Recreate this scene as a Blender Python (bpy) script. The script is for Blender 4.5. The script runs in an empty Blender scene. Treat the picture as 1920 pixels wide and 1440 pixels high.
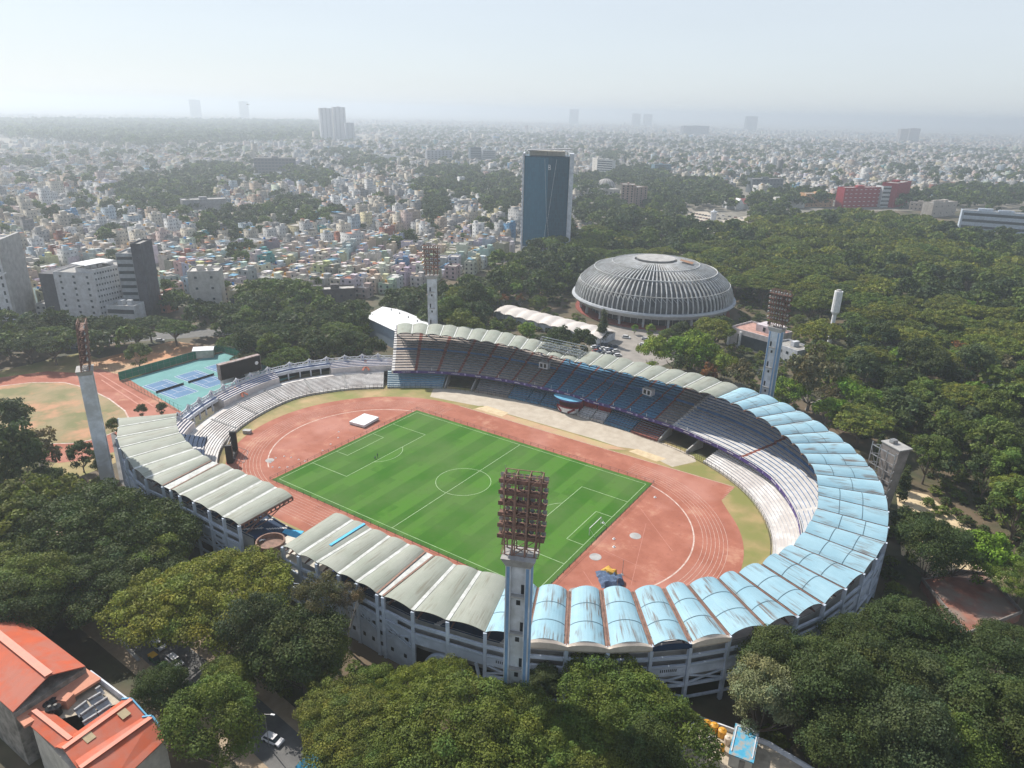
import bpy, math, random
import numpy as np
from mathutils import Vector, Matrix
R = math.radians
random.seed(11); rng = np.random.default_rng(11)
S = bpy.context.scene; COL = S.collection

# ---------------- camera (solved from the pitch markings) ----------------
CAM = np.array([126.25, -163.61, 115.02]); YAW, PITCH, ROLL, F = -0.58271, 0.36955, 0.02275, 1321.3
_f = np.array([math.sin(YAW)*math.cos(PITCH), math.cos(YAW)*math.cos(PITCH), -math.sin(PITCH)])
_r = np.cross(_f, [0, 0, 1]); _r /= np.linalg.norm(_r); _u = np.cross(_r, _f)
CR = math.cos(ROLL)*_r + math.sin(ROLL)*_u; CU = -math.sin(ROLL)*_r + math.cos(ROLL)*_u; CF = _f
cd = bpy.data.cameras.new('camera'); cam = bpy.data.objects.new('camera', cd); COL.objects.link(cam)
cd.sensor_width = 36; cd.lens = F/1920*36; cd.clip_start = 1; cd.clip_end = 40000
cam.matrix_world = Matrix(((CR[0], CU[0], -CF[0], CAM[0]), (CR[1], CU[1], -CF[1], CAM[1]), (CR[2], CU[2], -CF[2], CAM[2]), (0, 0, 0, 1)))
S.camera = cam
def up(x, y, h=0.0):
    d = CF*F + (x-960)*CR - (y-720)*CU
    return CAM + (h-CAM[2])/d[2]*d
def pj(P):
    d = np.asarray(P, float) - CAM; k = d @ CF
    return 960+F*(d @ CR)/k, 720-F*(d @ CU)/k
def htop(P, ty):
    lo, hi = 0., 400.
    for _ in range(40):
        m = (lo+hi)/2
        if pj((P[0], P[1], m))[1] > ty: lo = m
        else: hi = m
    return lo
def slant(P): return float(np.linalg.norm(np.asarray(P)-CAM))

# ---------------- light ----------------
SUN_EL, SUN_AZ = R(46), R(169)          # azimuth measured from +X, counter-clockwise
w = bpy.data.worlds.new('World'); S.world = w; w.use_nodes = True
nt = w.node_tree; bg = nt.nodes['Background']
sky = nt.nodes.new('ShaderNodeTexSky'); sky.sky_type = 'NISHITA'; sky.sun_disc = False
sky.sun_elevation = SUN_EL; sky.sun_rotation = math.pi/2-SUN_AZ
sky.altitude = 900; sky.air_density = 1.0; sky.dust_density = 1.5; sky.ozone_density = 2.0
tc_ = nt.nodes.new('ShaderNodeTexCoord'); sx_ = nt.nodes.new('ShaderNodeSeparateXYZ'); nt.links.new(tc_.outputs['Generated'], sx_.inputs[0])
mr_ = nt.nodes.new('ShaderNodeMapRange'); nt.links.new(sx_.outputs[2], mr_.inputs[0]); mr_.inputs[1].default_value = .13; mr_.inputs[2].default_value = .5; mr_.inputs[3].default_value = .82; mr_.inputs[4].default_value = .42
hz_ = nt.nodes.new('ShaderNodeMix'); hz_.data_type = 'RGBA'; nt.links.new(mr_.outputs[0], hz_.inputs[0]); nt.links.new(sky.outputs[0], hz_.inputs[6]); hz_.inputs[7].default_value = (4.5, 4.85, 5.15, 1)   # thick bright haze veil over the clear sky
nz_ = nt.nodes.new('ShaderNodeTexNoise'); mp_ = nt.nodes.new('ShaderNodeMapping'); mp_.inputs['Scale'].default_value = (1, 1, 7); nt.links.new(tc_.outputs['Generated'], mp_.inputs['Vector']); nt.links.new(mp_.outputs[0], nz_.inputs['Vector']); nz_.inputs['Scale'].default_value = 2.2; nz_.inputs['Detail'].default_value = 5
mn_ = nt.nodes.new('ShaderNodeMapRange'); nt.links.new(nz_.outputs['Fac'], mn_.inputs[0]); mn_.inputs[1].default_value = .35; mn_.inputs[2].default_value = .65; mn_.inputs[3].default_value = .985; mn_.inputs[4].default_value = 1.01
vm_ = nt.nodes.new('ShaderNodeVectorMath'); vm_.operation = 'SCALE'; nt.links.new(hz_.outputs[2], vm_.inputs[0]); nt.links.new(mn_.outputs[0], vm_.inputs['Scale'])
nt.links.new(vm_.outputs[0], bg.inputs[0]); bg.inputs[1].default_value = 0.128
sl = bpy.data.lights.new('sun', 'SUN'); sl.energy = 5.0; sl.angle = R(0.53); sl.color = (1, .95, .87)
so = bpy.data.objects.new('sun', sl); COL.objects.link(so)
sd = Vector((math.cos(SUN_AZ)*math.cos(SUN_EL), math.sin(SUN_AZ)*math.cos(SUN_EL), math.sin(SUN_EL)))
so.rotation_euler = sd.to_track_quat('Z', 'Y').to_euler(); so.location = (-300, 100, 300)
vs = S.view_settings; vs.view_transform = 'Standard'; vs.look = 'None'; vs.exposure = 0.38; vs.gamma = 1
S.cycles.max_bounces = 5; S.cycles.diffuse_bounces = 2; S.cycles.glossy_bounces = 2; S.cycles.transmission_bounces = 2
S.cycles.volume_bounces = 1; S.cycles.transparent_max_bounces = 6
HAZE_D, HAZE_G, HAZE_C = 0.00027, 0.5, (.67, .735, .80)

# ---------------- materials ----------------
def _new(name):
    m = bpy.data.materials.new(name); m.use_nodes = True; t = m.node_tree
    return m, t, t.nodes['Principled BSDF']
def N(t, ty, **k):
    n = t.nodes.new(ty)
    for a, b in k.items(): setattr(n, a, b)
    return n
def mix(t, fac, a, b, blend='MIX'):
    n = N(t, 'ShaderNodeMix', data_type='RGBA', blend_type=blend)
    for s, v in ((n.inputs[0], fac), (n.inputs[6], a), (n.inputs[7], b)):
        if hasattr(v, 'default_value') or hasattr(v, 'is_output'): t.links.new(v, s)
        elif isinstance(v, tuple): s.default_value = (*v[:3], 1)
        else: s.default_value = v
    return n.outputs[2]
def noise(t, vec, scale, detail=4, rough=.6, lo=.35, hi=.65):
    n = N(t, 'ShaderNodeTexNoise'); n.inputs['Scale'].default_value = scale; n.inputs['Detail'].default_value = detail; n.inputs['Roughness'].default_value = rough
    if vec is not None: t.links.new(vec, n.inputs['Vector'])
    r = N(t, 'ShaderNodeMapRange'); r.inputs[1].default_value = lo; r.inputs[2].default_value = hi
    t.links.new(n.outputs['Fac'], r.inputs[0]); return r.outputs[0]
def wpos(t):
    return N(t, 'ShaderNodeNewGeometry').outputs['Position']
def opos(t):
    return N(t, 'ShaderNodeTexCoord').outputs['Object']
def scaled(t, vec, s):
    m = N(t, 'ShaderNodeMapping'); m.inputs['Scale'].default_value = s; t.links.new(vec, m.inputs['Vector']); return m.outputs[0]
def plain(name, c, c2=None, sc=.4, rough=.8, metal=0, big=None, spec=.3, obj=False):
    m, t, b = _new(name)
    c2 = c2 or tuple(x*.72 for x in c)
    p = opos(t) if obj else wpos(t)
    o = mix(t, noise(t, p, sc, 5, .65), c2, c)
    o = mix(t, noise(t, p, sc*9, 3, .6, .3, .7), tuple(x*.8 for x in (1, 1, 1)), (1, 1, 1), 'MIX') if False else o
    if big: o = mix(t, noise(t, p, big[0], 3, .6, .42, .6), o, big[1])
    t.links.new(o, b.inputs['Base Color']); b.inputs['Roughness'].default_value = rough; b.inputs['Metallic'].default_value = metal
    b.inputs['Specular IOR Level'].default_value = spec
    return m
def objcol(name, rough=.85, dirt=.35, sc=.35):
    """paint whose colour is the object's own colour, weathered by noise"""
    m, t, b = _new(name); oi = N(t, 'ShaderNodeObjectInfo')
    f = noise(t, opos(t), sc, 5, .7)
    o = mix(t, f, mix(t, 1.0, oi.outputs['Color'], (1-dirt, 1-dirt*1.05, 1-dirt*1.1), 'MULTIPLY'), oi.outputs['Color'])
    t.links.new(o, b.inputs['Base Color']); b.inputs['Roughness'].default_value = rough; b.inputs['Specular IOR Level'].default_value = .2
    return m
M = {}
M['concrete'] = plain('concrete', (.42, .41, .39), (.27, .26, .25), .3)
M['concrete_white'] = plain('whitewashed_concrete', (.66, .67, .70), (.42, .44, .48), .35)
M['step'] = plain('step_paint', (.55, .54, .53), (.36, .35, .35), .5)
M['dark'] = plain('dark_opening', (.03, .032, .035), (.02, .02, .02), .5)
M['glass'] = plain('window_glass', (.05, .065, .08), (.03, .04, .05), .3, rough=.15, spec=.6)
M['steel'] = plain('galvanised_steel', (.35, .36, .37), (.22, .2, .19), 1.0, rough=.5, metal=.5)
M['rust'] = plain('rusted_steel', (.24, .13, .1), (.12, .07, .055), .9, rough=.8)
M['rustred'] = plain('red_oxide', (.29, .17, .125), (.16, .1, .075), .8, rough=.8)
M['black'] = plain('black_paint', (.02, .02, .022), (.012, .012, .012), .8, rough=.5)
M['white'] = plain('white_paint', (.78, .78, .78), (.6, .6, .6), .7)
M['cream'] = plain('cream_plaster', (.6, .56, .48), (.42, .39, .33), .4)
M['earth'] = plain('dry_earth', (.36, .25, .15), (.24, .17, .11), .12, big=(.05, (.2, .17, .1)))
M['blueseat'] = plain('blue_seats', (.1, .27, .42), (.07, .18, .3), .8, rough=.6)
M['purple'] = plain('purple_banner', (.07, .045, .19), (.05, .035, .14), .4, rough=.6)
M['objpaint'] = objcol('weathered_paint')
M['objroof'] = objcol('weathered_roof', dirt=.45, sc=.5)
M['lamp'] = plain('lamp_housing', (.5, .52, .5), (.3, .31, .3), 2, rough=.35, metal=.4)
M['sky_sheet'] = plain('light_blue_sheet', (.14, .4, .58), (.1, .3, .46), .6, rough=.5)

def foliage(name, a, b2, sc=.25, trans=.22):
    m, t, b = _new(name); oi = N(t, 'ShaderNodeObjectInfo')
    p = opos(t)
    f1 = noise(t, p, 3.5, 4, .7, .35, .65); f2 = noise(t, p, 22, 2, .5, .3, .7)
    col = mix(t, f1, a, b2); col = mix(t, f2, mix(t, 1., col, (.72, .76, .7), 'MULTIPLY'), col)
    at = N(t, 'ShaderNodeAttribute', attribute_name='lc')
    col = mix(t, 1., col, at.outputs['Color'], 'MULTIPLY')
    col = mix(t, 1., col, oi.outputs['Color'], 'MULTIPLY')
    t.links.new(col, b.inputs['Base Color']); b.inputs['Roughness'].default_value = .65; b.inputs['Specular IOR Level'].default_value = .18
    tr = N(t, 'ShaderNodeBsdfTranslucent'); t.links.new(mix(t, 1., col, (1.1, 1.25, .6), 'MULTIPLY'), tr.inputs[0])
    ms = N(t, 'ShaderNodeMixShader'); ms.inputs[0].default_value = trans
    t.links.new(b.outputs[0], ms.inputs[1]); t.links.new(tr.outputs[0], ms.inputs[2])
    t.links.new(ms.outputs[0], t.nodes['Material Output'].inputs[0]); return m
M['leaf'] = foliage('foliage', (.85, .9, .8), (1.1, 1.06, .95))
M['bark'] = plain('bark', (.16, .12, .09), (.09, .07, .055), 1.2, obj=True)
M['palebark'] = plain('pale_bark', (.4, .37, .33), (.25, .22, .2), 1.2, obj=True)

# ---------------- mesh helpers ----------------
class MB:
    def __init__(s): s.v = []; s.f = []; s.m = []; s.uv = []
    def add(s, vs, fs, m=0, uvs=None):
        o = len(s.v); s.v += [tuple(map(float, p)) for p in vs]
        for k, f in enumerate(fs):
            s.f.append([o+i for i in f]); s.m.append(m)
            s.uv.append(uvs[k] if uvs else [(0, 0)]*len(f))
        return s
    def box(s, c, d, rz=0., m=0):
        x, y, z = d[0]/2, d[1]/2, d[2]/2; ca, sa = math.cos(rz), math.sin(rz)
        V = [(c[0]+px*ca-py*sa, c[1]+px*sa+py*ca, c[2]+pz) for px, py, pz in ((-x,-y,-z),(x,-y,-z),(x,y,-z),(-x,y,-z),(-x,-y,z),(x,-y,z),(x,y,z),(-x,y,z))]
        return s.add(V, [(0,3,2,1),(4,5,6,7),(0,1,5,4),(1,2,6,5),(2,3,7,6),(3,0,4,7)], m)
    def prism(s, poly, z0, z1, m=0, mtop=None):
        n = len(poly); V = [(p[0], p[1], z0) for p in poly]+[(p[0], p[1], z1) for p in poly]
        s.add(V, [tuple(range(n, 2*n))], m if mtop is None else mtop)
        s.add(V, [tuple(range(n-1, -1, -1))]+[(i, (i+1) % n, n+(i+1) % n, n+i) for i in range(n)], m); return s
    def beam(s, a, b, w, h, m=0):
        a = Vector(a); b = Vector(b); d = b-a
        if d.length < 1e-6: return s
        d.normalize(); sx = d.cross(Vector((0, 0, 1)))
        sx = Vector((1, 0, 0)) if sx.length < 1e-3 else sx.normalized()
        sz = sx.cross(d).normalized(); sx = sx*w/2; sz = sz*h/2
        V = [a-sx-sz, a+sx-sz, a+sx+sz, a-sx+sz, b-sx-sz, b+sx-sz, b+sx+sz, b-sx+sz]
        return s.add(V, [(0,1,2,3),(7,6,5,4),(0,4,5,1),(1,5,6,2),(2,6,7,3),(3,7,4,0)], m)
    def cyl(s, c, r, z0, z1, n=16, r2=None, m=0, cap=True):
        r2 = r if r2 is None else r2
        V = [(c[0]+r*math.cos(6.2832*i/n), c[1]+r*math.sin(6.2832*i/n), z0) for i in range(n)]+[(c[0]+r2*math.cos(6.2832*i/n), c[1]+r2*math.sin(6.2832*i/n), z1) for i in range(n)]
        F_ = [(i, (i+1) % n, n+(i+1) % n, n+i) for i in range(n)]
        if cap: F_ += [tuple(range(n-1, -1, -1)), tuple(range(n, 2*n))]
        return s.add(V, F_, m)
    def tube(s, pts, rad, n=6, m=0):
        pts = [Vector(p) for p in pts]; rings = []
        rad = rad if hasattr(rad, '__len__') else [rad]*len(pts)
        for i, p in enumerate(pts):
            d = (pts[min(i+1, len(pts)-1)]-pts[max(i-1, 0)]).normalized()
            a = d.cross(Vector((.3, .1, 1))).normalized(); b = d.cross(a)
            rings.append([p+(a*math.cos(6.2832*k/n)+b*math.sin(6.2832*k/n))*rad[i] for k in range(n)])
        V = [q for r_ in rings for q in r_]
        F_ = [(i*n+k, i*n+(k+1) % n, (i+1)*n+(k+1) % n, (i+1)*n+k) for i in range(len(pts)-1) for k in range(n)]
        F_ += [tuple(range(n-1, -1, -1)), tuple(range((len(pts)-1)*n, len(pts)*n))]
        return s.add(V, F_, m)
    def mesh(s, name, mats, smooth=False):
        me = bpy.data.meshes.new(name); me.from_pydata(s.v, [], s.f)
        for m in (mats if isinstance(mats, (list, tuple)) else [mats]): me.materials.append(M[m] if isinstance(m, str) else m)
        me.polygons.foreach_set('material_index', s.m)
        u = me.uv_layers.new(name='UVMap'); u.data.foreach_set('uv', [c for f in s.uv for p in f for c in p])
        if smooth: me.polygons.foreach_set('use_smooth', [True]*len(s.f))
        me.update(); return me
    def build(s, name, mats, parent=None, smooth=False, color=None, loc=None):
        return link(name, s.mesh(name, mats, smooth), parent, color, loc)
def link(name, me, parent=None, color=None, loc=None, rz=0):
    o = bpy.data.objects.new(name, me); COL.objects.link(o)
    if parent is not None: o.parent = parent
    if color: o.color = (*color, 1)
    if loc is not None: o.location = loc
    if rz: o.rotation_euler.z = rz
    return o
def tag(o, label=None, cat=None, group=None, kind=None):
    if label: o['label'] = label
    if cat: o['category'] = cat
    if group: o['group'] = group
    if kind: o['kind'] = kind
    return o
def empty(name, loc, rz=0., **k):
    o = bpy.data.objects.new(name, None); COL.objects.link(o); o.location = tuple(float(x) for x in loc); o.rotation_euler.z = rz
    o.empty_display_size = 1; return tag(o, **k)
def npmesh(name, V, Fq, mats, uv=None, col=None, matidx=None, loops=4, smooth=False):
    me = bpy.data.meshes.new(name); me.vertices.add(len(V)); me.vertices.foreach_set('co', np.ascontiguousarray(V, np.float32).ravel())
    n = len(Fq); me.loops.add(n*loops); me.loops.foreach_set('vertex_index', np.ascontiguousarray(Fq, np.int32).ravel())
    me.polygons.add(n); me.polygons.foreach_set('loop_start', np.arange(0, n*loops, loops, dtype=np.int32))
    for m in mats: me.materials.append(M[m] if isinstance(m, str) else m)
    if matidx is not None: me.polygons.foreach_set('material_index', np.ascontiguousarray(matidx, np.int32))
    if uv is not None:
        u = me.uv_layers.new(name='UVMap'); u.data.foreach_set('uv', np.ascontiguousarray(uv, np.float32).ravel())
    if col is not None:
        a = me.attributes.new('lc', 'FLOAT_COLOR', 'FACE'); c4 = np.ones((n, 4), np.float32); c4[:, :3] = col; a.data.foreach_set('color', c4.ravel())
    me.update(calc_edges=True); me.validate(); return me

# haze: one closed box of even thin air
m, t, b = _new('haze'); t.nodes.remove(b)
pv = N(t, 'ShaderNodeVolumePrincipled'); pv.inputs['Density'].default_value = HAZE_D; pv.inputs['Anisotropy'].default_value = HAZE_G
pv.inputs['Color'].default_value = (*HAZE_C, 1); t.links.new(pv.outputs[0], t.nodes['Material Output'].inputs['Volume'])
hz = MB().box((-2500, 4400, 79), (17000, 12000, 160)).build('haze', [m]); tag(hz, 'thin pale haze over the whole city', 'haze', kind='stuff')
hz.data.transform(Matrix.Translation((2500, -4400, -79))); hz.data.transform(Matrix.Diagonal((2.2, 2.2, 1, 1))); hz.data.transform(Matrix.Translation((-4000, 9000, 79)))
def mth0(t, a, k):
    n = N(t, 'ShaderNodeMath', operation='MULTIPLY'); t.links.new(a, n.inputs[0]); n.inputs[1].default_value = k; return n.outputs[0]
# ---------------- ground ----------------
def struct(name, mb, mats, **k):
    return tag(mb.build(name, mats), kind='structure', **k)
m, t, b = _new('city_ground')
p = wpos(t)
g = mix(t, noise(t, p, .012, 5, .6, .4, .6), (.17, .155, .135), (.28, .25, .21))
g = mix(t, noise(t, p, .15, 4, .6, .45, .6), g, (.13, .12, .09))
t.links.new(g, b.inputs['Base Color']); b.inputs['Roughness'].default_value = .95; M['ground'] = m
struct('ground', MB().add([(-22000, -3800, 0), (14000, -3800, 0), (14000, 21500, 0), (-22000, 21500, 0)], [(0, 1, 2, 3)]), 'ground')
def sheet(name, pts, z, mat, cls='structure'):
    return struct(name, MB().add([(q[0], q[1], z) for q in pts], [tuple(range(len(pts)))]), mat)
M['woodfloor'] = plain('woodland_floor', (.07, .075, .035), (.035, .038, .02), .2, big=(.035, (.13, .095, .06)))

# ---------------- stadium plan: fence line, outer wall line ----------------
FENCE = [(-100.8,17),(-97.2,24),(-91.6,34),(-84,42),(-75.8,49),(-65,57.5),(-51.6,64),(-35,68.5),(-17.2,70.8),(8.8,70),(32.8,68),(46.2,66.4),(57,62.8),(68,57),(79.4,48.4),(87.4,38.2),(93.6,26.6),(96.8,14),(97,0),(94,-14),(88,-27),(79,-39),(67,-48),(52,-52.5),(30,-53.5),(0,-53.5),(-30,-53.3),(-48,-51.5),(-64,-46.5),(-78,-38.5),(-88,-28),(-95,-15),(-99.5,0)]
OUTER = [(-119,12),(-118,30),(-113,52),(-106,82),(-93,91),(-80,96.5),(-65,100.5),(-50,103),(-25,104),(0,104),(25,103.7),(42,103.2),(58,100),(67,98),(75.5,94.4),(83,89.7),(89.5,84.5),(96,78),(102,71.5),(107,65),(111.5,57.6),(115.5,49.8),(118,41),(120,32),(121.3,23.3),(121.7,15),(121,6),(119.4,-2.2),(117,-10.8),(114.2,-19.4),(110.3,-27),(105.8,-34.4),(100.5,-41.4),(94.5,-47.8),(88.5,-53.4),(81.3,-58.8),(74.3,-63),(67,-67),(59,-69.5),(50.6,-71.2),(43,-73),(25,-73.4),(0,-73.8),(-25,-73.8),(-40,-73.8),(-52,-73.2),(-64,-71.8),(-72,-70.3),(-80.6,-67.6),(-88,-64.5),(-95.3,-59.8),(-103,-55.5),(-112,-38),(-117,-14)]
CEN = np.array([5., 10.])
def radial(pts):
    p = np.array(pts, float)-CEN; a = np.arctan2(p[:, 1], p[:, 0]); r = np.hypot(p[:, 0], p[:, 1]); o = np.argsort(a); a, r = a[o], r[o]
    return lambda th: np.interp((th+np.pi) % (2*np.pi)-np.pi, np.concatenate([a-2*np.pi, a, a+2*np.pi]), np.tile(r, 3))
_ri, _ro = radial(FENCE), radial(OUTER)
def smooth(fn, wd):
    ks = np.linspace(-wd, wd, 9); return lambda th: np.mean([fn(np.asarray(th)+k) for k in ks], axis=0)
RI, RO = smooth(_ri, .05), smooth(_ro, .02)
_T = np.linspace(-math.pi, math.pi, 1441)[:-1]; _PI = np.stack([CEN[0]+RI(_T)*np.cos(_T), CEN[1]+RI(_T)*np.sin(_T)], 1)
_tg = np.roll(_PI, -14, 0)-np.roll(_PI, 14, 0); _tg /= np.hypot(_tg[:, 0], _tg[:, 1])[:, None]; _NA = np.unwrap(np.arctan2(-_tg[:, 0], _tg[:, 1])); _NA -= round((_NA[720]-0)/(2*math.pi))*2*math.pi
_op = np.array(OUTER, float); _oq = np.roll(_op, -1, 0)
def _hit(p, a):
    d = np.array([math.cos(a), math.sin(a)]); e = _oq-_op; den = d[0]*e[:, 1]-d[1]*e[:, 0]; w_ = _op-p
    t_ = (w_[:, 0]*e[:, 1]-w_[:, 1]*e[:, 0])/den; s_ = (w_[:, 0]*d[1]-w_[:, 1]*d[0])/den; ok = (t_ > 1) & (s_ >= -1e-6) & (s_ <= 1+1e-6); return t_[ok].min() if ok.any() else 20.
_DP = np.array([_hit(p, a) for p, a in zip(_PI, _NA)]); _DP = np.convolve(np.concatenate([_DP[-6:], _DP, _DP[:6]]), np.ones(13)/13, 'valid')
def _ip(tab, th, per=0.):
    x = (th+math.pi)/(2*math.pi)*1440; k = math.floor(x); f_ = x-k; a = tab[k % 1440]+per*(k//1440); b_ = tab[(k+1) % 1440]+per*((k+1)//1440); return a*(1-f_)+b_*f_
def NA(th): return float(_ip(_NA, th, 2*math.pi))
def bowl(th, d):
    """world point d metres outside the fence line, square to it, at curve parameter th"""
    p = _ip(_PI, th); a = NA(th); return (float(p[0]+d*math.cos(a)), float(p[1]+d*math.sin(a)))
def depth(th): return float(_ip(_DP, th))
def th_of(P):
    return float(_T[int(np.argmin(np.hypot(_PI[:, 0]-P[0], _PI[:, 1]-P[1])))])

# ground inside the bowl
NTH = 240; TH = [2*math.pi*i/NTH for i in range(NTH)]
M['tan'] = plain('dry_turf', (.4, .28, .14), (.24, .2, .08), .11, big=(.06, (.2, .2, .06)))
sheet('infield_ground', [bowl(a, 3) for a in TH], .02, 'tan')
m, t, b = _new('athletics_track'); p = wpos(t)
c = mix(t, noise(t, p, .12, 5, .65, .4, .62), (.32, .115, .075), (.4, .155, .105))
c = mix(t, noise(t, p, .035, 3, .6, .5, .66), c, (.44, .2, .15))
c = mix(t, noise(t, p, 2.2, 3, .6, .25, .8), mix(t, 1., c, (.9, .9, .9), 'MULTIPLY'), c)
c = mix(t, mth0(t, noise(t, p, .5, 5, .75, .58, .7), .6), c, (.2, .07, .055))
c = mix(t, mth0(t, noise(t, p, .06, 5, .7, .56, .66), .5), c, (.5, .3, .2))
t.links.new(c, b.inputs['Base Color']); b.inputs['Roughness'].default_value = .9; b.inputs['Specular IOR Level'].default_value = .2; M['track'] = m
HS, RT = 40.6, 36.2
def oval(r, n=48, hs=HS, dy=0):
    o = []
    for i in range(n+1): a = -math.pi/2+math.pi*i/n; o.append((hs+r*math.cos(a), r*math.sin(a)))
    for i in range(n+1): a = math.pi/2+math.pi*i/n; o.append((-hs+r*math.cos(a), r*math.sin(a)))
    return o
track = oval(50.3)
k = 49; track = track[:k-13]+[(74.2, 38.9), (75, 50.2)]+track[k:]
sheet('running_track', track, .04, 'track')
# lane lines: thin white rings
def ring(r0, r1, a0, a1, side, z, n=40):
    mb = MB(); V = []
    for i in range(n+1):
        a = a0+(a1-a0)*i/n; c0 = HS*side
        V += [(c0+r0*math.cos(a), r0*math.sin(a), z), (c0+r1*math.cos(a), r1*math.sin(a), z)]
    return V, [(2*i, 2*i+1, 2*i+3, 2*i+2) for i in range(n)]
mb = MB()
for s_ in (1, -1):
    a0 = -math.pi/2 if s_ > 0 else math.pi/2
    for q in range(1, 8):
        r_ = RT+1.15*q+1.6; V, Fq = ring(r_, r_+.09, a0, a0+math.pi, s_, .052); mb.add(V, Fq)
    V, Fq = ring(RT+.0, RT+.42, a0+.12, a0+math.pi-(.3 if s_ > 0 else .55), s_, .056); mb.add(V, Fq)
for y in (50.05,):
    mb.add([(-HS, y, .054), (74.9, y, .054), (74.9, y+.22, .054), (-HS, y+.22, .054)], [(0, 1, 2, 3)])
for q in range(9):
    for (x0, x1, yy) in ((-HS, 40, -RT-1.6-1.15*q),): mb.add([(x0, yy, .053), (x1, yy, .053), (x1, yy+.07, .053), (x0, yy+.07, .053)], [(0, 1, 2, 3)])
for q in range(9): mb.add([(73.9-q*.05, 39.6+q*1.22, .055), (75, 39.6+q*1.22, .055), (75, 39.7+q*1.22, .055), (73.9-q*.05, 39.7+q*1.22, .055)], [(0, 1, 2, 3)])
M['line'] = plain('line_paint', (.62, .52, .46), (.42, .26, .21), .5)
struct('track_markings', mb, 'line')
# D-area faint marks (throwing sectors)
mb = MB()
for (a, c_) in (((54, 20), (72, 3)), ((56, -8), (76, -10)), ((60, 12), (69, -18)), ((-58, 8), (-72, 2)), ((-60, -6), (-66, 22)), ((56, -20), (66, -28))):
    mb.beam((*a, .06), (*c_, .06), .12, .012)
M['faint'] = plain('faint_marks', (.5, .25, .19), (.42, .17, .13), .5)
struct('sector_markings', mb, 'faint')
for q, (x, y, r_) in enumerate(((60.2, 3.9, 1.7), (55.5, -12.2, 1.7), (58.7, -29, 2.0), (-63.5, -27.5, 1.5))):
    tag(MB().cyl((x, y), r_, .05, .09, 20).build('throwing_circle', 'concrete'), kind='structure')

# concrete apron in front of the main stand, sand pits
M['apron'] = plain('apron_concrete', (.5, .44, .36), (.4, .34, .27), .25)
ap = [(-61.5, 58.2), (-56.7, 50.4), (-34, 54.8), (-33, 56)]+[(x, 55.2) for x in (-20, 0, 20)]+[(30, 54.5), (36, 56.5), (46.8, 53.2), (52.6, 51.3), (58, 60.2)]
th1, th0 = th_of((56, 64)), th_of((-60, 60.5))
ap += [bowl(th1+(th0-th1)*i/20, .5) for i in range(21)]
sheet('concrete_apron', ap, .045, 'apron')
M['pale_track'] = plain('worn_track', (.52, .3, .2), (.4, .27, .16), .2, big=(.1, (.42, .33, .17)))
sheet('long_jump_runway', [(-34, 50.4), (28, 50.4), (34, 54.2), (-33, 54.6)], .05, 'pale_track')
M['sand'] = plain('pit_sand', (.62, .5, .32), (.5, .38, .24), .5)
sheet('sand_pit', [(34.8, 53.4), (46.5, 51.8), (48.5, 56), (36.5, 57.2)], .062, 'sand')
sheet('sand_pit', [(-33.5, 52), (-20, 51.6), (-20, 56.4), (-31.5, 57)], .062, 'sand')

# ---------------- football pitch ----------------
m, t, b = _new('mown_turf'); p = wpos(t)
sep = N(t, 'ShaderNodeSeparateXYZ'); t.links.new(p, sep.inputs[0])
def mth(op, a, c2=0., c3=0.):
    n = N(t, 'ShaderNodeMath', operation=op)
    for i, v in enumerate((a, c2, c3)):
        if isinstance(v, (int, float)): n.inputs[i].default_value = v
        else: t.links.new(v, n.inputs[i])
    return n.outputs[0]
bx_ = mth('SNAP', mth('ADD', sep.outputs[0], mth('MULTIPLY', noise(t, p, .3, 2, .5, 0, 1), .6)), 6.1)
by_ = mth('SNAP', sep.outputs[1], 12.2)
cb = N(t, 'ShaderNodeCombineXYZ'); t.links.new(bx_, cb.inputs[0]); t.links.new(by_, cb.inputs[1])
wn = N(t, 'ShaderNodeTexWhiteNoise', noise_dimensions='3D'); t.links.new(cb.outputs[0], wn.inputs['Vector'])
st = mth('PINGPONG', mth('DIVIDE', sep.outputs[0], 6.1), 1.)
st = N(t, 'ShaderNodeMapRange'); t.links.new(mth('PINGPONG', mth('DIVIDE', sep.outputs[0], 6.1), 1.), st.inputs[0]); st.inputs[1].default_value = .46; st.inputs[2].default_value = .54
c = mix(t, st.outputs[0], (.036, .125, .009), (.064, .172, .019))
pat = N(t, 'ShaderNodeMapRange'); t.links.new(wn.outputs['Value'], pat.inputs[0]); pat.inputs[1].default_value = .74; pat.inputs[2].default_value = .78
c = mix(t, mth('MULTIPLY', mth('MULTIPLY', pat.outputs[0], .6), noise(t, p, .2, 3, .6, .35, .55)), c, (.024, .11, .003))
c = mix(t, mth('MULTIPLY', noise(t, p, .05, 4, .6, .38, .62), .65), c, (.085, .15, .04))
c = mix(t, mth('MULTIPLY', noise(t, p, .5, 4, .7, .55, .75), .55), c, (.06, .1, .025))
t.links.new(c, b.inputs['Base Color']); b.inputs['Roughness'].default_value = .9; b.inputs['Specular IOR Level'].default_value = .15; M['turf'] = m
PL, PW = 50.1, 34.3
struct('football_pitch', MB().box((0, 0, .07), (2*PL+3.2, 2*PW+3.4, .12)), 'turf')
mb = MB(); Z = .142
def ln(x0, y0, x1, y1, wd=.16, z=Z): mb.box(((x0+x1)/2, (y0+y1)/2, z), (abs(x1-x0)+wd, abs(y1-y0)+wd, .012))
for y in (PW, -PW): ln(-PL, y, PL, y)
for x in (-PL, PL): ln(x, -PW+.2, x, PW-.2)
ln(0, -PW+.2, 0, PW-.2)
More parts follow.
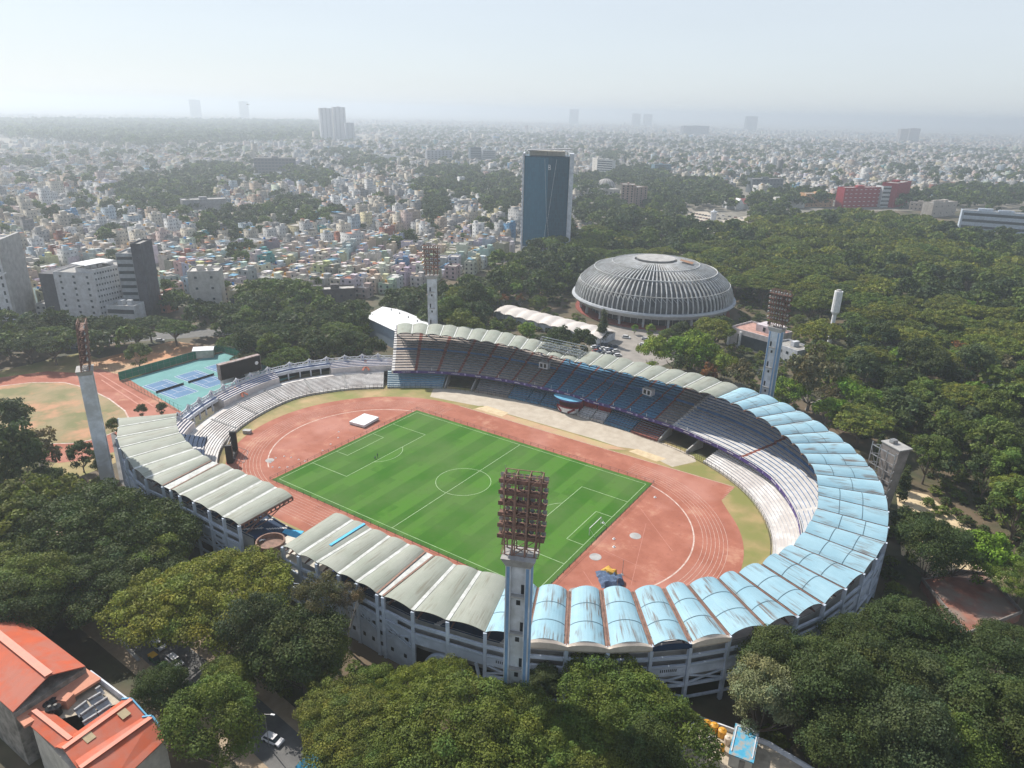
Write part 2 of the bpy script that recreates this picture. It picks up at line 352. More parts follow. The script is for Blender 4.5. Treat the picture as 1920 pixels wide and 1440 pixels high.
def arc(cx, cy, r, a0, a1, n=48, z=.156):
    V = []
    for i in range(n+1):
        a = a0+(a1-a0)*i/n; V += [(cx+(r-.08)*math.cos(a), cy+(r-.08)*math.sin(a), z), (cx+(r+.08)*math.cos(a), cy+(r+.08)*math.sin(a), z)]
    mb.add(V, [(2*i, 2*i+1, 2*i+3, 2*i+2) for i in range(n)])
arc(0, 0, 9.15, 0, 6.2832)
for s_ in (1, -1):
    for dx, hw in ((16.5, 20.16), (5.5, 9.16)):
        x = s_*(PL-dx); ln(x, -hw, x, hw)
        for y in (hw, -hw): ln(min(x, s_*PL)+.2, y, max(x, s_*PL)-.2, y)
    a = math.acos(5.5/9.15); c0 = s_*(PL-11)
    arc(c0, 0, 9.15, (math.pi if s_ > 0 else 0)-a, (math.pi if s_ > 0 else 0)+a, 20)
M['pline'] = plain('pitch_line_paint', (.42, .52, .33), (.24, .36, .18), .8)
struct('pitch_markings', mb, 'pline')
# ---------------- stadium ----------------
st_ = empty('stadium', (5, 10, 0), label='large oval athletics stadium with barrel-arched grey and pale blue roofs around a green pitch', cat='stadium')
def SP(mb, name, mats, parent=None, sub=None, **k):          # part of the stadium (vertices are in world space)
    if sub is not None:
        mb.v = [(x-5, y-10, z) for x, y, z in mb.v]; return mb.build(name, mats, sub, **k)
    if parent is None:
        mb.v = [(x-5, y-10, z) for x, y, z in mb.v]; return mb.build(name, mats, st_, **k)
    return mb.build(name, mats, parent, **k)
A = [((222.7,784),(333,776)),((223,801),(331,783)),((219,821),(331.7,799.6)),((225,840),(336.5,812.7)),((236.5,860.6),(349,828)),((251,880),(363.5,843)),((273,898),(381,855)),((305,911.7),(396.7,865)),((320,919),(411.7,870)),((336.7,929),(438,880.7)),((363,941.7),(463,891)),((391.7,956.7),(491.7,903)),((419,971),(518,915)),((448,985),(548,930))]
B = [((530,1025),(626,962.5)),((560,1041.7),(661.5,976)),((593.8,1056),(696,992.7)),((635,1077),(730,1006.7)),((668.7,1092.7),(766.7,1022)),((707,1113.5),(798,1035.4)),((718,1118.7),(814.5,1042.5)),((773.6,1145.7),(853,1060)),((839,1164.4),(900,1072.5)),((909.4,1185),(953,1087))]
G = [((985,1202),(1007,1100)),((1062,1209),(1067.5,1107)),((1140,1213),(1127,1105)),((1222,1210),(1186,1108)),((1295.5,1204),(1244,1102)),((1368,1192),(1290,1096.5)),((1436.6,1175),(1346,1084)),((1495,1155),(1383.4,1074)),((1545,1132.5),(1427.7,1057.4)),((1585,1103.4),(1459.6,1038.6)),((1619,1075),(1488,1022)),((1642,1046.8),(1509,997)),((1661,1016.8),(1521.5,976)),
 ((1664.6,987.7),(1532.7,953)),((1664.6,958.5),(1533.8,928)),((1658.8,929),(1532.7,909.6)),((1648,901),(1528.5,888.8)),((1628.5,875),(1517,869)),((1606.7,851),(1502.5,850)),((1583,829.4),(1486,831.5)),((1554.6,808.5),(1466,816)),((1524,787.7),(1447,799)),((1493,770),(1419,782.5)),((1461,754),(1395,769)),((1425,739),(1371,756.5)),((1385,727),(1342,746))]
ZO, ZI = 16.5, 17.8
def V2(pr, k=0.): return [np.array(up(*pr[0], ZO+2.*k)), np.array(up(*pr[1], ZI+3.7*k))]
LA, LB, LG = [V2(q) for q in A], [V2(q) for q in B], [V2(q, max(0, min(1, (i-12)/12))**1.3) for i, q in enumerate(G)]   # the roof climbs towards the main stand
def resample(P, n, z):
    P = np.array([p[:2] for p in P]); s_ = np.concatenate([[0], np.cumsum(np.hypot(*(P[1:]-P[:-1]).T))]); q = np.linspace(0, s_[-1], n)
    return [np.array([np.interp(a, s_, P[:, 0]), np.interp(a, s_, P[:, 1]), z]) for a in q]
fo = [tuple(up(x, y, 18.5)[:2]) for x, y in ((744.6, 609), (776, 608.5), (807.5, 610), (840, 611), (872, 616.5), (903, 618.5), (935.6, 622.7), (1084, 659), (1136, 666), (1190, 680), (1241, 691), (1315, 704.6))]+[tuple(LG[-1][0][:2])]
fi = [tuple(up(x, y, 21.5)[:2]) for x, y in ((744.6, 627), (768, 626), (796, 628), (827, 631), (855, 634.6), (895, 640.4), (932.5, 646), (952, 650), (990, 659), (1100, 685), (1156, 698), (1209, 712), (1280, 727.5))]+[tuple(LG[-1][1][:2])]
FOs, FIs = resample(fo, 23, ZO+2), resample(fi, 23, ZI+3.7); LF = [[a, b_] for a, b_ in zip(FOs, FIs)]

def roofmat(name, c1, c2, stain, amt):
    m, t, b = _new(name); uv = N(t, 'ShaderNodeUVMap').outputs[0]; oi = N(t, 'ShaderNodeObjectInfo'); p = wpos(t)
    c = mix(t, noise(t, p, .12, 4, .6, .35, .65), c1, c2)
    # lapped sheet ribs running from the outer to the inner edge
    s2 = scaled(t, uv, (7, .8, 1)); ad = N(t, 'ShaderNodeVectorMath', operation='ADD'); t.links.new(s2, ad.inputs[0]); cb2 = N(t, 'ShaderNodeCombineXYZ'); t.links.new(mth_(t, 'MULTIPLY', oi.outputs['Random'], 90), cb2.inputs[2]); t.links.new(cb2.outputs[0], ad.inputs[1])
    streak = noise(t, ad.outputs[0], 2.2, 5, .7, .47, .62)
    s3 = scaled(t, uv, (2.0, 1.5, 1)); ad3 = N(t, 'ShaderNodeVectorMath', operation='ADD'); t.links.new(s3, ad3.inputs[0]); t.links.new(cb2.outputs[0], ad3.inputs[1])
    patch = noise(t, ad3.outputs[0], 1.5, 2, .5, .5, .62)
    c = mix(t, mth_(t, 'MULTIPLY', mth_(t, 'MULTIPLY', streak, patch), amt), c, stain)
    c = mix(t, mth_(t, 'MULTIPLY', noise(t, ad.outputs[0], 5, 3, .7, .5, .8), .3), c, tuple(x*.75 for x in c1))
    sv = N(t, 'ShaderNodeSeparateXYZ'); t.links.new(ad.outputs[0], sv.inputs[0]); wn_ = N(t, 'ShaderNodeTexWhiteNoise', noise_dimensions='2D'); cw = N(t, 'ShaderNodeCombineXYZ'); t.links.new(mth_(t, 'SNAP', sv.outputs[0], .78), cw.inputs[0]); t.links.new(oi.outputs['Random'], cw.inputs[1]); t.links.new(cw.outputs[0], wn_.inputs['Vector'])
    c = mix(t, mth_(t, 'MULTIPLY', wn_.outputs['Value'], .28), c, tuple(x*.72 for x in c2))
    wv = N(t, 'ShaderNodeTexWave'); wv.inputs['Scale'].default_value = 9; wv.inputs['Distortion'].default_value = 0; t.links.new(uv, wv.inputs['Vector'])
    bp = N(t, 'ShaderNodeBump'); bp.inputs['Strength'].default_value = .25; bp.inputs['Distance'].default_value = .08; t.links.new(wv.outputs[1], bp.inputs['Height'])
    t.links.new(bp.outputs[0], b.inputs['Normal'])
    t.links.new(c, b.inputs['Base Color']); b.inputs['Roughness'].default_value = .62; b.inputs['Specular IOR Level'].default_value = .25; return m
def mth_(t, op, a, c2=0.):
    n = N(t, 'ShaderNodeMath', operation=op)
    for i, v in enumerate((a, c2)):
        if isinstance(v, (int, float)): n.inputs[i].default_value = v
        else: t.links.new(v, n.inputs[i])
    return n.outputs[0]
M['rgrey'] = roofmat('grey_green_sheet', (.25, .27, .22), (.32, .33, .28), (.16, .14, .1), .8)
M['rblue'] = roofmat('pale_blue_sheet', (.25, .42, .5), (.33, .5, .57), (.16, .13, .11), 1.3)
M['seam'] = plain('sheet_seam', (.09, .16, .2), (.06, .1, .12), 1)
M['under'] = plain('roof_underside', (.16, .13, .11), (.1, .085, .07), .5)
M['flash'] = plain('white_flashing', (.6, .61, .58), (.4, .4, .37), .6)

def arch_bay(L0, L1, H, mat, gap=0., seams=False, jit=0.):
    (o0, i0), (o1, i1) = L0, L1; nu, nv = 10, 6; mb = MB()
    def P(u, v, dz=0.):
        a = o0*(1-v)+i0*v; b_ = o1*(1-v)+i1*v; wdt = np.linalg.norm(b_-a); g_ = gap/wdt; uu = g_+(1-2*g_)*u
        q = a*(1-uu)+b_*uu; q = q.copy(); q[2] += H*(1-(2*u-1)**2)**.85+dz+.12*(1-v)*0; return q
    V = []; U = []
    for dz in (0, -.14):
        for j in range(nv+1):
            for i in range(nu+1): V.append(P(i/nu, j/nv, dz)); U.append((i/nu, j/nv))
    n1 = (nu+1)*(nv+1); top, bot, edge = [], [], []
    for j in range(nv):
        for i in range(nu):
            a = j*(nu+1)+i; q = (a, a+nu+1, a+nu+2, a+1); top.append(q); bot.append(tuple(n1+k for k in reversed(q)))
    for i in range(nu):
        edge.append((i, i+1, n1+i+1, n1+i)); a = nv*(nu+1)+i; edge.append((a+1, a, n1+a, n1+a+1))
    for j in range(nv):
        a = j*(nu+1); edge.append((a+nu+1, a, n1+a, n1+a+nu+1)); a += nu; edge.append((a, a+nu+1, n1+a+nu+1, n1+a))
    mb.add(V, top, 0, [[U[k] for k in q] for q in top]); mb.add(V, bot+edge, 1)
    ob = SP(mb, 'roof_bay', [mat, 'under'])
    if seams:
        for v in ((.33+jit, .66+jit) if seams == 2 else (.5+jit,)):
            mb = MB()
            for i in range(nu):
                a = P(i/nu, v, .02); b_ = P((i+1)/nu, v, .02); c_ = P((i+1)/nu, v+.011, .05); d = P(i/nu, v+.011, .05); mb.add([a, b_, c_, d, a-[0,0,.04], b_-[0,0,.04]], [(0, 1, 2, 3), (4, 5, 1, 0)])
            SP(mb, 'sheet_seam', 'seam', sub=ob)
    return ob
def flashing(L, wd, mat, name='valley_flashing', z=.24, e0=0., e1=1.):
    o, i = L; o, i = o*(1-e0)+i*e0, o*(1-e1)+i*e1
    SP(MB().beam(o+[0, 0, z], i+[0, 0, z], wd, .1), name, mat)
def rafter(L, mat='rust'):
    o, i = L; mb = MB().beam(o-[0, 0, .35], i-[0, 0, .35], .25, .5)
    m1 = o*.45+i*.55; d = (i-o)/np.linalg.norm(i-o)
    mb.beam(m1-[0, 0, .5], o-[0, 0, 3.2]+d*1.5, .2, .25); mb.beam(i-d*1.5-[0, 0, .5], m1-d*1-[0, 0, 3.0], .16, .2); mb.beam(m1-d*1-[0, 0, 3.0], o-[0, 0, 3.2]+d*1.5, .16, .2)
    SP(mb, 'roof_truss', mat)
def ladder(L):
    o, i = L; mb = MB().beam(o-[0, 0, .2], i-[0, 0, .2], .18, .3).beam(o-[0, 0, 1.5], i-[0, 0, 1.3], .18, .25)
    for k in range(13):
        q = o*(1-k/12)+i*k/12; mb.beam(q-[0, 0, .3], q-[0, 0, 1.35], .35, .3)
    SP(mb, 'end_truss', 'rust')
for k in range(len(LA)-1):
    if k != 7: arch_bay(LA[k], LA[k+1], .75, 'rgrey')
    else: arch_bay(LA[k], LA[k+1], .1, 'flash')
for k in range(len(LB)-1):
    if k != 5: arch_bay(LB[k], LB[k+1], .75, 'rgrey')
    else: arch_bay(LB[k], LB[k+1], .1, 'flash')
for k, L in enumerate(LA):
    if k in (7, 8): flashing(L, .45, 'rustred', 'rusted_gutter')
    elif 0 < k < 13: flashing(L, .95 if k > 4 else .7, 'flash')
    rafter(L)
for k, L in enumerate(LB):
    if k in (5, 6): flashing(L, .5, 'rustred', 'rusted_gutter')
    elif 0 < k < 9: flashing(L, .85, 'flash')
    rafter(L)
ladder(LA[-1]); ladder(LB[0]); ladder(LF[0])
arch_bay(LB[-1], LG[0], 1.1, 'rblue', .05, 2)
for k in range(len(LG)-1):
    near = k < 8
    ga = (.55 if k < 5 else .4 if k < 9 else .22)
    arch_bay(LG[k], LG[k+1], 1.15 if k < 9 else .85, 'rblue', ga, 2 if k < 13 or k % 3 else 1, jit=random.uniform(-.04, .04))
for k, L in enumerate(LG):
    SP(MB().beam(L[0]-[0, 0, .3], L[1]-[0, 0, .3], 1.0 if k < 9 else .5, .2), 'roof_gutter', 'rustred'); rafter(L)
for k in range(22):
    if 9 < k < 13 and False: continue
    arch_bay(LF[k], LF[k+1], .9, 'rgrey')
for k, L in enumerate(LF):
    if 0 < k < 22: flashing(L, .5, 'flash', z=.3)
    rafter(L)
# solar panels and a light blue strip on the roofs
pc = MB()
o9, i9, o13, i13 = LF[10][0], LF[10][1], LF[13][0], LF[13][1]
def Q(u, v, z): 
    q = (o9*(1-v)+i9*v)*(1-u)+(o13*(1-v)+i13*v)*u; q = q.copy(); q[2] = z+.6*v*0; return q
for r_ in range(5):
    for c_ in range(12):
        u0, v0 = c_/12+.006, .02+r_*.14; u1, v1 = u0+.07, v0+.12
        a, b_, c2, d = Q(u0, v0, 21.6), Q(u1, v0, 21.6), Q(u1, v1, 22.4), Q(u0, v1, 22.4)
        pc.add([a, b_, c2, d, a-[0,0,.06], b_-[0,0,.06], c2-[0,0,.06], d-[0,0,.06]], [(3, 2, 1, 0), (4, 5, 6, 7), (0, 1, 5, 4), (1, 2, 6, 5), (2, 3, 7, 6), (3, 0, 4, 7)])
M['panel'] = plain('solar_panel', (.3, .36, .42), (.22, .26, .31), .5, rough=.25, spec=.6)
SP(pc, 'solar_array', 'panel')
fr = MB()
for u in (0, .25, .5, .75, 1.):
    fr.beam(Q(u, 0, 21.4), Q(u, .72, 22.2), .12, .12)
    for v in (0, .35, .72): fr.beam(Q(u, v, 18), Q(u, v, 21.4+1.1*v), .12, .12)
for v in (0, .72): fr.beam(Q(0, v, 21.4+1.1*v), Q(1, v, 21.4+1.1*v), .12, .12)
SP(fr, 'array_frame', 'steel')
o, i = (LB[1][0]*.35+LB[2][0]*.65), (LB[1][1]*.35+LB[2][1]*.65)
SP(MB().beam(o*.65+i*.35+[0,0,.78], i+[0,0,.8], .75, .12), 'roof_patch_strip', plain('cyan_patch', (.12, .5, .75), (.1, .4, .6), .5))
# curled fabric valances under the outer edge of the first blue bays
M['tanfab'] = plain('tan_fabric', (.62, .53, .44), (.5, .42, .35), .6)
M['navy'] = plain('navy_sheet', (.01, .035, .09), (.008, .025, .06), .5)
for k in (0, 1, 2, 3, 4):
    a, b_ = LG[k][0], LG[k+1][0]; mb = MB(); n = 10; V = []
    out = np.array([a[0]+b_[0], a[1]+b_[1], 0])/2-[5, 10, 0]; out = out/np.linalg.norm(out); out[2] = 0
    for i in range(n+1):
        u = i/n; q = a*(1-u)+b_*u; hh = 1.15*(1-(2*u-1)**2)**.85
        for (dd, dz) in ((.0, hh-.1), (.55, hh*.55-.1), (.55, -.9), (.2, -1.5)): V.append(q+out*dd+[0, 0, dz])
    Fq = [(4*i+j, 4*i+j+1, 4*i+j+5, 4*i+j+4) for i in range(n) for j in range(3)]
    if k == 3: Fq = [f for q_, f in enumerate(Fq) if q_ % 3]
    mb.add(V, Fq); SP(mb, 'eaves_valance', 'navy' if k == 3 else 'tanfab')

# ---------------- stands ----------------
def arcTH(t0, t1, n): return [t0+(t1-t0)*i/n for i in range(n+1)]
def sweep(name, prof, t0, t1, mats, n=None, closed_end=True, parent=None):
    n = n or max(2, int(abs(t1-t0)/R(1.6))); ths = arcTH(t0, t1, n); mb = MB(); PR = [prof(a) for a in ths]; k = len(PR[0]); V = []
    for a, pr in zip(ths, PR):
        for (d, z, _m) in pr: x, y = bowl(a, d); V.append((x, y, z))
    for j in range(k-1):
        if PR[0][j][2] is None: continue
        mb2 = [(i*k+j, (i+1)*k+j, (i+1)*k+j+1, i*k+j+1) for i in range(n)]
        mb.f += [list(q) for q in mb2]; mb.m += [PR[0][j][2]]*n; mb.uv += [[(0, 0)]*4]*n
    mb.v = [tuple(map(float, q)) for q in V]
    if closed_end:
        for e in (0, n): mb.f.append([e*k+j for j in range(k)]); mb.m.append(0); mb.uv.append([(0, 0)]*k)
    return SP(mb, name, mats)
def rows(d0, z0, nr, tr, ri, mt=0, mr=1, lip=0):
    o = []
    for i in range(nr): o += [(d0+i*tr, z0+i*ri, mr), (d0+i*tr, z0+(i+1)*ri, mt)]
    return o
TL0, TL1 = th_of((-85, 57.5)), th_of((-104.5, -55.8))+2*math.pi       # left open section
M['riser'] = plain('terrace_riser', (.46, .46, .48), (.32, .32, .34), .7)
M['riser_shade'] = plain('terrace_riser_shaded', (.15, .15, .18), (.1, .1, .12), .7)  # shade on the left terrace's risers put into a darker colour
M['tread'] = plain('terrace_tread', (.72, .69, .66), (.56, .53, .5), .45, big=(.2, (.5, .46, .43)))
TGAP0, TGAP1 = th_of((-9, -75)), th_of((5, -75))
FA, FB = th_of((40, 104)), th_of((-84, 58))
# lower terraces: right and near curve
lowR = lambda a: [(-.3, 0, 0), (-.3, .9, 0)]+rows(.6, .9, 9, .95, .42)+[(13, 5.1, 0), (13, 0, 0)]
TE0, TE1 = th_of((52, 61)), th_of((62, 61))          # vehicle entrance right of the main stand
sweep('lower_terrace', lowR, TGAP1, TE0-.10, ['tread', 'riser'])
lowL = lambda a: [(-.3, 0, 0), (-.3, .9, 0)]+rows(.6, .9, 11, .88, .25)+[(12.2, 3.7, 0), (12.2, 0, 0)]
sweep('lower_terrace', lowL, TL0+.035, TL1+.55, ['tread', 'riser_shade'])
for a in [TL0+.05+i*(TL1-TL0-.1)/6 for i in range(1, 6)]:
    mb = MB()
    for i in range(11):
        p0 = bowl(a, .6+i*.88+.2); p1 = bowl(a, .6+(i+1)*.88); mb.beam((*p0, .95+(i+.5)*.25+.2), (*p1, .95+(i+1)*.25+.15), .9, .12)
    SP(mb, 'aisle_steps', 'concrete')
# upper tier of the open left end
def upL(a): return [(11.9, 3.6, 0), (11.9, 6.3, 0)]+rows(12.6, 6.3, 4, .95, .4, 0, 2)+[(17.2, 7.9, 0), (17.2, 0, 0)]
def upLopen(a): return [(14.4, 6.0, 0), (14.4, 7.3, 0), (15.3, 7.3, 2), (15.3, 7.9, 0), (17.2, 7.9, 0), (17.2, 5.6, None), (14.4, 6.0, 0)]
M['bluewhite'] = plain('blue_wall_paint', (.1, .16, .36), (.07, .1, .22), .5)
M['pinkish'] = plain('cream_tier_paint', (.62, .58, .56), (.48, .44, .43), .5)
def tpx(x, y, z=6): return th_of(up(x, y, z)) % (2*math.pi)
c1, c2_, c3, c4 = tpx(620, 690), tpx(530, 712), tpx(430, 755), tpx(350, 792)
sweep('upper_tier', upL, TL0, c1, ['pinkish', 'riser', 'bluewhite'])
sweep('upper_tier', upLopen, c1, c2_, ['concrete_white', 'riser', 'bluewhite'])
sweep('upper_tier', upL, c2_, c3, ['pinkish', 'riser', 'bluewhite'])
sweep('upper_tier', upLopen, c3, c4, ['concrete_white', 'riser', 'bluewhite'])
sweep('upper_tier', upL, c4, TL1, ['pinkish', 'riser', 'bluewhite'])
for (ca, cb_) in ((c1, c2_), (c3, c4)):
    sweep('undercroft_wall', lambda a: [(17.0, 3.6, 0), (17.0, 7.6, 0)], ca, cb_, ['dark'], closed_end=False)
    for i in range(1, 5):
        a = ca+(cb_-ca)*i/5; mb = MB(); x, y = bowl(a, 14.3); mb.box((x, y, 4.9), (.5, .5, 2.9), NA(a)); SP(mb, 'pier', 'concrete_white')
# balustrade with gabled posts
sweep('parapet', lambda a: [(16.9, 7.8, 0), (16.9, 8.3, 0), (17.3, 8.3, 0), (17.3, 7.8, 0)], TL0, TL1, ['concrete_white'])
sweep('parapet_rail', lambda a: [(16.95, 9.15, 0), (16.95, 9.35, 0), (17.2, 9.35, 0), (17.2, 9.15, 0)], TL0, TL1, ['concrete_white'])
bal = MB(); nb = 170
for i in range(nb):
    a = TL0+(TL1-TL0)*i/nb; x, y = bowl(a, 17.07); bal.box((x, y, 8.75), (.16, .16, .95), NA(a))
SP(bal, 'balusters', 'concrete_white')
npst = 15
for i in range(npst):
    a = TL0+.03+(TL1-TL0-.05)*(i+.5)/npst; mb = MB(); x, y = bowl(a, 17.1); a = NA(a); tx, ty = -math.sin(a), math.cos(a)
    pl = [(-.75, 7.9), (.75, 7.9), (.75, 9.6), (0, 10.5), (-.75, 9.6)]
    V = [(x+tx*u+math.cos(a)*s_*.35, y+ty*u+math.sin(a)*s_*.35, z) for s_ in (-1, 1) for u, z in pl]
    mb.add(V, [(4, 3, 2, 1, 0), (5, 6, 7, 8, 9)]+[(k, (k+1) % 5, 5+(k+1) % 5, 5+k) for k in range(5)])
    for s_ in (-1, 1): mb.beam((x, y, 10.2), (x+tx*s_*3, y+ty*s_*3, 8.5), .25, .3)
    SP(mb, 'gabled_post', 'concrete_white'); SP(MB().box((x-math.cos(a)*.37, y-math.sin(a)*.37, 9.1), (.06, .4, .9), a), 'post_niche', 'bluewhite')
# orange stair flights on the upper tier
for (px_, py_) in ((686, 672), (470, 735)):
    a = tpx(px_, py_, 7); mb = MB()
    for i in range(5): x, y = bowl(a, 12.2+i*.9); mb.box((x, y, 5.6+i*.5), (.9, 1.6-(i*.12), .5), NA(a))
    for s_ in (-1, 1): p0 = bowl(a+s_*.012, 10.3); p1 = bowl(a+s_*.004, 12); mb.beam((*p0, 4.9), (*p1, 6.1), .9, .2)
    SP(mb, 'orange_stairs', plain('orange_stair_paint', (.5, .17, .1), (.38, .12, .08), .6))

# decks under the roofs
M['seatA'] = plain('brown_benches', (.36, .31, .27), (.24, .2, .18), .6); M['seatB'] = plain('blue_bench_riser', (.04, .1, .18), (.03, .07, .13), .6); M['seatR'] = plain('bench_riser', (.11, .135, .17), (.07, .085, .11), .6)
M['whitetread'] = plain('white_deck_tread', (.6, .58, .56), (.46, .44, .43), .4); M['blueriser'] = plain('blue_deck_riser', (.07, .16, .33), (.05, .11, .22), .4)
M['aisle'] = plain('red_aisle', (.26, .08, .06), (.16, .06, .05), .6)
def deck(a, d0, kind):
    D = depth(a)-1.2; n1 = 8; n2 = 8; run = (D-d0-1.6)/(n1+n2); z0 = 6.6; pr = [(d0, 5.7, 0), (d0, z0+.5, 0), (d0+.25, z0+.5, 0), (d0+.25, z0, 0)]
    rz = .43 if kind in ('brown', 'blue') else .36; d = d0+1.0
    for i in range(n1): pr += [(d+i*run, z0+i*rz, 1), (d+i*run, z0+(i+1)*rz, 0)]
    d += n1*run; z = z0+n1*rz; pr += [(d, z, 2), (d, z+.9, 2), (d+.15, z+.9, 2), (d+.15, z+.5, 0)]; z += .5
    for i in range(n2): pr += [(d+.3+i*run, z+i*rz, 1), (d+.3+i*run, z+(i+1)*rz, 0)]
    pr += [(D, z+n2*rz, 0), (D, z+n2*rz+.3, 0)]; return pr
def dfront(a):
    x, y = bowl(a, 3); return 3.0+3.2*max(0, min(1, (x-58)/25))*max(0, min(1, (y+60)/40))
blocks = []
def deck_range(t0, t1, n, kindf):
    for i in range(n):
        a0, a1 = t0+(t1-t0)*i/n, t0+(t1-t0)*(i+1)/n; gp = .006
        kd = kindf((a0+a1)/2); mats = {'brown': ['seatA', 'seatR', 'blueriser'], 'blue': ['blueseat', 'seatB', 'blueriser'], 'white': ['whitetread', 'blueriser', 'blueriser'], 'navy': ['navy', 'seatR', 'blueriser']}[kd]
        sweep('seating_block', lambda a: deck(a, dfront(a), kd), a0+gp, a1-gp, mats, n=4 if n > 12 else 12)
        def ais(a):
            return [(q[0], q[1]-.02, q[2]) for q in deck(a, dfront(a), kd)]
        am_ = ('aisle' if (kd in ('brown', 'blue') and i < n-1) or (kd == 'white' and i in (1, 3)) else 'whitetread')
        sweep('aisle', ais, a1-gp-.001, a1+gp+.001, [am_]*3, n=1, closed_end=False)
def kf(a):
    x = bowl(a, 10)[0]; return 'blue' if -14 < x < 38 else 'brown'
TFE = th_of((47, 85))
deck_range(TFE, FB, 17, kf)
deck_range(-.85, TFE, 5, lambda a: 'white')
deck_range(th_of((14, -75)), -.86, 4, lambda a: 'navy')
deck_range(TL1-2*math.pi, TGAP0, 10, lambda a: 'navy')
M['emblem'] = plain('emblem_lilac', (.35, .3, .55))
# purple banner along the deck front
for (t0, t1, n) in ((th_of((70, -68)), FB, 30),):
    for i in range(n):
        a0, a1 = t0+(t1-t0)*i/n, t0+(t1-t0)*(i+1)/n
        bn = sweep('fascia_banner', lambda a: [(dfront(a)-.08, 5.75, 0), (dfront(a)-.08, 7.05, 0)], a0, a1, ['purple'], n=4, closed_end=False)
        mb = MB(); am = (a0+a1)/2
        for q in range(11):
            a = am+(q-5)*.0038*(1 if i % 2 else .8); x, y = bowl(a, dfront(a)-.14); mb.box((x, y, 6.4), (.05, .2 if q % 3 else .1, .28), NA(a))
        SP(mb, 'banner_lettering', 'white', sub=bn)
        x, y = bowl(a0+.01, dfront(a0)-.15); mb = MB().box((x, y, 6.5), (.06, .8, .8), NA(a0)); SP(mb, 'banner_emblem', 'emblem')
        x, y = bowl(am, dfront(am)+.05); SP(MB().box((x, y, 7.8), (.12, .12, 1.3), am), 'deck_post', 'white')
# deck guard rail, back wall
sweep('back_wall', lambda a: [(depth(a)-1.3, 5, 0), (depth(a)-1.3, 13.2+1.8*(1 if math.sin(a) > .5 else 0), 0)], TGAP1+.02, FB, ['concrete'], closed_end=False)
sweep('back_wall', lambda a: [(depth(a)-1.3, 5, 0), (depth(a)-1.3, 13.4, 0)], TL1-2*math.pi, TGAP0-.02, ['concrete'], closed_end=False)
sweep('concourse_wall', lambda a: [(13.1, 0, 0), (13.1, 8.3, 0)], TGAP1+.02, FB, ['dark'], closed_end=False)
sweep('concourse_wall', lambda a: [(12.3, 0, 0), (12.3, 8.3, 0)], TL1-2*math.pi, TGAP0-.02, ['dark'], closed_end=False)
# lower seating of the main stand, with the tunnel opening at each end
lowF = lambda a: [(-.3, 0, 0), (-.3, .9, 0)]+rows(.9, .7, 8, 1.1, .45)+[(12.9, 4.3, 0), (12.9, 0, 0)]
def lowm(c): return {'w': ['tread', 'riser'], 'b': ['blueseat', 'seatR'], 'r': ['aisle', 'seatR'], 'g': ['seatA', 'seatR'], 'd': ['black', 'dark']}[c]
secs = [((-80, 48), (-58, 60), 'w2'), ((-45, 66), (-30, 70), 'g'), ((-30, 70), (-21, 71), 'b'), ((-21, 71), (-15, 71.5), 'b'), ((-14.5, 71), (-6.5, 71), 'b'), ((3, 70), (10, 70), 'w'), ((10, 70), (16, 70), 'w'), ((16, 70), (28, 69.5), 'b'), ((28, 69.5), (40, 67.5), 'r')]
M['paleseat'] = plain('pale_teal_seats', (.38, .44, .45), (.25, .31, .33), .7)
for (p0, p1, c_) in secs:
    sweep('lower_seating', lowF, th_of(p1), th_of(p0)-.008, ['paleseat', 'blueseat'] if c_ == 'w2' else lowm(c_))
for p0 in ((-57, 60.7), (-46, 65.7), (41, 67.6), (52.6, 64.2)):
    a = th_of(p0); q0 = bowl(a, -.3); q1 = bowl(a, 9); mb = MB(); h1 = 4.8
    nrm = (-math.sin(NA(a))*.25, math.cos(NA(a))*.25); V = []
    for s_ in (-1, 1): V += [(q0[0]+s_*nrm[0], q0[1]+s_*nrm[1], 0), (q1[0]+s_*nrm[0], q1[1]+s_*nrm[1], 0), (q1[0]+s_*nrm[0], q1[1]+s_*nrm[1], h1), (q0[0]+s_*nrm[0], q0[1]+s_*nrm[1], 1.2)]
    mb.add(V, [(3, 2, 1, 0), (4, 5, 6, 7), (0, 1, 5, 4), (1, 2, 6, 5), (2, 3, 7, 6), (3, 0, 4, 7)]); SP(mb, 'flank_wall', 'concrete')
for i in range(3):
    a = th_of((-43+i*5.5, 67)); x, y = bowl(a, 8.5); SP(MB().box((x, y, 4.6), (.3, 3.6, 1.5), NA(a)), 'white_panel', 'concrete_white')
# VIP box
x0, y0 = -1.2, 70.6; mb = MB(); n = 14
for (za, zb, ra, rb, mi) in ((.6, 2.6, 4.6, 5.0, 0), (2.6, 3.3, 5.0, 4.9, 1), (5.6, 6.4, 6.0, 6.4, 2)):
    V = []
    for i in range(n+1):
        a = math.pi*1.02+(math.pi*.96)*i/n; V += [(x0+ra*math.cos(a), y0+1.5+ra*.62*math.sin(a), za), (x0+rb*math.cos(a), y0+1.5+rb*.62*math.sin(a), zb)]
    mb.add(V, [(2*i, 2*i+2, 2*i+3, 2*i+1) for i in range(n)], mi)
V = [(x0, y0+3, 6.45)]+[(x0+6.6*math.cos(math.pi+math.pi*i/n), y0+1.5+4.1*math.sin(math.pi+math.pi*i/n), 6.5) for i in range(n+1)]
mb.add(V, [(0, i, i+1) for i in range(1, n+1)], 3)
mb.box((x0, y0+4, 3), (11, .3, 5), 0, 4); mb.beam((x0-4.3, y0-.5, 2.7), (x0-1.5, y0-1.6, .9), .15, .8, 1); mb.beam((x0+1.5, y0-1.6, .9), (x0+4.3, y0-.6, 2.7), .15, .8, 1)
M['maroon'] = plain('maroon_cloth', (.22, .03, .035), (.12, .02, .025), .5)
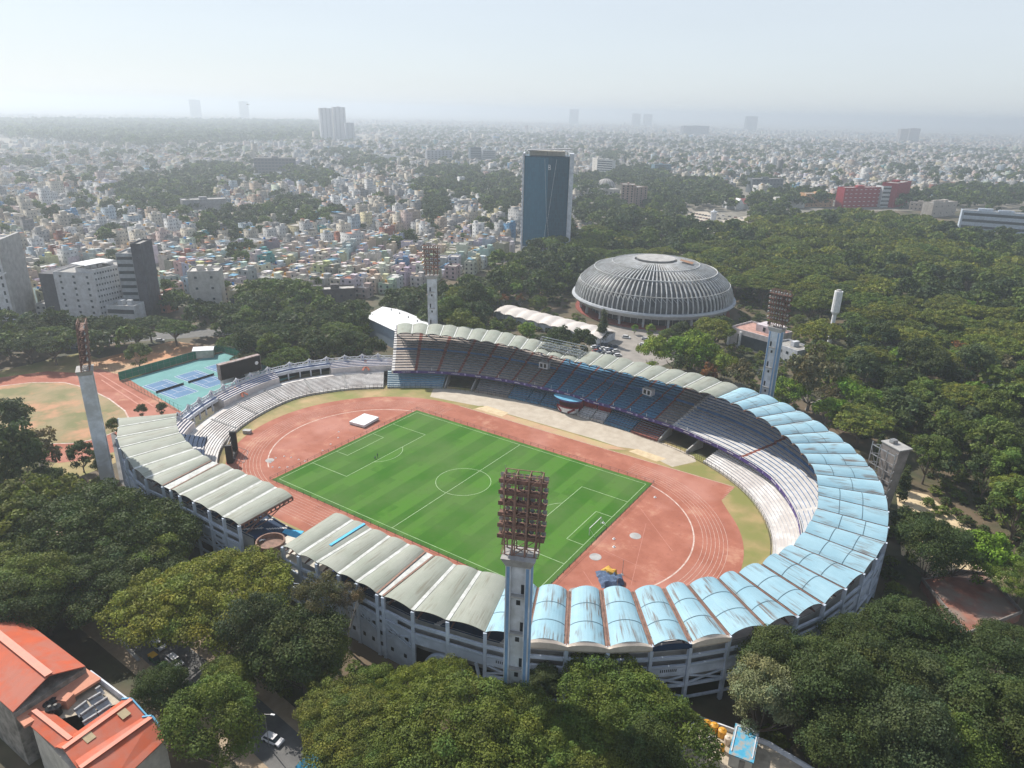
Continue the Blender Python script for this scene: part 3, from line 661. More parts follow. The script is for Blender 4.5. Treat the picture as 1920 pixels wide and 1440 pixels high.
SP(mb, 'dignitaries_box', ['white', 'maroon', 'purple', 'sky_sheet', 'maroon'])
for xx in (7, 13.5): SP(MB().box((xx, 75.6, 4.1), (6, .2, 2.6)), 'maroon_backdrop', 'maroon')
# press cabins hanging high in the main stand
for a, dd in ((th_of((-20, 86)), 12.5), (th_of((30, 86)), 12.5)):
    x, y = bowl(a, dd); a = NA(a); c_ = SP(MB().box((x, y, 13.2), (2.6, 4.2, 2.6), a), 'press_cabin', 'concrete_white')
    for s_ in (-.9, .9):
        SP(MB().box((x-math.cos(a)*1.33-math.sin(a)*s_, y-math.sin(a)*1.33+math.cos(a)*s_, 13.2), (.06, 1.1, 1.7), a), 'cabin_window', 'black', sub=c_)

# ---------------- outer facade ----------------
M['fac'] = plain('blue_white_facade', (.62, .68, .78), (.36, .41, .48), .3, big=(.12, (.42, .47, .54)))
def column(P, z1=None, z0=0):
    z1 = P[2]-.1; SP(MB().box((P[0], P[1], (z0+z1)/2), (.75, .75, z1-z0), math.atan2(P[1]-10, P[0]-5)), 'column', 'fac')
def _column(P, z1=16.4, z0=0): SP(MB().box((P[0], P[1], (z0+z1)/2), (.75, .75, z1-z0), math.atan2(P[1]-10, P[0]-5)), 'column', 'fac')
def facade(P, Qp, kind, k):
    P = np.array([P[0], P[1], 0]); Qp = np.array([Qp[0], Qp[1], 0]); d = Qp-P; Ln = np.linalg.norm(d); d /= Ln
    out = np.array([d[1], -d[0], 0]); 
    if out[:2] @ (P[:2]-CEN) < 0: out = -out
    mb = MB(); a = P+d*.4; b_ = Qp-d*.4; inn = P-out*.15
    def bm(z, h, w_=.5): mb.beam(a+[0, 0, z], b_+[0, 0, z], w_, h)
    bm(12.9, .75); bm(10.7, .45)
    mb.beam(a+[0, 0, 9.3], b_+[0, 0, 9.3], .3, 2.0)
    pts = MB()
    if kind in ('wall', 'brace'):
        mb.beam(a+[0, 0, 4.05]-out*.1, b_+[0, 0, 4.05]-out*.1, .3, 8.1)
        mb.beam(a+[0, 0, 11.8]-out*.1, a*.55+b_*.45+[0, 0, 11.8]-out*.1, .2, 1.4) if k % 3 == 0 else None
    else:
        bm(5.6, .6); bm(2.2, .4)
        mb.beam(a+[0, 0, 8.1], b_+[0, 0, 6.0], .3, .35); mb.beam(a+[0, 0, 6.0], b_+[0, 0, 8.1], .3, .35)
        if k % 2: mb.beam(a+[0, 0, 5.2], b_+[0, 0, 2.6], .25, .3)
    if kind == 'brace':
        o2 = out*.18
        for (u0, z0, u1, z1) in ((.05, 9.9, .95, 7.3), (.05, 8.8, .95, 6.5), (.05, 7, .95, 9.4), (.05, 5.4, .5, 8.4)):
            mb.beam(a*(1-u0)+b_*u0+o2+[0, 0, z0], a*(1-u1)+b_*u1+o2+[0, 0, z1], .2, .35)
    SP(mb, 'facade_bay', 'fac')
    sl_ = MB()
    if k % 2:
        for i in range(9): sl_.box(tuple(P+d*(Ln*.3+i*Ln*.05)+out*.14+[0, 0, 9.7]), (.04, .22, .7), math.atan2(out[1], out[0]))
        SP(sl_, 'parapet_slots', 'dark')
    if kind == 'brace':
        for q in range(3): SP(MB().box(tuple(P+d*(Ln*(.22+.28*q))+out*.17+[0, 0, 8.3]), (.04, 1.0, .9), math.atan2(out[1], out[0])), 'opening', 'dark')
    if kind == 'wall' or kind == 'brace':
        for z in (6.4, 3.4) if kind == 'wall' else (3.4,):
            for u in (.25, .7):
                SP(MB().box(tuple(P+d*(Ln*u)+out*.07+[0, 0, z]), (.08, .8, 1.0), math.atan2(out[1], out[0])), 'window', 'dark')
for k, L in enumerate(LA): column(L[0])
for k, L in enumerate(LB): column(L[0], z0=(8.2 if k == 8 else 0))
for k, L in enumerate(LG): column(L[0])
for k in range(0, 23, 2): column(LF[k][0])
for k in range(13): facade(LA[k][0], LA[k+1][0], 'open', k)
for k in range(9):
    if k >= 7: continue
    facade(LB[k][0], LB[k+1][0], {0: 'open', 1: 'open', 2: 'wall', 3: 'brace', 4: 'brace', 5: 'wall', 6: 'brace'}[k], k)
for k in range(12): facade(LG[k][0], LG[k+1][0], 'open', k)
facade(LB[-1][0], LG[0][0], 'open', 1)
# entrance arch below two bays
P, Qp = LB[7][0]*[1, 1, 0], LB[9][0]*[1, 1, 0]; d = (Qp-P); Ln = np.linalg.norm(d); d /= Ln; mb = MB()
for (z, h) in ((12.9, .75), (10.7, .45), (9.2, 2.2)): mb.beam(P+[0, 0, z], Qp+[0, 0, z], .5 if h < 2 else .3, h)
n = 14; c0 = P+d*Ln*.45; V = []
for i in range(n+1):
    a = math.pi*i/n
    for rr, zz in ((4.2, 0), (5.3, 0)):
        for s_ in (-.5, .5): V.append(c0+d*rr*math.cos(a)+np.array([d[1], -d[0], 0])*s_+[0, 0, 2.2+rr*.98*math.sin(a)])
Fq = []
for i in range(n):
    for j, k2 in ((0, 1), (1, 3), (3, 2), (2, 0)): Fq.append((4*i+j, 4*i+k2, 4*i+4+k2, 4*i+4+j))
mb.add(V, Fq); mb.beam(P+d*Ln*.88+[0, 0, 8], P+d*Ln*.98+[0, 0, 0], .6, .5)
SP(mb, 'entrance_arch', 'fac')
# stair turret with a round brick top, blue seats and a tarpaulin at the near gap
tx, ty = up(508, 1022, 12)[:2]
SP(MB().cyl((tx, ty), 2.6, 0, 11.2, 20), 'stair_turret', 'cream')
V = []; mb = MB(); n = 24
for i in range(n):
    a = 6.2832*i/n
    for r_, z in ((2.5, 10.9), (3.6, 12.6), (3.6, 13.4), (3.2, 13.4), (3.2, 12.2), (.01, 12.2)): V.append((tx+r_*math.cos(a), ty+r_*math.sin(a), z))
mb.add(V, [(6*i+j, 6*((i+1) % n)+j, 6*((i+1) % n)+j+1, 6*i+j+1) for i in range(n) for j in range(5)]); SP(mb, 'turret_bowl', 'rustred')
SP(MB().box((tx+3.2, ty+3.5, 11.2), (7, 6, .4), .2), 'gap_roof_slab', 'cream')
sweep('lower_seating', lambda a: [(-.3, 0, 0), (-.3, .9, 0)]+rows(.6, .9, 6, .9, .4)+[(8, 3.3, 0), (8, 0, 0)], TGAP0-.12, TGAP1, [plain('royal_blue_seats', (.035, .07, .3), (.025, .05, .18), .8), 'seatR'])
p_ = up(545, 1003, 8); tag(MB().beam(p_-[2.6, 1, 0], p_+[2.6, 1, .3], 4.2, .15).build('tarpaulin', [plain('cyan_tarpaulin', (.08, .42, .66), (.06, .3, .5), .5)]), 'bright cyan tarpaulin canopy in the roof gap beside the round brick turret', 'tarpaulin')
sweep('gap_stand_wall', lambda a: [(8, 0, 0), (8, 8, 0), (depth(a)-1, 8, 0), (depth(a)-1, 0, 0)], TGAP0, TGAP1, ['cream'])
# ---------------- floodlight towers ----------------
def box_mesh(name, d, mat):
    return MB().box((0, 0, 0), d).mesh(name, mat)
lampm = MB(); lampm.cyl((0, 0, 0), .46, -.12, .3, 12, .26); lampm.box((0, 0, -.16), (.5, .12, .12))
lampm.v = [(x, z, y) for x, y, z in lampm.v]; LAMP = lampm.mesh('floodlamp', 'lamp')
M['shaft'] = plain('tower_paint', (.74, .76, .79), (.52, .55, .58), .3, big=(.2, (.46, .47, .47)))
M['shaftblue'] = plain('tower_blue_trim', (.20, .33, .50), (.14, .24, .38), .4)
def tower(P, hs, ht, face, label, tint='shaftblue', rows_=6, cols=8, mast=True, side=-1):
    rz = math.atan2(face[1], face[0])-math.pi/2       # local +Y looks at the pitch
    t_ = empty('floodlight_tower', (P[0], P[1], 0), rz, label=label, cat='floodlight tower', group='four floodlight towers round the stadium')
    mb = MB(); mb.box((-1.75, 0, hs/2), (1.0, 3.6, hs), 0, 0).box((1.75, 0, hs/2), (1.0, 3.6, hs), 0, 0).box((0, .25, hs/2), (2.5, 2.6, hs), 0, 0)
    for s_ in (-1, 1): mb.box((s_*1.75, side*1.83, hs/2), (.55, .05, hs-.4), 0, 1); mb.box((s_*2.27, 0, hs/2), (.05, 2.2, hs-.4), 0, 1)
    mb.build('shaft', ['shaft', tint], t_)
    cap = MB(); V = [(x*sx, y*sy, z) for z, sx, sy in ((hs, 2.3, 1.9), (hs+1.6, 3.1, 2.3)) for x, y in ((-1, -1), (1, -1), (1, 1), (-1, 1))]
    cap.add(V, [(3, 2, 1, 0), (4, 5, 6, 7), (0, 1, 5, 4), (1, 2, 6, 5), (2, 3, 7, 6), (3, 0, 4, 7)]); cap.build('tower_cap', 'concrete', t_)
    me = box_mesh('ledge', (2.6, 1.0, .35), 'concrete'); wm = box_mesh('window', (.75, .08, 1.0), 'dark'); dm = box_mesh('doorway', (.6, .08, 2.0), 'dark')
    k = 0; z = hs-6.5
    while z > 4:
        link('ledge', me, t_, loc=(0, side*(1.4+.3*(side > 0)), z)); link('doorway', dm, t_, loc=(.85, side*(1.08+.5*(side > 0)), z+1.3)); link('window', wm, t_, loc=(.1, side*(1.08+.5*(side > 0)), z-1.7))
        z -= 8.3; k += 1
    # lattice head
    z0, z1 = hs+1.6, ht; W = 3.9; fr = MB(); yy = .3
    lean = lambda z: (z-z0)/(z1-z0)*1.3
    for x in (-3.3, -1.15, 1.15, 3.3):
        for y in (yy-1.1, yy+1.1): fr.beam((x*.8, y, z0-.2), (x, y+lean(z1), z1), .22, .22)
    for q in range(9):
        z = z0+(z1-z0)*q/8; zz = z0+(z1-z0)*(q+1)/8
        for y in (yy-1.1, yy+1.1): fr.beam((-3.4, y+lean(z), z), (3.4, y+lean(z), z), .12, .12)
        for x in (-3.3, -1.15, 1.15, 3.3): fr.beam((x, yy-1.1+lean(z), z), (x, yy+1.1+lean(z), z), .1, .1)
        if q < 8:
            for (xa, xb) in ((-3.3, -1.15), (1.15, 3.3)) if q % 2 else ((-1.15, 1.15),):
                fr.beam((xa, yy-1.1+lean(z), z), (xb, yy-1.1+lean(zz), zz), .13, .13); fr.beam((xa, yy+1.1+lean(z), z), (xb, yy+1.1+lean(zz), zz), .1, .1)
            for x in (-3.3, 3.3): fr.beam((x, yy-1.1+lean(z), z), (x, yy+1.1+lean(zz), zz), .1, .1)
    for s_ in (-.32, .32): fr.beam((s_*3.6-.2, yy-1.25, z0), (s_*3.6, yy-1.2+lean(z1), z1), .3, .22)
    fr.build('lattice_frame', 'rustred', t_)
    for r_ in range(rows_):
        z = z0+2.4+(z1-z0-2.6)*(r_+.55)/rows_; y = yy+lean(z)
        pf = MB().box((0, y+.2, z-.55), (8.4, 2.2, .12)).beam((-4.2, y-.9, z-.2), (4.2, y-.9, z-.2), .1, .8).beam((-4.2, y+1.2, z+.35), (4.2, y+1.2, z+.35), .07, .07)
        for x in (-4.2, -2.1, 0, 2.1, 4.2): pf.beam((x, y+1.2, z-.5), (x, y+1.2, z+.4), .07, .07)
        pf_ = pf.build('lamp_platform', 'rust', t_)
        for c_ in range(cols):
            if (r_*cols+c_*3) % 11 == 5 and r_ < rows_-1: continue
            link('lamp', LAMP, pf_, loc=(-3.85+7.7*c_/(cols-1), y+.9, z+.15))
    if mast: MB().beam((-3.2, 1, z1), (-3.2, 1, z1+1.6), .06, .06).beam((3.1, 1, z1), (3.1, 1, z1+1.2), .06, .06).build('lightning_rod', 'steel', t_)
    return t_
T_near = up(975, 1045, 41); T_left = up(160, 697, 39.5); T_far = up(810, 520, 37.5); T_right = up(1457, 618, 37.5)
tower(T_near, 40.2, 57, (-.38, .92), 'rust headed white floodlight tower standing in front of the near blue roofs')
tower(T_left, 39, 55, (.5, .87), 'floodlight tower seen edge-on beside the left end of the grey roof', tint='shaft')
tower(T_far, 37, 53.5, (.55, -.84), 'floodlight tower behind the far left corner of the stadium, city houses behind its lamps', tint='shaft', side=1)
tower(T_right, 37, 53.5, (-.2, -.98), 'blue edged floodlight tower behind the grey to blue roof joint, near the pink terrace building', side=1)

# ---------------- things in the bowl ----------------
a, b_ = up(412, 713, 8.6), up(488, 692, 8.6); d = (b_-a)[:2]; L_ = float(np.hypot(*d)); rz = math.atan2(d[1], d[0])
M['oldwhite'] = plain('screen_casing', (.4, .36, .34), (.2, .12, .1), .5)
sc = empty('video_scoreboard', a, rz, label='wide black video scoreboard on posts at the top of the open white terrace', cat='scoreboard')
H_ = htop(a, 684)-8.6
MB().box((L_/2, 0, H_/2), (L_, 2.2, H_)).build('screen_box', 'oldwhite', sc)
MB().box((L_/2, -1.36, H_/2), (L_-.6, .1, H_-.5)).build('screen', [plain('screen_dark', (.03, .024, .022), (.02, .017, .016), .4, rough=.95, spec=.05)], sc)
_e = MB().cyl((0, 0), .8, 0, .1, 16).build('emblem', 'white', sc); _e.rotation_euler.x = math.pi/2; _e.location = (L_-2.2, -1.43, H_*.55)
for x in (1, L_-1.2): MB().box((x, .3, -1.6), (.9, .9, 3.4)).build('post', 'white', sc)
MB().box((L_/2, .8, -1.4), (L_*.9, .2, 2.2)).build('back_panel', 'concrete_white', sc)
MB().cyl((L_*.42, -1.9, 0), 1.9, -4, .2, 14, 2.2).build('loudspeaker_cluster', 'black', sc)

a, b_ = up(432, 868, 0), up(443, 842, 0); d = (b_-a)[:2]; rz = math.atan2(d[1], d[0]); L_ = 8.5
g = empty('stage_screen', a, rz, label='open black truss screen frame facing the left bend of the track', cat='screen frame'); H_ = 8.0
MB().box((0, 0, H_*.42), (1.1, 2.2, H_*.85)).box((L_, 0, H_*.5), (1.1, 2.2, H_)).build('side_tower', 'black', g)
MB().box((L_/2, 0, .8), (L_-1.1, 2.4, 1.6)).build('base_stage', 'black', g)
mb = MB()
for x in (1.2, 3, 5, 7): mb.beam((x, .6, 1.6), (x, .6, 6.4), .18, .18)
for z in (2.6, 4.6, 6.4): mb.beam((.5, .6, z), (L_-.5, .6, z), .18, .18)
mb.beam((0, -1, 2), (-.5, -4.5, 0), .12, .12).beam((L_, -1, 2), (L_, -4.5, 0), .12, .12).beam((-.5, -4.5, .1), (L_, -4.5, .1), .12, .12).build('truss', 'steel', g)

# white mat, grey cabinet by terrace, goal, weights and discs
c_ = up(683, 790, .4); 
g = empty('landing_mat', (*c_[:2], .05), R(6), label='large white high jump landing mat on the red area left of the pitch', cat='landing mat')
MB().box((0, 0, .75), (7.2, 9.2, 1.0)).build('cushion', 'white', g); MB().box((0, 0, .13), (6.8, 8.8, .24)).build('base_frame', 'black', g)
mb = MB(); q = up(394, 1, 0)
g = empty('covered_table', (*up(464, 812, 0)[:2], .04), .4, label='small grey covered box on the grass beside the left bend', cat='box')
MB().box((0, 0, .6), (2.8, 1.7, 1.2)).build('box', 'concrete', g); MB().box((0, 0, 1.24), (3, 1.9, .08)).build('lid', 'steel', g)
def goal(x, y, rz, label):
    g = empty('football_goal', (x, y, .14), rz, label=label, cat='goal')
    for s_ in (-3.66, 3.66): MB().box((0, s_, 1.22), (.14, .14, 2.44)).build('post', 'white', g); MB().beam((0, s_, 2.3), (1.8, s_, .1), .05, .05).build('stay', 'white', g)
    MB().box((0, 0, 2.44), (.14, 7.4, .14)).build('crossbar', 'white', g)
goal(PL-1.0, -.2, 0, 'white football goal at the right end of the pitch')
# pole vault bed
c_ = up(1141, 1086, 0)
g = empty('pole_vault_bed', (*c_[:2], .05), R(-48), label='blue and yellow crumpled cover over the pole vault landing bed', cat='landing mat')
M['vblue'] = plain('slate_blue_cover', (.1, .15, .24), (.05, .08, .14), 1.2); M['vyellow'] = plain('yellow_cover', (.6, .36, .06), (.45, .26, .05), .8)
def crumple(nx, ny, sx, sy, h, seed):
    r_ = random.Random(seed); mb = MB(); V = []
    for j in range(ny+1):
        for i in range(nx+1):
            e = min(i, nx-i, j, ny-j) > 0; V.append((sx*(i/nx-.5)+r_.uniform(-.2, .2), sy*(j/ny-.5)+r_.uniform(-.2, .2), (h*r_.uniform(.55, 1.1) if e else .02)))
    return mb.add(V, [(j*(nx+1)+i, j*(nx+1)+i+1, (j+1)*(nx+1)+i+1, (j+1)*(nx+1)+i) for j in range(ny) for i in range(nx)])
crumple(7, 6, 7, 5.5, 1.2, 3).build('blue_cover', 'vblue', g); o_ = crumple(5, 5, 4.4, 3.4, 1.5, 5).build('yellow_cover', 'vyellow', g); o_.location = (-2.4, .8, .1); o_.rotation_euler.z = .5
o_ = crumple(4, 4, 3, 2.8, 2.1, 8).build('folded_flap', 'vblue', g); o_.location = (1.6, 2.2, .1)
for x, y in ((-1.5, 4.2), (5, .8)): MB().beam((x, y, 0), (x, y, 4.6), .1, .1).beam((x-.5, y, .05), (x+.5, y, .05), .5, .1).build('upright', 'steel', g)
# small weights / cones
for (px_, py_, lb) in ((1117, 1143-162, None),): pass
cone = MB(); cone.cyl((0, 0), .45, 0, .08, 10).cyl((0, 0), .3, .08, .5, 10, .12); CM = cone.mesh('marker', 'white')
ws = [('white marker cone on the red area just right of the pitch corner', 1131, 981), ('white marker cone closest to the middle of the right end line', 1151, 1023-12), ('lone white marker cone near the pole vault bed', 1151, 1026), ('black weight alone on the upper part of the right red area', 1228, 933)]
for lb, x, y in ws:
    q = up(x, y, 0); o_ = link('marker_cone', CM, loc=(q[0], q[1], .06)); tag(o_, lb, 'marker cone', 'markers on the red D areas')
sm = [(507, 868), (511, 876), (524, 877), (539, 876), (517, 859), (533, 856), (546, 858), (560, 862), (572, 865), (605, 845), (620, 833), (634, 821), (635, 810)]
nms = ['leftmost', 'second', 'third', 'fourth', 'fifth', 'sixth', 'seventh', 'eighth', 'ninth']
for k, (x, y) in enumerate(sorted(sm)):
    q = up(x, y, 0); o_ = link('field_marker', CM, loc=(q[0], q[1], .06)); o_.scale = (.7, .7, .6)
    dsc = f'small white marker scattered round the left throwing circle, {nms[k]} from the left' if k < 9 else f'small marker close to the left goal line, {["lowest", "second lowest", "second highest", "highest"][k-9]} of four'
    tag(o_, dsc, 'marker', 'markers round the left throwing circle')
# two people training by the penalty arc
def person(P, rz, shirt, pose, label):
    bm_ = bpy.data.meshes.new('person')
    if pose == 'stand':
        J = dict(pel=(0, 0, .95), ch=(0, .02, 1.35), nk=(0, .02, 1.52), hd=(0, .03, 1.7), hl=(-.1, 0, .9), kl=(-.14, .05, .5), fl=(-.16, 0, .05), tl=(-.16, .18, .03), hr=(.1, 0, .9), kr=(.13, .05, .5), fr=(.17, -.05, .05), tr=(.17, .14, .03), sl=(-.2, 0, 1.42), el=(-.28, .03, 1.14), wl=(-.26, .16, .9), sr=(.2, 0, 1.42), er=(.3, .06, 1.16), wr=(.3, .25, 1.0))
    else:
        J = dict(pel=(0, 0, .5), ch=(0, .3, .78), nk=(0, .42, .88), hd=(0, .55, .98), hl=(-.1, 0, .48), kl=(-.2, .4, .45), fl=(-.2, .15, .05), tl=(-.2, .35, .03), hr=(.1, 0, .48), kr=(.2, .4, .4), fr=(.22, .2, .05), tr=(.22, .4, .03), sl=(-.19, .32, .82), el=(-.26, .5, .6), wl=(-.22, .66, .4), sr=(.19, .32, .82), er=(.26, .5, .6), wr=(.22, .7, .42))
    ks = list(J); E_ = [('pel', 'ch'), ('ch', 'nk'), ('nk', 'hd'), ('pel', 'hl'), ('hl', 'kl'), ('kl', 'fl'), ('fl', 'tl'), ('pel', 'hr'), ('hr', 'kr'), ('kr', 'fr'), ('fr', 'tr'), ('ch', 'sl'), ('sl', 'el'), ('el', 'wl'), ('ch', 'sr'), ('sr', 'er'), ('er', 'wr')]
    bm_.from_pydata([J[k] for k in ks], [(ks.index(a), ks.index(b)) for a, b in E_], []); o = bpy.data.objects.new('person', bm_); COL.objects.link(o)
    o.modifiers.new('skin', 'SKIN'); o.modifiers.new('sub', 'SUBSURF').levels = 1; o.modifiers['sub'].render_levels = 2
    if not bm_.skin_vertices: bm_.attributes.new  # skin layer is added below
    import bmesh
    b2 = bmesh.new(); b2.from_mesh(bm_); ly = b2.verts.layers.skin.verify()
    rad = dict(pel=.14, ch=.16, nk=.06, hd=.11, hl=.1, kl=.065, fl=.045, tl=.035, hr=.1, kr=.065, fr=.045, tr=.035, sl=.07, el=.045, wl=.03, sr=.07, er=.045, wr=.03)
    for v, k in zip(b2.verts, ks): v[ly].radius = (rad[k], rad[k]); v[ly].use_root = (k == 'pel')
    b2.to_mesh(bm_); b2.free(); bm_.materials.append(M['objpaint']); o.color = (*shirt, 1)
    o.location = (P[0], P[1], .15); o.rotation_euler.z = rz; tag(o, label, 'person', 'players on the pitch')
person(up(708, 858, .1), 2.6, (.04, .05, .1), 'stand', 'person in dark clothes standing by the left penalty arc')
person(up(703, 861, .1), .5, (.1, .1, .14), 'crouch', 'person in dark clothes crouching beside the one standing at the penalty arc')

# fences
def fence(pts, h, step, label, mat='steel', post=.08, rails=(1., .55), mesh=None, z0=0.):
    fo = empty('fence', (*pts[0][:2], 0)); tag(fo, label, 'fence'); ox, oy = pts[0][:2]
    rl = MB(); ps = MB(); nets = MB(); n = 0
    for (a, b_) in zip(pts[:-1], pts[1:]):
        a = np.array([a[0]-ox, a[1]-oy]); b_ = np.array([b_[0]-ox, b_[1]-oy]); L_ = np.hypot(*(b_-a)); k = max(1, round(L_/step))
        for r_ in rails: rl.beam((*a, z0+h*r_), (*b_, z0+h*r_), .06, .06)
        if mesh: nets.beam((*a, z0+h*.5), (*b_, z0+h*.5), .02, h*.96)
        for i in range(k): q = a+(b_-a)*i/k; ps.box((q[0], q[1], z0+h/2), (post, post, h)); n += 1
    rl.build('rail', mat, fo); o = ps.build('fence_posts', mat, fo)
    if n > 1: o['kind'] = 'stuff'
    if mesh: nets.build('netting', mesh, fo)
    return fo
M['fencedk'] = plain('dark_fence_steel', (.09, .09, .1), (.06, .05, .05), 1)
fence([(-PL-1.9, -PW-2.2), (-PL-1.9, PW+2.2), (PL+1.9, PW+2.2), (PL+1.9, -PW-2.2), (-PL-1.9, -PW-2.2)], 1.25, 3.2, 'low dark railing all round the green pitch', 'fencedk')
def fl(t0, t1, d): n = max(2, int(abs(t1-t0)/.05)); return [bowl(t0+(t1-t0)*i/n, d) for i in range(n+1)]
fence(fl(TE1+.0, TL1+.5, -.8), 2.3, 2.0, 'tall dark spectator fence in front of the open white terrace and the main stand', 'fencedk', rails=(1., .7, .4, .1))
fence(fl(TGAP1-1.2, TE0-.03, -.8), 2.3, 2.0, 'tall dark spectator fence round the right bend below the blue roofs', 'fencedk', rails=(1., .7, .4, .1))

# ---------------- tennis courts and training track ----------------
M['tgreen'] = plain('court_surround', (.13, .31, .3), (.1, .25, .25), .15); M['tblue'] = plain('court_blue', (.1, .2, .34), (.08, .16, .28), .2)
M['clay'] = plain('orange_clay', (.55, .28, .14), (.42, .2, .1), .12, big=(.06, (.4, .26, .15)))
sheet('tennis_surround', [(-177, -18.5), (-122, -21), (-122, 12), (-122, 34), (-176, 34)], .03, 'tgreen')
sheet('clay_court', [(-215, -16), (-182, -16), (-178, 32), (-182, 36), (-212, 30)], .03, 'clay')
def court(x0, y0):
    sheet('tennis_court', [(x0, y0), (x0+24, y0), (x0+24, y0+11), (x0, y0+11)], .045, 'tblue')
    mb = MB()
    def l2(ax, ay, bx, by): mb.box(((ax+bx)/2, (ay+by)/2, .058), (abs(bx-ax)+.14, abs(by-ay)+.14, .01))
    for y in (0, 11, 1.4, 9.6): l2(x0, y0+y, x0+24, y0+y)
    for x in (0, 24): l2(x0+x, y0+.2, x0+x, y0+10.8)
    for x in (5.6, 18.4): l2(x0+x, y0+1.6, x0+x, y0+9.4)
    l2(x0+5.8, y0+5.5, x0+18.2, y0+5.5)
    struct('court_lines', mb, 'white')
for k, y in enumerate((-15, 0, 15)):
    court(-164, y); g = empty('tennis_net', (-152, y+5.5, 0)); tag(g, ['tennis net on the blue court nearest the stadium gap', 'tennis net on the middle blue court', 'tennis net on the blue court partly behind the scoreboard'][k], 'tennis net', 'tennis nets')
    MB().box((0, 0, .5), (.04, 12.6, .95)).build('net', 'black', g)
    for s_ in (-6.4, 6.4): MB().box((0, s_, .55), (.12, .12, 1.1)).build('post', 'steel', g)
M['netting'] = plain('green_windbreak', (.03, .2, .12), (.02, .14, .08), .2)
fence([(-178.5, -17), (-178, 34), (-126, 36)], 4, 3, 'green windbreak fence between the clay court and the tennis courts', 'steel', mesh='netting')
fence([(-178.5, -17), (-160, -19), (-140, -20.5), (-124, -21.5)], 3, 3, 'low see-through green fence on the near side of the tennis courts', 'netting', rails=(1., .5, .1))
fence([(-215, -12), (-184, -14.5)], 3, 3, 'rusty wire fence at the corner of the orange clay court', 'rust', rails=(1., .5))
g = empty('court_shed', (*up(383, 668, 0)[:2], 0), .9, label='small pale shed with a white sheet roof behind the tennis courts', cat='shed')
MB().box((0, 0, 1.8), (9, 6, 3.6)).build('wall', 'cream', g); MB().beam((-4.8, 0, 4), (4.8, 0, 3.8), 6.8, .15).build('roof', 'white', g)
oc = [tuple(up(x, y, 0)[:2]) for x, y in ((-70, 712), (0, 715), (60, 708), (150, 702), (215, 725), (300, 775), (296, 800), (262, 815), (232, 845), (180, 850), (60, 870), (-70, 860))]
sheet('training_ground', [(-230, -8), (-186, -5), (-120, -23), (-108, -40), (-104, -60), (-104, -82), (-140, -92), (-235, -80)], .02, 'tan')
sheet('training_track', [tuple(up(x, y, 0)[:2]) for x, y in ((-60, 715), (0, 708), (90, 696), (155, 700), (185, 692), (232, 705), (345, 775), (345, 792), (285, 810), (255, 822), (230, 842), (170, 862), (110, 868), (60, 862), (-60, 845))], .035, 'track')
m, t, b = _new('oval_grass'); p = wpos(t)
c = mix(t, noise(t, p, .07, 4, .6, .4, .6), (.17, .165, .07), (.29, .22, .12)); c = mix(t, noise(t, p, .045, 4, .65, .5, .62), c, (.42, .23, .13))
t.links.new(c, b.inputs['Base Color']); b.inputs['Roughness'].default_value = .95; M['ovalg'] = m
ell = [(-60, 722), (0, 724), (60, 717), (120, 717), (165, 728), (205, 748), (234, 770), (243, 788), (225, 806), (185, 822), (140, 831), (95, 832), (45, 826), (0, 812), (-60, 800)]
sheet('oval_field', [tuple(up(x, y, 0)[:2]) for x, y in ell], .05, 'ovalg')
E_ = [up(x, y, .07) for x, y in ell]; mb = MB()
for a, b_ in zip(E_[1:-1], E_[2:]): mb.beam(a, b_, .55, .06)
struct('oval_kerb', mb, 'line')
mb = MB()
for a, b_ in (((185, 700), (288, 762)), ((190, 712), (270, 765))): mb.beam(up(*a, .06), up(*b_, .06), .5, .03)
struct('lane_markings', mb, 'faint')

# ---------------- ribbed dome ----------------
DC = np.array([-40., 247.]); g = empty('domed_arena', (*DC, 0), .3, label='round indoor arena with a huge dome of white curved ribs over grey glass', cat='arena')
prof = [(48.5, 9), (48.3, 12.5), (46.9, 16.6), (44.2, 20.4), (39.8, 24), (33.8, 27), (26.5, 29.2), (19.5, 30.5), (13, 31.1), (10, 31.3)]
n = 72; mb = MB(); V = [((r_-.7)*math.cos(6.2832*i/n), (r_-.7)*math.sin(6.2832*i/n), z-.5) and ((r_-.7)*math.cos(6.2832*i/n), (r_-.7)*math.sin(6.2832*i/n), z-.5) for r_, z in prof for i in range(n)]
mb.add(V, [(j*n+i, j*n+(i+1) % n, (j+1)*n+(i+1) % n, (j+1)*n+i) for j in range(len(prof)-1) for i in range(n)])
m, t, b = _new('dome_cladding'); c = mix(t, noise(t, wpos(t), .2, 4, .6), (.05, .055, .06), (.13, .135, .14)); t.links.new(c, b.inputs['Base Color']); b.inputs['Roughness'].default_value = .5; b.inputs['Specular IOR Level'].default_value = .4; M['domeskin'] = m; M['domerim'] = plain('dome_rim', (.5, .52, .55), (.36, .38, .4), .3)
mb.build('dome_skin', 'domeskin', g, smooth=True)
M['rib'] = plain('rib_white', (.55, .56, .56), (.36, .35, .33), .25, rough=.45)
rb = MB()
for (r0, z0), (r1, z1) in zip(prof[:-2], prof[1:-1]): rb.beam((r0, 0, z0), (r1, 0, z1), .55, .8)
RB = rb.mesh('rib', 'rib'); NR = 96
for i in range(NR): link('rib', RB, g, rz=6.28319*i/NR)
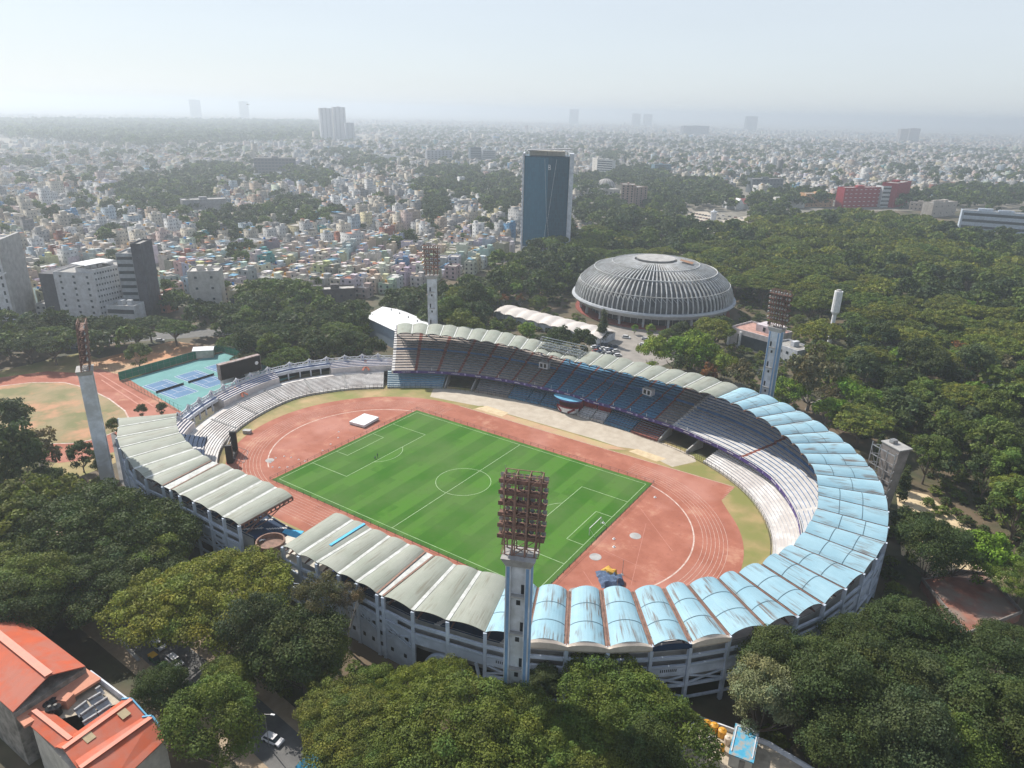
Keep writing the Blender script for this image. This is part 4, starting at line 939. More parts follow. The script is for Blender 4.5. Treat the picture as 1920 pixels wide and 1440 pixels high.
for r_, z, wd in ((46, 18.6, .35), (37.4, 26.1, .5), (26.6, 29.8, .35)):
    mb = MB(); k = 96
    for i in range(k): a, b2 = 6.28319*i/k, 6.28319*(i+1)/k; mb.beam((r_*math.cos(a), r_*math.sin(a), z), (r_*math.cos(b2), r_*math.sin(b2), z), wd, wd)
    if r_ > 40:
        for i in range(k): a, b2 = 6.28319*i/k, 6.28319*(i+1)/k; mb.beam((r_*math.cos(a), r_*math.sin(a), z), ((r_+1.6)*math.cos(b2), (r_+1.6)*math.sin(b2), z-3), .2, .2)
    mb.build('ring_truss', 'rib', g)
MB().cyl((0, 0), 11.2, 31.3, 32.2, 48).cyl((0, 0), 12, 32.2, 32.6, 48).build('crown_cap', 'concrete', g)
mb = MB()
k = 72; V = []
for i in range(k):
    a = 6.28319*i/k
    for r_, z in ((50.2, 9.9), (50.6, 8.8), (48, 6.2), (44, 5.4), (44, 6.5), (48, 9.7)): V.append((r_*math.cos(a), r_*math.sin(a), z))
mb.add(V, [(6*i+j, 6*((i+1) % k)+j, 6*((i+1) % k)+(j+1) % 6, 6*i+(j+1) % 6) for i in range(k) for j in range(6)]); mb.build('eaves_ring', 'domerim', g)
MB().cyl((0, 0), 39, 0, 7, 48).build('glass_drum', 'glass', g)
cm = MB().box((0, 0, 3), (1.2, 1.2, 6.2)).mesh('column', 'domerim')
for i in range(20): a = 6.28319*i/20; link('column', cm, g, loc=(45*math.cos(a), 45*math.sin(a), 0), rz=a)
mb = MB()
for i in range(60): a = 6.28319*i/60; mb.box((39.1*math.cos(a), 39.1*math.sin(a), 3.5), (.2, .3, 7), a)
mb.build('drum_mullions', 'domerim', g); MB().cyl((0, 0), 48, .0, .5, 48).build('plinth', plain('red_plinth', (.3, .08, .06), (.2, .06, .05), .5), g)
mb = MB()
for (a, da, r0, z0, r1, z1) in ((.05, .2, 23, 31.2, 15, 32.6),):
    V = [(r_*math.cos(a+s_*da-.3), r_*math.sin(a+s_*da-.3), z) for r_, z, s_ in ((r0, z0, 0), (r0, z0, 1.6), (r1, z1, 1.6), (r1, z1, 0))]; mb.add(V, [(0, 1, 2, 3)])
mb.build('repair_patch', [plain('bare_timber_deck', (.36, .19, .1), (.2, .12, .08), .4)], g)
M['yard'] = plain('yard_paving', (.3, .27, .24), (.22, .2, .18), .2)
sheet('forecourt', [tuple(up(x, y, 0)[:2]) for x, y in ((1100, 615), (1160, 608), (1300, 605), (1335, 650), (1230, 690), (1120, 670))], .03, 'yard')
sheet('car_park', [tuple(up(x, y, 0)[:2]) for x, y in ((1098, 640), (1160, 648), (1150, 672), (1095, 662))], .05, 'ground')

# ---------------- white shed, tents, pink building, water tower ----------------
def gable(name, label, cat, P0, P1, dep, he, hr, wall, roof, along=True):
    """P0-P1 front eave wall; ridge parallel to it"""
    P0 = np.array(P0[:2]); P1 = np.array(P1[:2]); d = P1-P0; L_ = float(np.hypot(*d)); g = empty(name, (*P0, 0), math.atan2(d[1], d[0]), label=label, cat=cat)
    mb = MB(); V = [(0, 0, 0), (L_, 0, 0), (L_, dep, 0), (0, dep, 0), (0, 0, he), (L_, 0, he), (L_, dep, he), (0, dep, he), (0, dep/2, hr), (L_, dep/2, hr)]
    mb.add(V, [(0, 1, 5, 4), (2, 3, 7, 6), (3, 0, 4, 8, 7), (1, 2, 6, 9, 5)]); mb.build('wall', wall, g)
    rf = MB()
    for (ya, yb) in ((-.6, dep/2), (dep+.6, dep/2)):
        za = he-.15; rf.add([(-.5, ya, za), (L_+.5, ya, za), (L_+.5, yb, hr+.1), (-.5, yb, hr+.1), (-.5, ya, za-.15), (L_+.5, ya, za-.15), (L_+.5, yb, hr-.05), (-.5, yb, hr-.05)], [(0, 1, 2, 3), (7, 6, 5, 4), (0, 4, 5, 1), (1, 5, 6, 2), (3, 7, 4, 0)])
    rf.build('roof', roof, g); return g, L_
M['bluewall'] = plain('pale_blue_cladding', (.34, .42, .5), (.28, .35, .42), .2)
g, L_ = gable('storage_shed', 'white roofed pale blue metal hall behind the far left stand', 'hall', up(687, 628, 0), up(766, 668, 0), 22, 10.5, 14, 'bluewall', 'white')
for k in range(4): MB().cyl((L_*(.2+.2*k), 11, 0), .35, 14, 14.9, 8).build('roof_vent', 'steel', g)
M['tent'] = plain('white_membrane', (.62, .57, .53), (.48, .43, .39), .15, rough=.6)
ta, tb = up(925, 598, 0), up(1125, 650, 0); d = (tb-ta)[:2]; L_ = float(np.hypot(*d)); g = empty('tent_row', ta, math.atan2(d[1], d[0]), label='long white tent roof of joined humps between the main stand and the dome', cat='tent')
nx, ny = 72, 10; V = []; wd = 17
for j in range(ny+1):
    for i in range(nx+1):
        x, y = L_*i/nx, wd*j/ny; V.append((x, y, 4.2+2.3*math.sin(math.pi*j/ny)+.8*abs(math.sin(math.pi*i/nx*9))))
mb = MB().add(V, [(j*(nx+1)+i, j*(nx+1)+i+1, (j+1)*(nx+1)+i+1, (j+1)*(nx+1)+i) for j in range(ny) for i in range(nx)]); mb.build('membrane', 'tent', g, smooth=True)
for i in range(10): MB().box((L_*i/9, .3, 2.3), (.3, .3, 4.6)).build('pole', 'steel', g)
MB().box((L_/2, wd/2, 2.1), (L_-2, wd-2, 4.0)).build('hall', 'concrete_white', g)

WM = {}
def block(name, label, cat, pa, pb, top, dep, wall, storeys, cols, roof=(.4, .39, .37), win='window', wsz=(1.4, 1.3), side=0, group=None, mat='objpaint', glassm='glass', bands=False, H=None, parapet=.9, nroof=1, z_first=1.6, bandcol=None):
    """building standing on the ground line pa-pb (pixels of its front base), top pixel row of the front left corner"""
    while up(*pa, 0)[1] < CAM[1] or slant(up(*pa, 0)) > 7600: pa = (pa[0], pa[1]+1); pb = (pb[0], pb[1]+1)      # far towers keep their feet inside the city
    P0, P1 = up(*pa, 0), up(*pb, 0); d = (P1-P0)[:2]; L_ = float(np.hypot(*d)); rz = math.atan2(d[1], d[0])
    H = min(148, H or htop(P0, top)); g = empty(name, (P0[0], P0[1], 0), rz, label=label, cat=cat, group=group)
    MB().box((L_/2, dep/2, H/2), (L_, dep, H)).build('wall', mat, g, color=wall)
    pr = MB(); e = .35
    for (x, y, a, b2) in ((L_/2, e/2, L_, e), (L_/2, dep-e/2, L_, e), (e/2, dep/2, e, dep-2*e), (L_-e/2, dep/2, e, dep-2*e)): pr.box((x, y, H+parapet/2), (a, b2, parapet))
    pr.build('parapet', mat, g, color=wall)
    MB().box((L_/2, dep/2, H+.03), (L_-2*e, dep-2*e, .06)).build('roof', 'objroof', g, color=roof)
    rr = random.Random(hash(label) % 1000 if False else len(label)*7+int(L_))
    for k in range(nroof):
        w_ = L_*rr.uniform(.12, .25); dd_ = dep*rr.uniform(.2, .4); hh = rr.uniform(2.2, 3.2)
        MB().box((L_*(.2+.6*(k+.5)/max(nroof, 1)), dep*.6, H+.06+hh/2), (w_, dd_, hh)).build('roof_room', mat, g, color=tuple(min(1, c*1.05) for c in wall))
    fh = H/storeys
    if bands:
        for s_ in range(storeys):
            z = fh*(s_+.55)
            MB().box((L_/2, -.03, z), (L_*.94, .12, fh*.42)).build(win, glassm, g, color=bandcol)
            if side: MB().box((L_+.03 if side > 0 else -.03, dep/2, z), (.12, dep*.9, fh*.42)).build(win, glassm, g, color=bandcol)
    else:
        key = (wsz, glassm)
        if key not in WM: WM[key] = MB().box((0, 0, 0), (wsz[0], .12, wsz[1])).mesh('window', glassm)
        for s_ in range(storeys):
            for c_ in range(cols): link(win, WM[key], g, loc=(L_*(c_+.5)/cols, -.03, fh*(s_+.55)))
            if side:
                nc = max(1, int(dep/L_*cols))
                for c_ in range(nc): link(win, WM[key], g, loc=(L_+.03 if side > 0 else -.03, dep*(c_+.5)/nc, fh*(s_+.55)), rz=math.pi/2)
    return g, L_, H
# pink terrace building
g, L_, H = block('terrace_building', 'pale two level building with pink roof terrace between dome and right tower', 'building', (1364, 645), (1440, 668), 592, 20, (.62, .58, .58), 1, 1, roof=(.5, .3, .25), H=9, nroof=0)
MB().box((L_*.6, -.08, 4), (L_*.75, .2, 6.4)).build('glass_front', 'glass', g); MB().box((L_*.3, -.6, 4.4), (1, 1, 8.8)).build('pillar', 'white', g); MB().box((.6, -.6, 4.4), (1, 1, 8.8)).build('pillar', 'white', g)
MB().box((L_*.68, 12, 10.9), (12, 9, 3.8)).build('penthouse', 'objpaint', g, color=(.62, .56, .58)); MB().box((L_*.68-1, 7.4, 10.8), (1.4, .2, 2.2)).build('penthouse_door', 'black', g)
MB().cyl((L_*.62, 12, 0), .9, 12.8, 14.2, 10).build('water_tank', 'black', g)
block('annex_building', 'white two storey annex with blue windows right of the right floodlight tower', 'building', (1443, 672), (1490, 690), 640, 12, (.58, .6, .64), 2, 4, H=8, nroof=1)
fence([tuple(up(x, y, 0)[:2]) for x, y in ((1310, 668), (1345, 682), (1400, 702), (1440, 700))], 2, 3, 'pale compound wall and railing below the pink terrace building', 'white', rails=(1., .3))
wt = up(1562, 604, 14); k_ = .75; P = wt*[1, 1, 0]; H = htop(P, 543)
g = empty('water_tower', (P[0], P[1], 0), 0, label='slim white water tower standing out of the forest canopy', cat='water tower')
MB().cyl((0, 0), 1.1, 0, H*.6, 12).build('stem', 'white', g); MB().cyl((0, 0), 1.2, H-13.5, H-12, 14, 2.1).cyl((0, 0), 2.1, H-12, H-.8, 14).build('tank', 'white', g); MB().cyl((0, 0), .15, H-12, H-1, 6).cyl((0, 0), 1.6, H-.8, H, 12, 1.0).build('tank_lid', 'concrete', g)
# scoreboard back structure right of the stadium
P = up(1667, 900, 10); 
g = empty('screen_tower', (P[0], P[1], 0), R(52), label='tall concrete screen support with an open steel frame right of the blue roofs', cat='screen support'); H = 22
M['oldconc'] = plain('weathered_concrete', (.27, .24, .22), (.15, .13, .12), .3)
mb = MB(); V = [(-2.2, -2, 0), (2.2, -2, 0), (2.2, 2, 0), (-2.2, 2, 0), (-2.6, -2.6, H), (4.5, -2.6, H), (4.5, 2.6, H), (-2.6, 2.6, H)]
V = [(-2.4, -2, 0), (.4, -2, 0), (.4, 2, 0), (-2.4, 2, 0), (-2.6, -3.4, H), (1.6, -3.4, H), (1.6, 3.4, H), (-2.6, 3.4, H)]
mb.add(V, [(3, 2, 1, 0), (4, 5, 6, 7), (0, 1, 5, 4), (1, 2, 6, 5), (2, 3, 7, 6), (3, 0, 4, 7)]).box((.3, 0, H/2), (1.0, 1.6, H-1)); mb.build('pylon', 'oldconc', g)
mb = MB()
for z in range(6, 23, 3):
    mb.beam((-5, -4.5, z), (-5, 4.5, z), .25, .25)
    for y in (-4.5, 4.5): mb.beam((-2.5, y*.7, z), (-5, y, z), .2, .2)
for y in (-4.5, -1.5, 1.5, 4.5): mb.beam((-5, y, 5), (-5, y, 22), .25, .25)
for y in (-4.5, -1.5, 1.5): mb.beam((-5, y, 6), (-5, y+3, 12), .15, .15).beam((-5, y, 14), (-5, y+3, 20), .15, .15)
mb.build('steel_frame', 'steel', g); MB().box((-.3, 0, H+.15), (5, 7.4, .3)).build('top_slab', 'concrete', g); MB().box((-.5, 1.2, H+.9), (1.8, 1.6, 1.2)).build('hatch', 'steel', g)
# ---------------- glass tower ----------------
P0 = up(979, 474, 0); v_ = (up(1030, 474, 0)-CAM)[:2]; v_ /= np.hypot(*v_); rz = math.atan2(-v_[0], v_[1]); rz = math.atan2(-v_[0], v_[1]) if math.cos(math.atan2(-v_[0], v_[1])) > 0 else rz+math.pi; L_ = 79*slant(P0)/F
g = empty('glass_tower', P0, rz, label='tall dark blue glass office tower with white side fins, left of the ribbed dome', cat='office tower'); H = htop(P0, 292)
m, t, b = _new('curtain_wall'); p = opos(t); br = N(t, 'ShaderNodeTexBrick'); mp = N(t, 'ShaderNodeMapping'); mp.inputs['Rotation'].default_value = (math.pi/2, 0, 0); t.links.new(p, mp.inputs['Vector']); t.links.new(mp.outputs[0], br.inputs['Vector'])
br.offset = 0; br.inputs['Scale'].default_value = 1; br.inputs['Brick Width'].default_value = 1.5; br.inputs['Row Height'].default_value = 3.4; br.inputs['Mortar Size'].default_value = .07; br.inputs['Color1'].default_value = (.006, .05, .085, 1); br.inputs['Color2'].default_value = (.009, .07, .115, 1); br.inputs['Mortar'].default_value = (.03, .1, .14, 1)
t.links.new(br.outputs[0], b.inputs['Base Color']); b.inputs['Roughness'].default_value = .3; b.inputs['Specular IOR Level'].default_value = .1; M['curtain'] = m
D = 24; W1 = L_*.55
mb = MB(); poly = [(0, 0), (W1, -1.6), (L_, 0), (L_, D), (0, D)]; mb.prism(poly, 6, H); mb.build('glass_volume', 'curtain', g)
pn_ = M['curtain'].copy(); M['curtain_lit_facet'] = pn_; _bk = [n for n in pn_.node_tree.nodes if n.type == 'TEX_BRICK'][0]; _bk.inputs['Color1'].default_value = (.02, .11, .18, 1); _bk.inputs['Color2'].default_value = (.03, .14, .22, 1)  # brighter copy: light on the left facet put into the glass colour
MB().beam((.3, -.15, (6+H)/2), (W1-.6, -1.72, (6+H)/2), .12, H-8).build('lit_facet_overlay', 'curtain_lit_facet', g)  # thin overlay added to carry the left facet's painted brightness
mb = MB(); mb.prism([(-1, -1.2), (L_+1, -1.2), (L_+1, D+1), (-1, D+1)], 0, 6).build('podium', 'concrete_white', g)
for x, w_ in ((-.8, 1.3), (L_+2.0, 3.6)):
    MB().box((x, D/2-.5, H/2+1), (w_, D+1, H+2)).build('side_fin', 'concrete_white', g)
    for q in range(20): MB().box((x+(1 if x > 0 else -1)*(w_/2+.35), D*.3, 8+q*(H-10)/20), (.8, 2.2, 1.8)).build('cooling_unit', 'white', g) if x < 0 else None
mb = MB(); mb.beam((W1*.86, -1.75, 6), (W1*.98, -1.85, H*.35), .12, .14).beam((W1*.98, -1.85, H*.35), (W1*.82, -1.75, H-2), .12, .14).beam((W1*1.12, -1.75, 6), (W1*1.02, -1.85, H*.35), .12, .14).beam((W1*1.02, -1.85, H*.35), (W1*1.3, -1.6, H-2), .12, .14)
mb.build('white_mullion', 'white', g)
def glyph(ox, z, s_, mat):
    mb = MB()
    for (x0, z0, x1, z1) in ((0, 0, 0, 2), (0, 2, .8, 1.8), (.8, 1.8, .8, 1.2), (.8, 1.2, 0, 1), (0, 1, .9, .8), (.9, .8, .9, .1), (.9, .1, 0, 0)): mb.beam((ox+x0*s_, -1.9, z+z0*s_), (ox+x1*s_, -1.9, z+z1*s_), .3, .45)
    mb.build('sign_letter', mat, g)
glyph(W1*.98, H-10.5, 1.9, 'white')
MB().box((W1*1.38, -1.5, H*.82), (6, .15, 9)).build('grey_glazing_panel', plain('grey_glazing', (.12, .16, .19), (.09, .12, .15), .3, rough=.3), g).rotation_euler.z = R(3)  # greyer glazing panel on the right facet
mb = MB().beam((2, 2, H+4.5), (L_+1, 6, H+6), 14, .6); mb.build('roof_canopy', 'steel', g)
MB().box((L_/2, D/2, H+2), (L_*.8, D*.6, 3.4)).build('plant_room', 'cream', g)
for x in (2, L_/2, L_-2): MB().box((x, 1.5, H+2), (.4, .4, 4)).build('canopy_post', 'steel', g)

WC = (.62, .62, .6)
# ---------------- buildings on the left ----------------
g, L_, H = block('hotel', 'grey office slab with small square windows and dark end wall, left above the trees', 'office building', (118, 600), (192, 604), 512, 34, (.6, .6, .61), 8, 3, side=0, H=None, nroof=2, wsz=(1.3, 1.3))
MB().box((-4.5, 17, H/2-.3), (8.9, 33.6, H-.6)).build('dark_end_block', plain('charcoal_tiles', (.09, .09, .1), (.06, .06, .065), .5), g)
P1 = up(192, 604, 0)
g, L_, H = block('hotel_wing', 'long white wing with rows of small windows joined to the dark slab tower', 'office building', (193, 604), (236, 592), 500, 14, (.66, .66, .67), 9, 9, nroof=2, wsz=(.8, 1.0), H=H+2)
MB().box((L_*.5, 9, H+3), (L_*1.2, 12, .3)).build('canopy_roof', 'white', g)
g, L_, H = block('atrium_block', 'glass and white stair block with coloured floors next to the dark slab tower', 'office building', (238, 596), (268, 596), 478, 16, (.4, .42, .44), 9, 1, bands=True, nroof=1)
g, L_, H = block('dark_slab_tower', 'tall narrow charcoal slab tower rising above the white perforated wing', 'office building', (268, 598), (286, 598), 460, 16, (.1, .1, .115), 9, 1, bands=False, nroof=0, wsz=(.5, .5))
g, L_, H = block('podium_building', 'low building with glass ribbon and white plaster below the perforated wing', 'building', (206, 612), (258, 614), 575, 10, (.5, .52, .54), 2, 5, bands=True, nroof=2)
g, L_, H = block('apartment_tower', 'tall white and grey tower with vertical window slots cut by the left edge', 'office tower', (-70, 604), (30, 600), 455, 17, (.7, .71, .73), 10, 6, side=1, nroof=1, wsz=(1.0, 2.2))
MB().box((L_+.6, 13, H/2), (1.6, 27, H+2)).build('grey_fin', 'concrete', g); MB().beam((L_*.55, -.3, H*.45), (L_+1, -.3, H*.62), .5, .8).build('slanted_ledge', 'white', g)
block('concrete_house', 'plain beige concrete building with white roof slabs right of the dark slab tower', 'building', (362, 592), (420, 590), 512, 14, (.5, .48, .45), 4, 2, nroof=2, roof=(.62, .6, .57))
block('arched_building', 'yellow tinted building with tall arched openings above the tree belt', 'building', (432, 590), (470, 590), 548, 10, (.5, .43, .27), 1, 3, wsz=(2.6, 5), nroof=1)
block('dark_roof_building', 'low dark warehouse with white roof edge left of the far left floodlight tower', 'warehouse', (560, 572), (668, 566), 548, 10, (.12, .11, .11), 1, 6, roof=(.55, .53, .5), nroof=2)
block('parking_block', 'long low grey building between the left tower and the charcoal end wall', 'building', (70, 592), (112, 594), 572, 12, (.45, .44, .42), 2, 4, nroof=0)
# ---------------- city landmarks, further away ----------------
for a in [
 ('twin_tower', 'left shaft of the tall white residential towers on the left horizon', 'residential tower', (604, 268), (626, 268), 203, 22, (.6, .6, .62), 22, 3, dict(bands=False, wsz=(3.2, 1.6), group='tall residential towers')),
 ('twin_tower', 'right shaft of the tall white residential towers on the left horizon', 'residential tower', (629, 268), (651, 268), 201, 22, (.58, .58, .6), 22, 3, dict(wsz=(3.2, 1.6), group='tall residential towers')),
 ('twin_tower', 'lower grey tower at the right foot of the tall white residential towers', 'residential tower', (650, 270), (666, 270), 231, 20, (.38, .4, .44), 14, 2, dict(wsz=(3, 1.6), group='tall residential towers')),
 ('unfinished_building', 'wide unfinished dark concrete frame building in the left part of the city', 'building', (478, 326), (556, 326), 297, 26, (.13, .13, .14), 5, 12, dict(wsz=(4, 2.2))),
 ('long_school', 'long low white building just below the unfinished dark frame', 'school', (470, 342), (578, 338), 328, 14, (.6, .61, .62), 2, 12, dict(wsz=(3.5, 1.6))),
 ('blank_wall_block', 'blank grey concrete block beside the big clump of trees left of centre', 'building', (346, 408), (428, 404), 377, 20, (.3, .3, .31), 1, 3, dict(wsz=(1, 1))),
 ('glass_office', 'dark glass office block left behind the glass tower, taller of the pair', 'office building', (882, 308), (902, 308), 277, 18, (.16, .2, .24), 7, 1, dict(bands=True)),
 ('glass_office', 'grey glass office block right beside the taller dark one behind the glass tower', 'office building', (905, 309), (929, 309), 283, 18, (.34, .37, .4), 7, 1, dict(bands=True)),
 ('striped_office', 'grey office block with vertical bays in the middle distance left of the glass tower', 'office building', (801, 308), (848, 308), 283, 18, (.36, .38, .42), 6, 7, dict(wsz=(3, 2))),
 ('white_hall', 'wide low white hall in the middle distance left of centre', 'hall', (708, 308), (756, 306), 294, 20, (.62, .63, .64), 2, 7, dict(wsz=(3, 1.4))),
 ('terrace_block', 'long low beige building among trees left of the glass tower', 'building', (872, 334), (936, 332), 321, 16, (.55, .54, .52), 2, 8, dict(wsz=(3.5, 1.4))),
 ('blue_roof_hall', 'grey hall with pale sheet roof in the houses left of the glass tower', 'hall', (832, 398), (885, 396), 378, 16, (.34, .35, .36), 2, 8, dict(wsz=(2.6, 1.2), roof=(.55, .62, .66))),
 ('white_roof_hall', 'low building with bright white roof in the dense houses left of centre', 'hall', (732, 366), (783, 362), 350, 18, (.38, .4, .44), 1, 6, dict(wsz=(3, 2), roof=(.68, .68, .68))),
 ('banded_office', 'white office block with grey floor bands behind the ribbed dome', 'office building', (1118, 333), (1147, 335), 300, 14, (.68, .68, .66), 8, 1, dict(bands=True, bandcol=None)),
 ('banded_office_core', 'narrow white lift core joined to the left of the banded office block', 'office building', (1109, 330), (1118, 333), 296, 10, (.66, .63, .58), 8, 1, dict()),
 ('apartment_block', 'pink brown apartment tower among the trees behind the ribbed dome', 'apartment block', (1162, 397), (1186, 398), 347, 22, (.42, .3, .25), 11, 3, dict(side=1, wsz=(1.8, 1.8))),
 ('apartment_block', 'right hand stepped wing of the pink brown apartment tower', 'apartment block', (1188, 397), (1211, 394), 353, 20, (.36, .26, .22), 10, 3, dict(wsz=(1.8, 1.8))),
 ('library_hall', 'low hall with corner blocks below the small striped dome', 'hall', (1100, 368), (1162, 368), 356, 24, (.45, .42, .38), 1, 9, dict(wsz=(2, 3), nroof=0)),
 ('teal_office', 'blue teal glass block in the city right of the glass tower', 'office building', (1226, 330), (1257, 330), 309, 16, (.16, .27, .34), 5, 1, dict(bands=True)),
 ('slate_office', 'wide dark slate office block behind the trees right of centre', 'office building', (1408, 362), (1466, 362), 336, 18, (.16, .18, .2), 4, 9, dict(wsz=(2.6, 1.6))),
 ('orange_block', 'cream and orange block with curved wing in front of the far right city', 'building', (1508, 388), (1560, 388), 364, 16, (.6, .36, .2), 4, 6, dict(wsz=(2, 1.2), roof=(.6, .55, .48))),
 ('white_low_block', 'stepped low white building left of the cream and orange block', 'building', (1445, 390), (1508, 390), 376, 20, (.64, .62, .58), 1, 6, dict(wsz=(2, 1.2), roof=(.66, .64, .6), nroof=3)),
 ('red_office', 'long dark red office block with window strips at the edge of the forest', 'office building', (1578, 390), (1648, 388), 353, 14, (.36, .035, .05), 5, 8, dict(wsz=(3.6, .7), roof=(.62, .6, .58), glassm='white')),
 ('red_office_core', 'white stair core with green glass stripe on the dark red office block', 'office building', (1649, 389), (1672, 389), 350, 16, (.55, .58, .6), 5, 2, dict(bands=True)),
 ('red_office_wing', 'taller dark red wing at the right end of the red office block', 'office building', (1674, 390), (1700, 384), 345, 20, (.34, .03, .045), 6, 4, dict(wsz=(1.4, .8))),
 ('beige_block', 'low beige building right of the dark red office block', 'building', (1704, 394), (1760, 398), 380, 14, (.52, .45, .4), 2, 7, dict(wsz=(2, 1.3), nroof=2)),
 ('beige_block', 'cream walled building with roof rooms between the red and the blue white blocks', 'building', (1745, 408), (1790, 404), 382, 14, (.5, .45, .4), 2, 4, dict(wsz=(1.5, 1.2), nroof=3)),
 ('blue_white_block', 'long blue white office block with dark ribbon windows at the right edge', 'office building', (1796, 430), (1925, 440), 395, 16, (.48, .55, .64), 3, 1, dict(bands=True, nroof=2)),
 ('city_block_tower', 'left of two pale blocks of flats in the far right city', 'residential tower', (1685, 268), (1699, 268), 242, 18, (.55, .52, .5), 9, 2, dict(wsz=(3, 1.6), group='far pale towers')),
 ('city_block_tower', 'right of two pale blocks of flats in the far right city', 'residential tower', (1702, 268), (1721, 268), 241, 18, (.5, .48, .48), 9, 2, dict(wsz=(3, 1.6), group='far pale towers')),
 ('city_block_tower', 'grey slab tower standing alone above the far city right of the dome', 'residential tower', (1398, 246), (1418, 246), 218, 20, (.38, .42, .46), 12, 3, dict(wsz=(3, 1.8), group='far pale towers')),
 ('city_block_tower', 'hazy pale tower on the horizon behind the dome, left of a close pair', 'residential tower', (1187, 236), (1200, 236), 213, 20, (.42, .42, .43), 12, 2, dict(wsz=(3, 1.8), group='far pale towers')),
 ('city_block_tower', 'hazy pale tower on the horizon behind the dome, right of a close pair', 'residential tower', (1208, 236), (1222, 236), 214, 20, (.42, .42, .43), 12, 2, dict(wsz=(3, 1.8), group='far pale towers')),
 ('city_block_tower', 'narrow hazy tower on the horizon just right of the glass tower', 'residential tower', (1070, 228), (1084, 228), 205, 20, (.3, .33, .38), 12, 2, dict(wsz=(3, 1.8), group='far pale towers')),
 ('city_block_tower', 'square hazy tower above the left horizon', 'residential tower', (363, 208), (379, 208), 181, 30, (.3, .33, .37), 12, 2, dict(wsz=(3, 1.8), group='far pale towers')),
 ('city_block_tower', 'small faint tower on the horizon between the square tower and the twin towers', 'residential tower', (455, 210), (468, 210), 190, 30, (.3, .3, .32), 12, 2, dict(wsz=(3, 1.8), group='far pale towers')),
 ('far_office', 'wide grey striped office block in the far city behind the dome', 'office building', (1280, 256), (1328, 256), 236, 22, (.4, .42, .45), 6, 9, dict(wsz=(3, 1.8))),
]:
    kw = a[10]; kw.setdefault('nroof', 1); block(a[0], a[1], a[2], a[3], a[4], a[5], a[6], a[7], a[8], a[9], **kw)
# small striped dome, church roof, minaret
P = up(1127, 362, 0); g = empty('striped_dome', (P[0], P[1]+14, 0), label='small striped grey dome on the low hall behind the ribbed dome', cat='dome'); r_ = 15; zz = htop(P, 357)
mb = MB(); n = 28
for i in range(n):
    for j in range(8):
        a0, a1, e0, e1 = 6.2832*i/n, 6.2832*(i+1)/n, math.pi/2*j/8, math.pi/2*(j+1)/8
        f_ = lambda a, e: (r_*math.cos(a)*math.cos(e), r_*math.sin(a)*math.cos(e), zz+4+r_*.85*math.sin(e))
        mb.add([f_(a0, e0), f_(a1, e0), f_(a1, e1), f_(a0, e1)], [(0, 1, 2, 3)], i % 2)
mb.build('shell', ['concrete', 'oldconc'], g); MB().cyl((0, 0), 16.5, 0, zz+4, 24).build('drum', 'concrete', g)
P = up(1364, 392, 0); q = up(1400, 392, 0); g, L_ = gable('church', 'small church with pink red roof and white gable in trees right of the dome', 'church', P, q, 16, 7, 13, 'white', plain('pink_red_tiles', (.42, .14, .13), (.3, .1, .1), .3))
V = [(L_*.3, -7, 0), (L_*.7, -7, 0), (L_*.7, -7, 7), (L_*.5, -7, 14), (L_*.3, -7, 7), (L_*.3, 6, 0), (L_*.7, 6, 0), (L_*.7, 6, 7), (L_*.5, 6, 14), (L_*.3, 6, 7)]
MB().add(V, [(4, 3, 2, 1, 0), (5, 6, 7, 8, 9), (0, 1, 6, 5), (1, 2, 7, 6), (2, 3, 8, 7), (3, 4, 9, 8), (4, 0, 5, 9)]).build('front_gable', 'white', g)
for x in (-1, L_+1): MB().cyl((x, 0), 1.2, 0, 14, 8, .3).build('pinnacle', 'white', g)
P = up(1336, 420, 0); H = htop(P, 392); g = empty('clock_minaret', (P[0], P[1], 0), label='grey white minaret like tower beside the far car park', cat='tower')
MB().cyl((0, 0), 3.2, 0, H*.85, 12).build('shaft', 'concrete_white', g); MB().cyl((0, 0), 2, H*.85, H, 12, .2).build('spire', 'white', g); MB().cyl((0, 0), 3.9, H*.78, H*.82, 12).build('gallery', 'concrete_white', g)

# ---------------- red roofed building, lower left ----------------
M['redroof'] = plain('terracotta_sheet', (.5, .09, .03), (.42, .075, .028), .3, rough=.6, big=(.25, (.4, .12, .075)))
t = M['redroof'].node_tree; _b = t.nodes['Principled BSDF']; _l = _b.inputs['Base Color'].links[0].from_socket; _s = N(t, 'ShaderNodeSeparateXYZ'); t.links.new(wpos(t), _s.inputs[0]); _w = N(t, 'ShaderNodeTexWhiteNoise', noise_dimensions='1D')
_m = N(t, 'ShaderNodeMath', operation='SNAP'); t.links.new(_s.outputs[0], _m.inputs[0]); _m.inputs[1].default_value = .95; t.links.new(_m.outputs[0], _w.inputs['W'])
_k = N(t, 'ShaderNodeMath', operation='MULTIPLY'); t.links.new(_w.outputs['Value'], _k.inputs[0]); _k.inputs[1].default_value = .3; t.links.new(mix(t, _k.outputs[0], _l, (.33, .1, .06)), _b.inputs['Base Color'])
M['ridge'] = plain('ridge_cap', (.52, .14, .07), (.45, .11, .06), .5, rough=.5); M['pinkslab'] = plain('pink_terrace', (.55, .25, .16), (.46, .2, .13), .3)
M['oldwall'] = plain('stained_plaster', (.33, .3, .26), (.14, .13, .11), .5)
def sheetroof(name, quads, mat, parent, th=.2):
    mb = MB()
    for q in quads:
        q = [np.array(p, float) for p in q]; n = len(q); mb.add(q+[p-[0, 0, th] for p in q], [tuple(range(n)), tuple(range(2*n-1, n-1, -1))]+[(i, n+i, n+(i+1) % n, (i+1) % n) for i in range(n)])
    return mb.build(name, mat, parent)
def U(x, y, z): return up(x, y, z)
g = empty('red_roofed_building', (0, 0, 0), label='long institute building with terracotta pitched roofs and a tank terrace, lower left', cat='building')
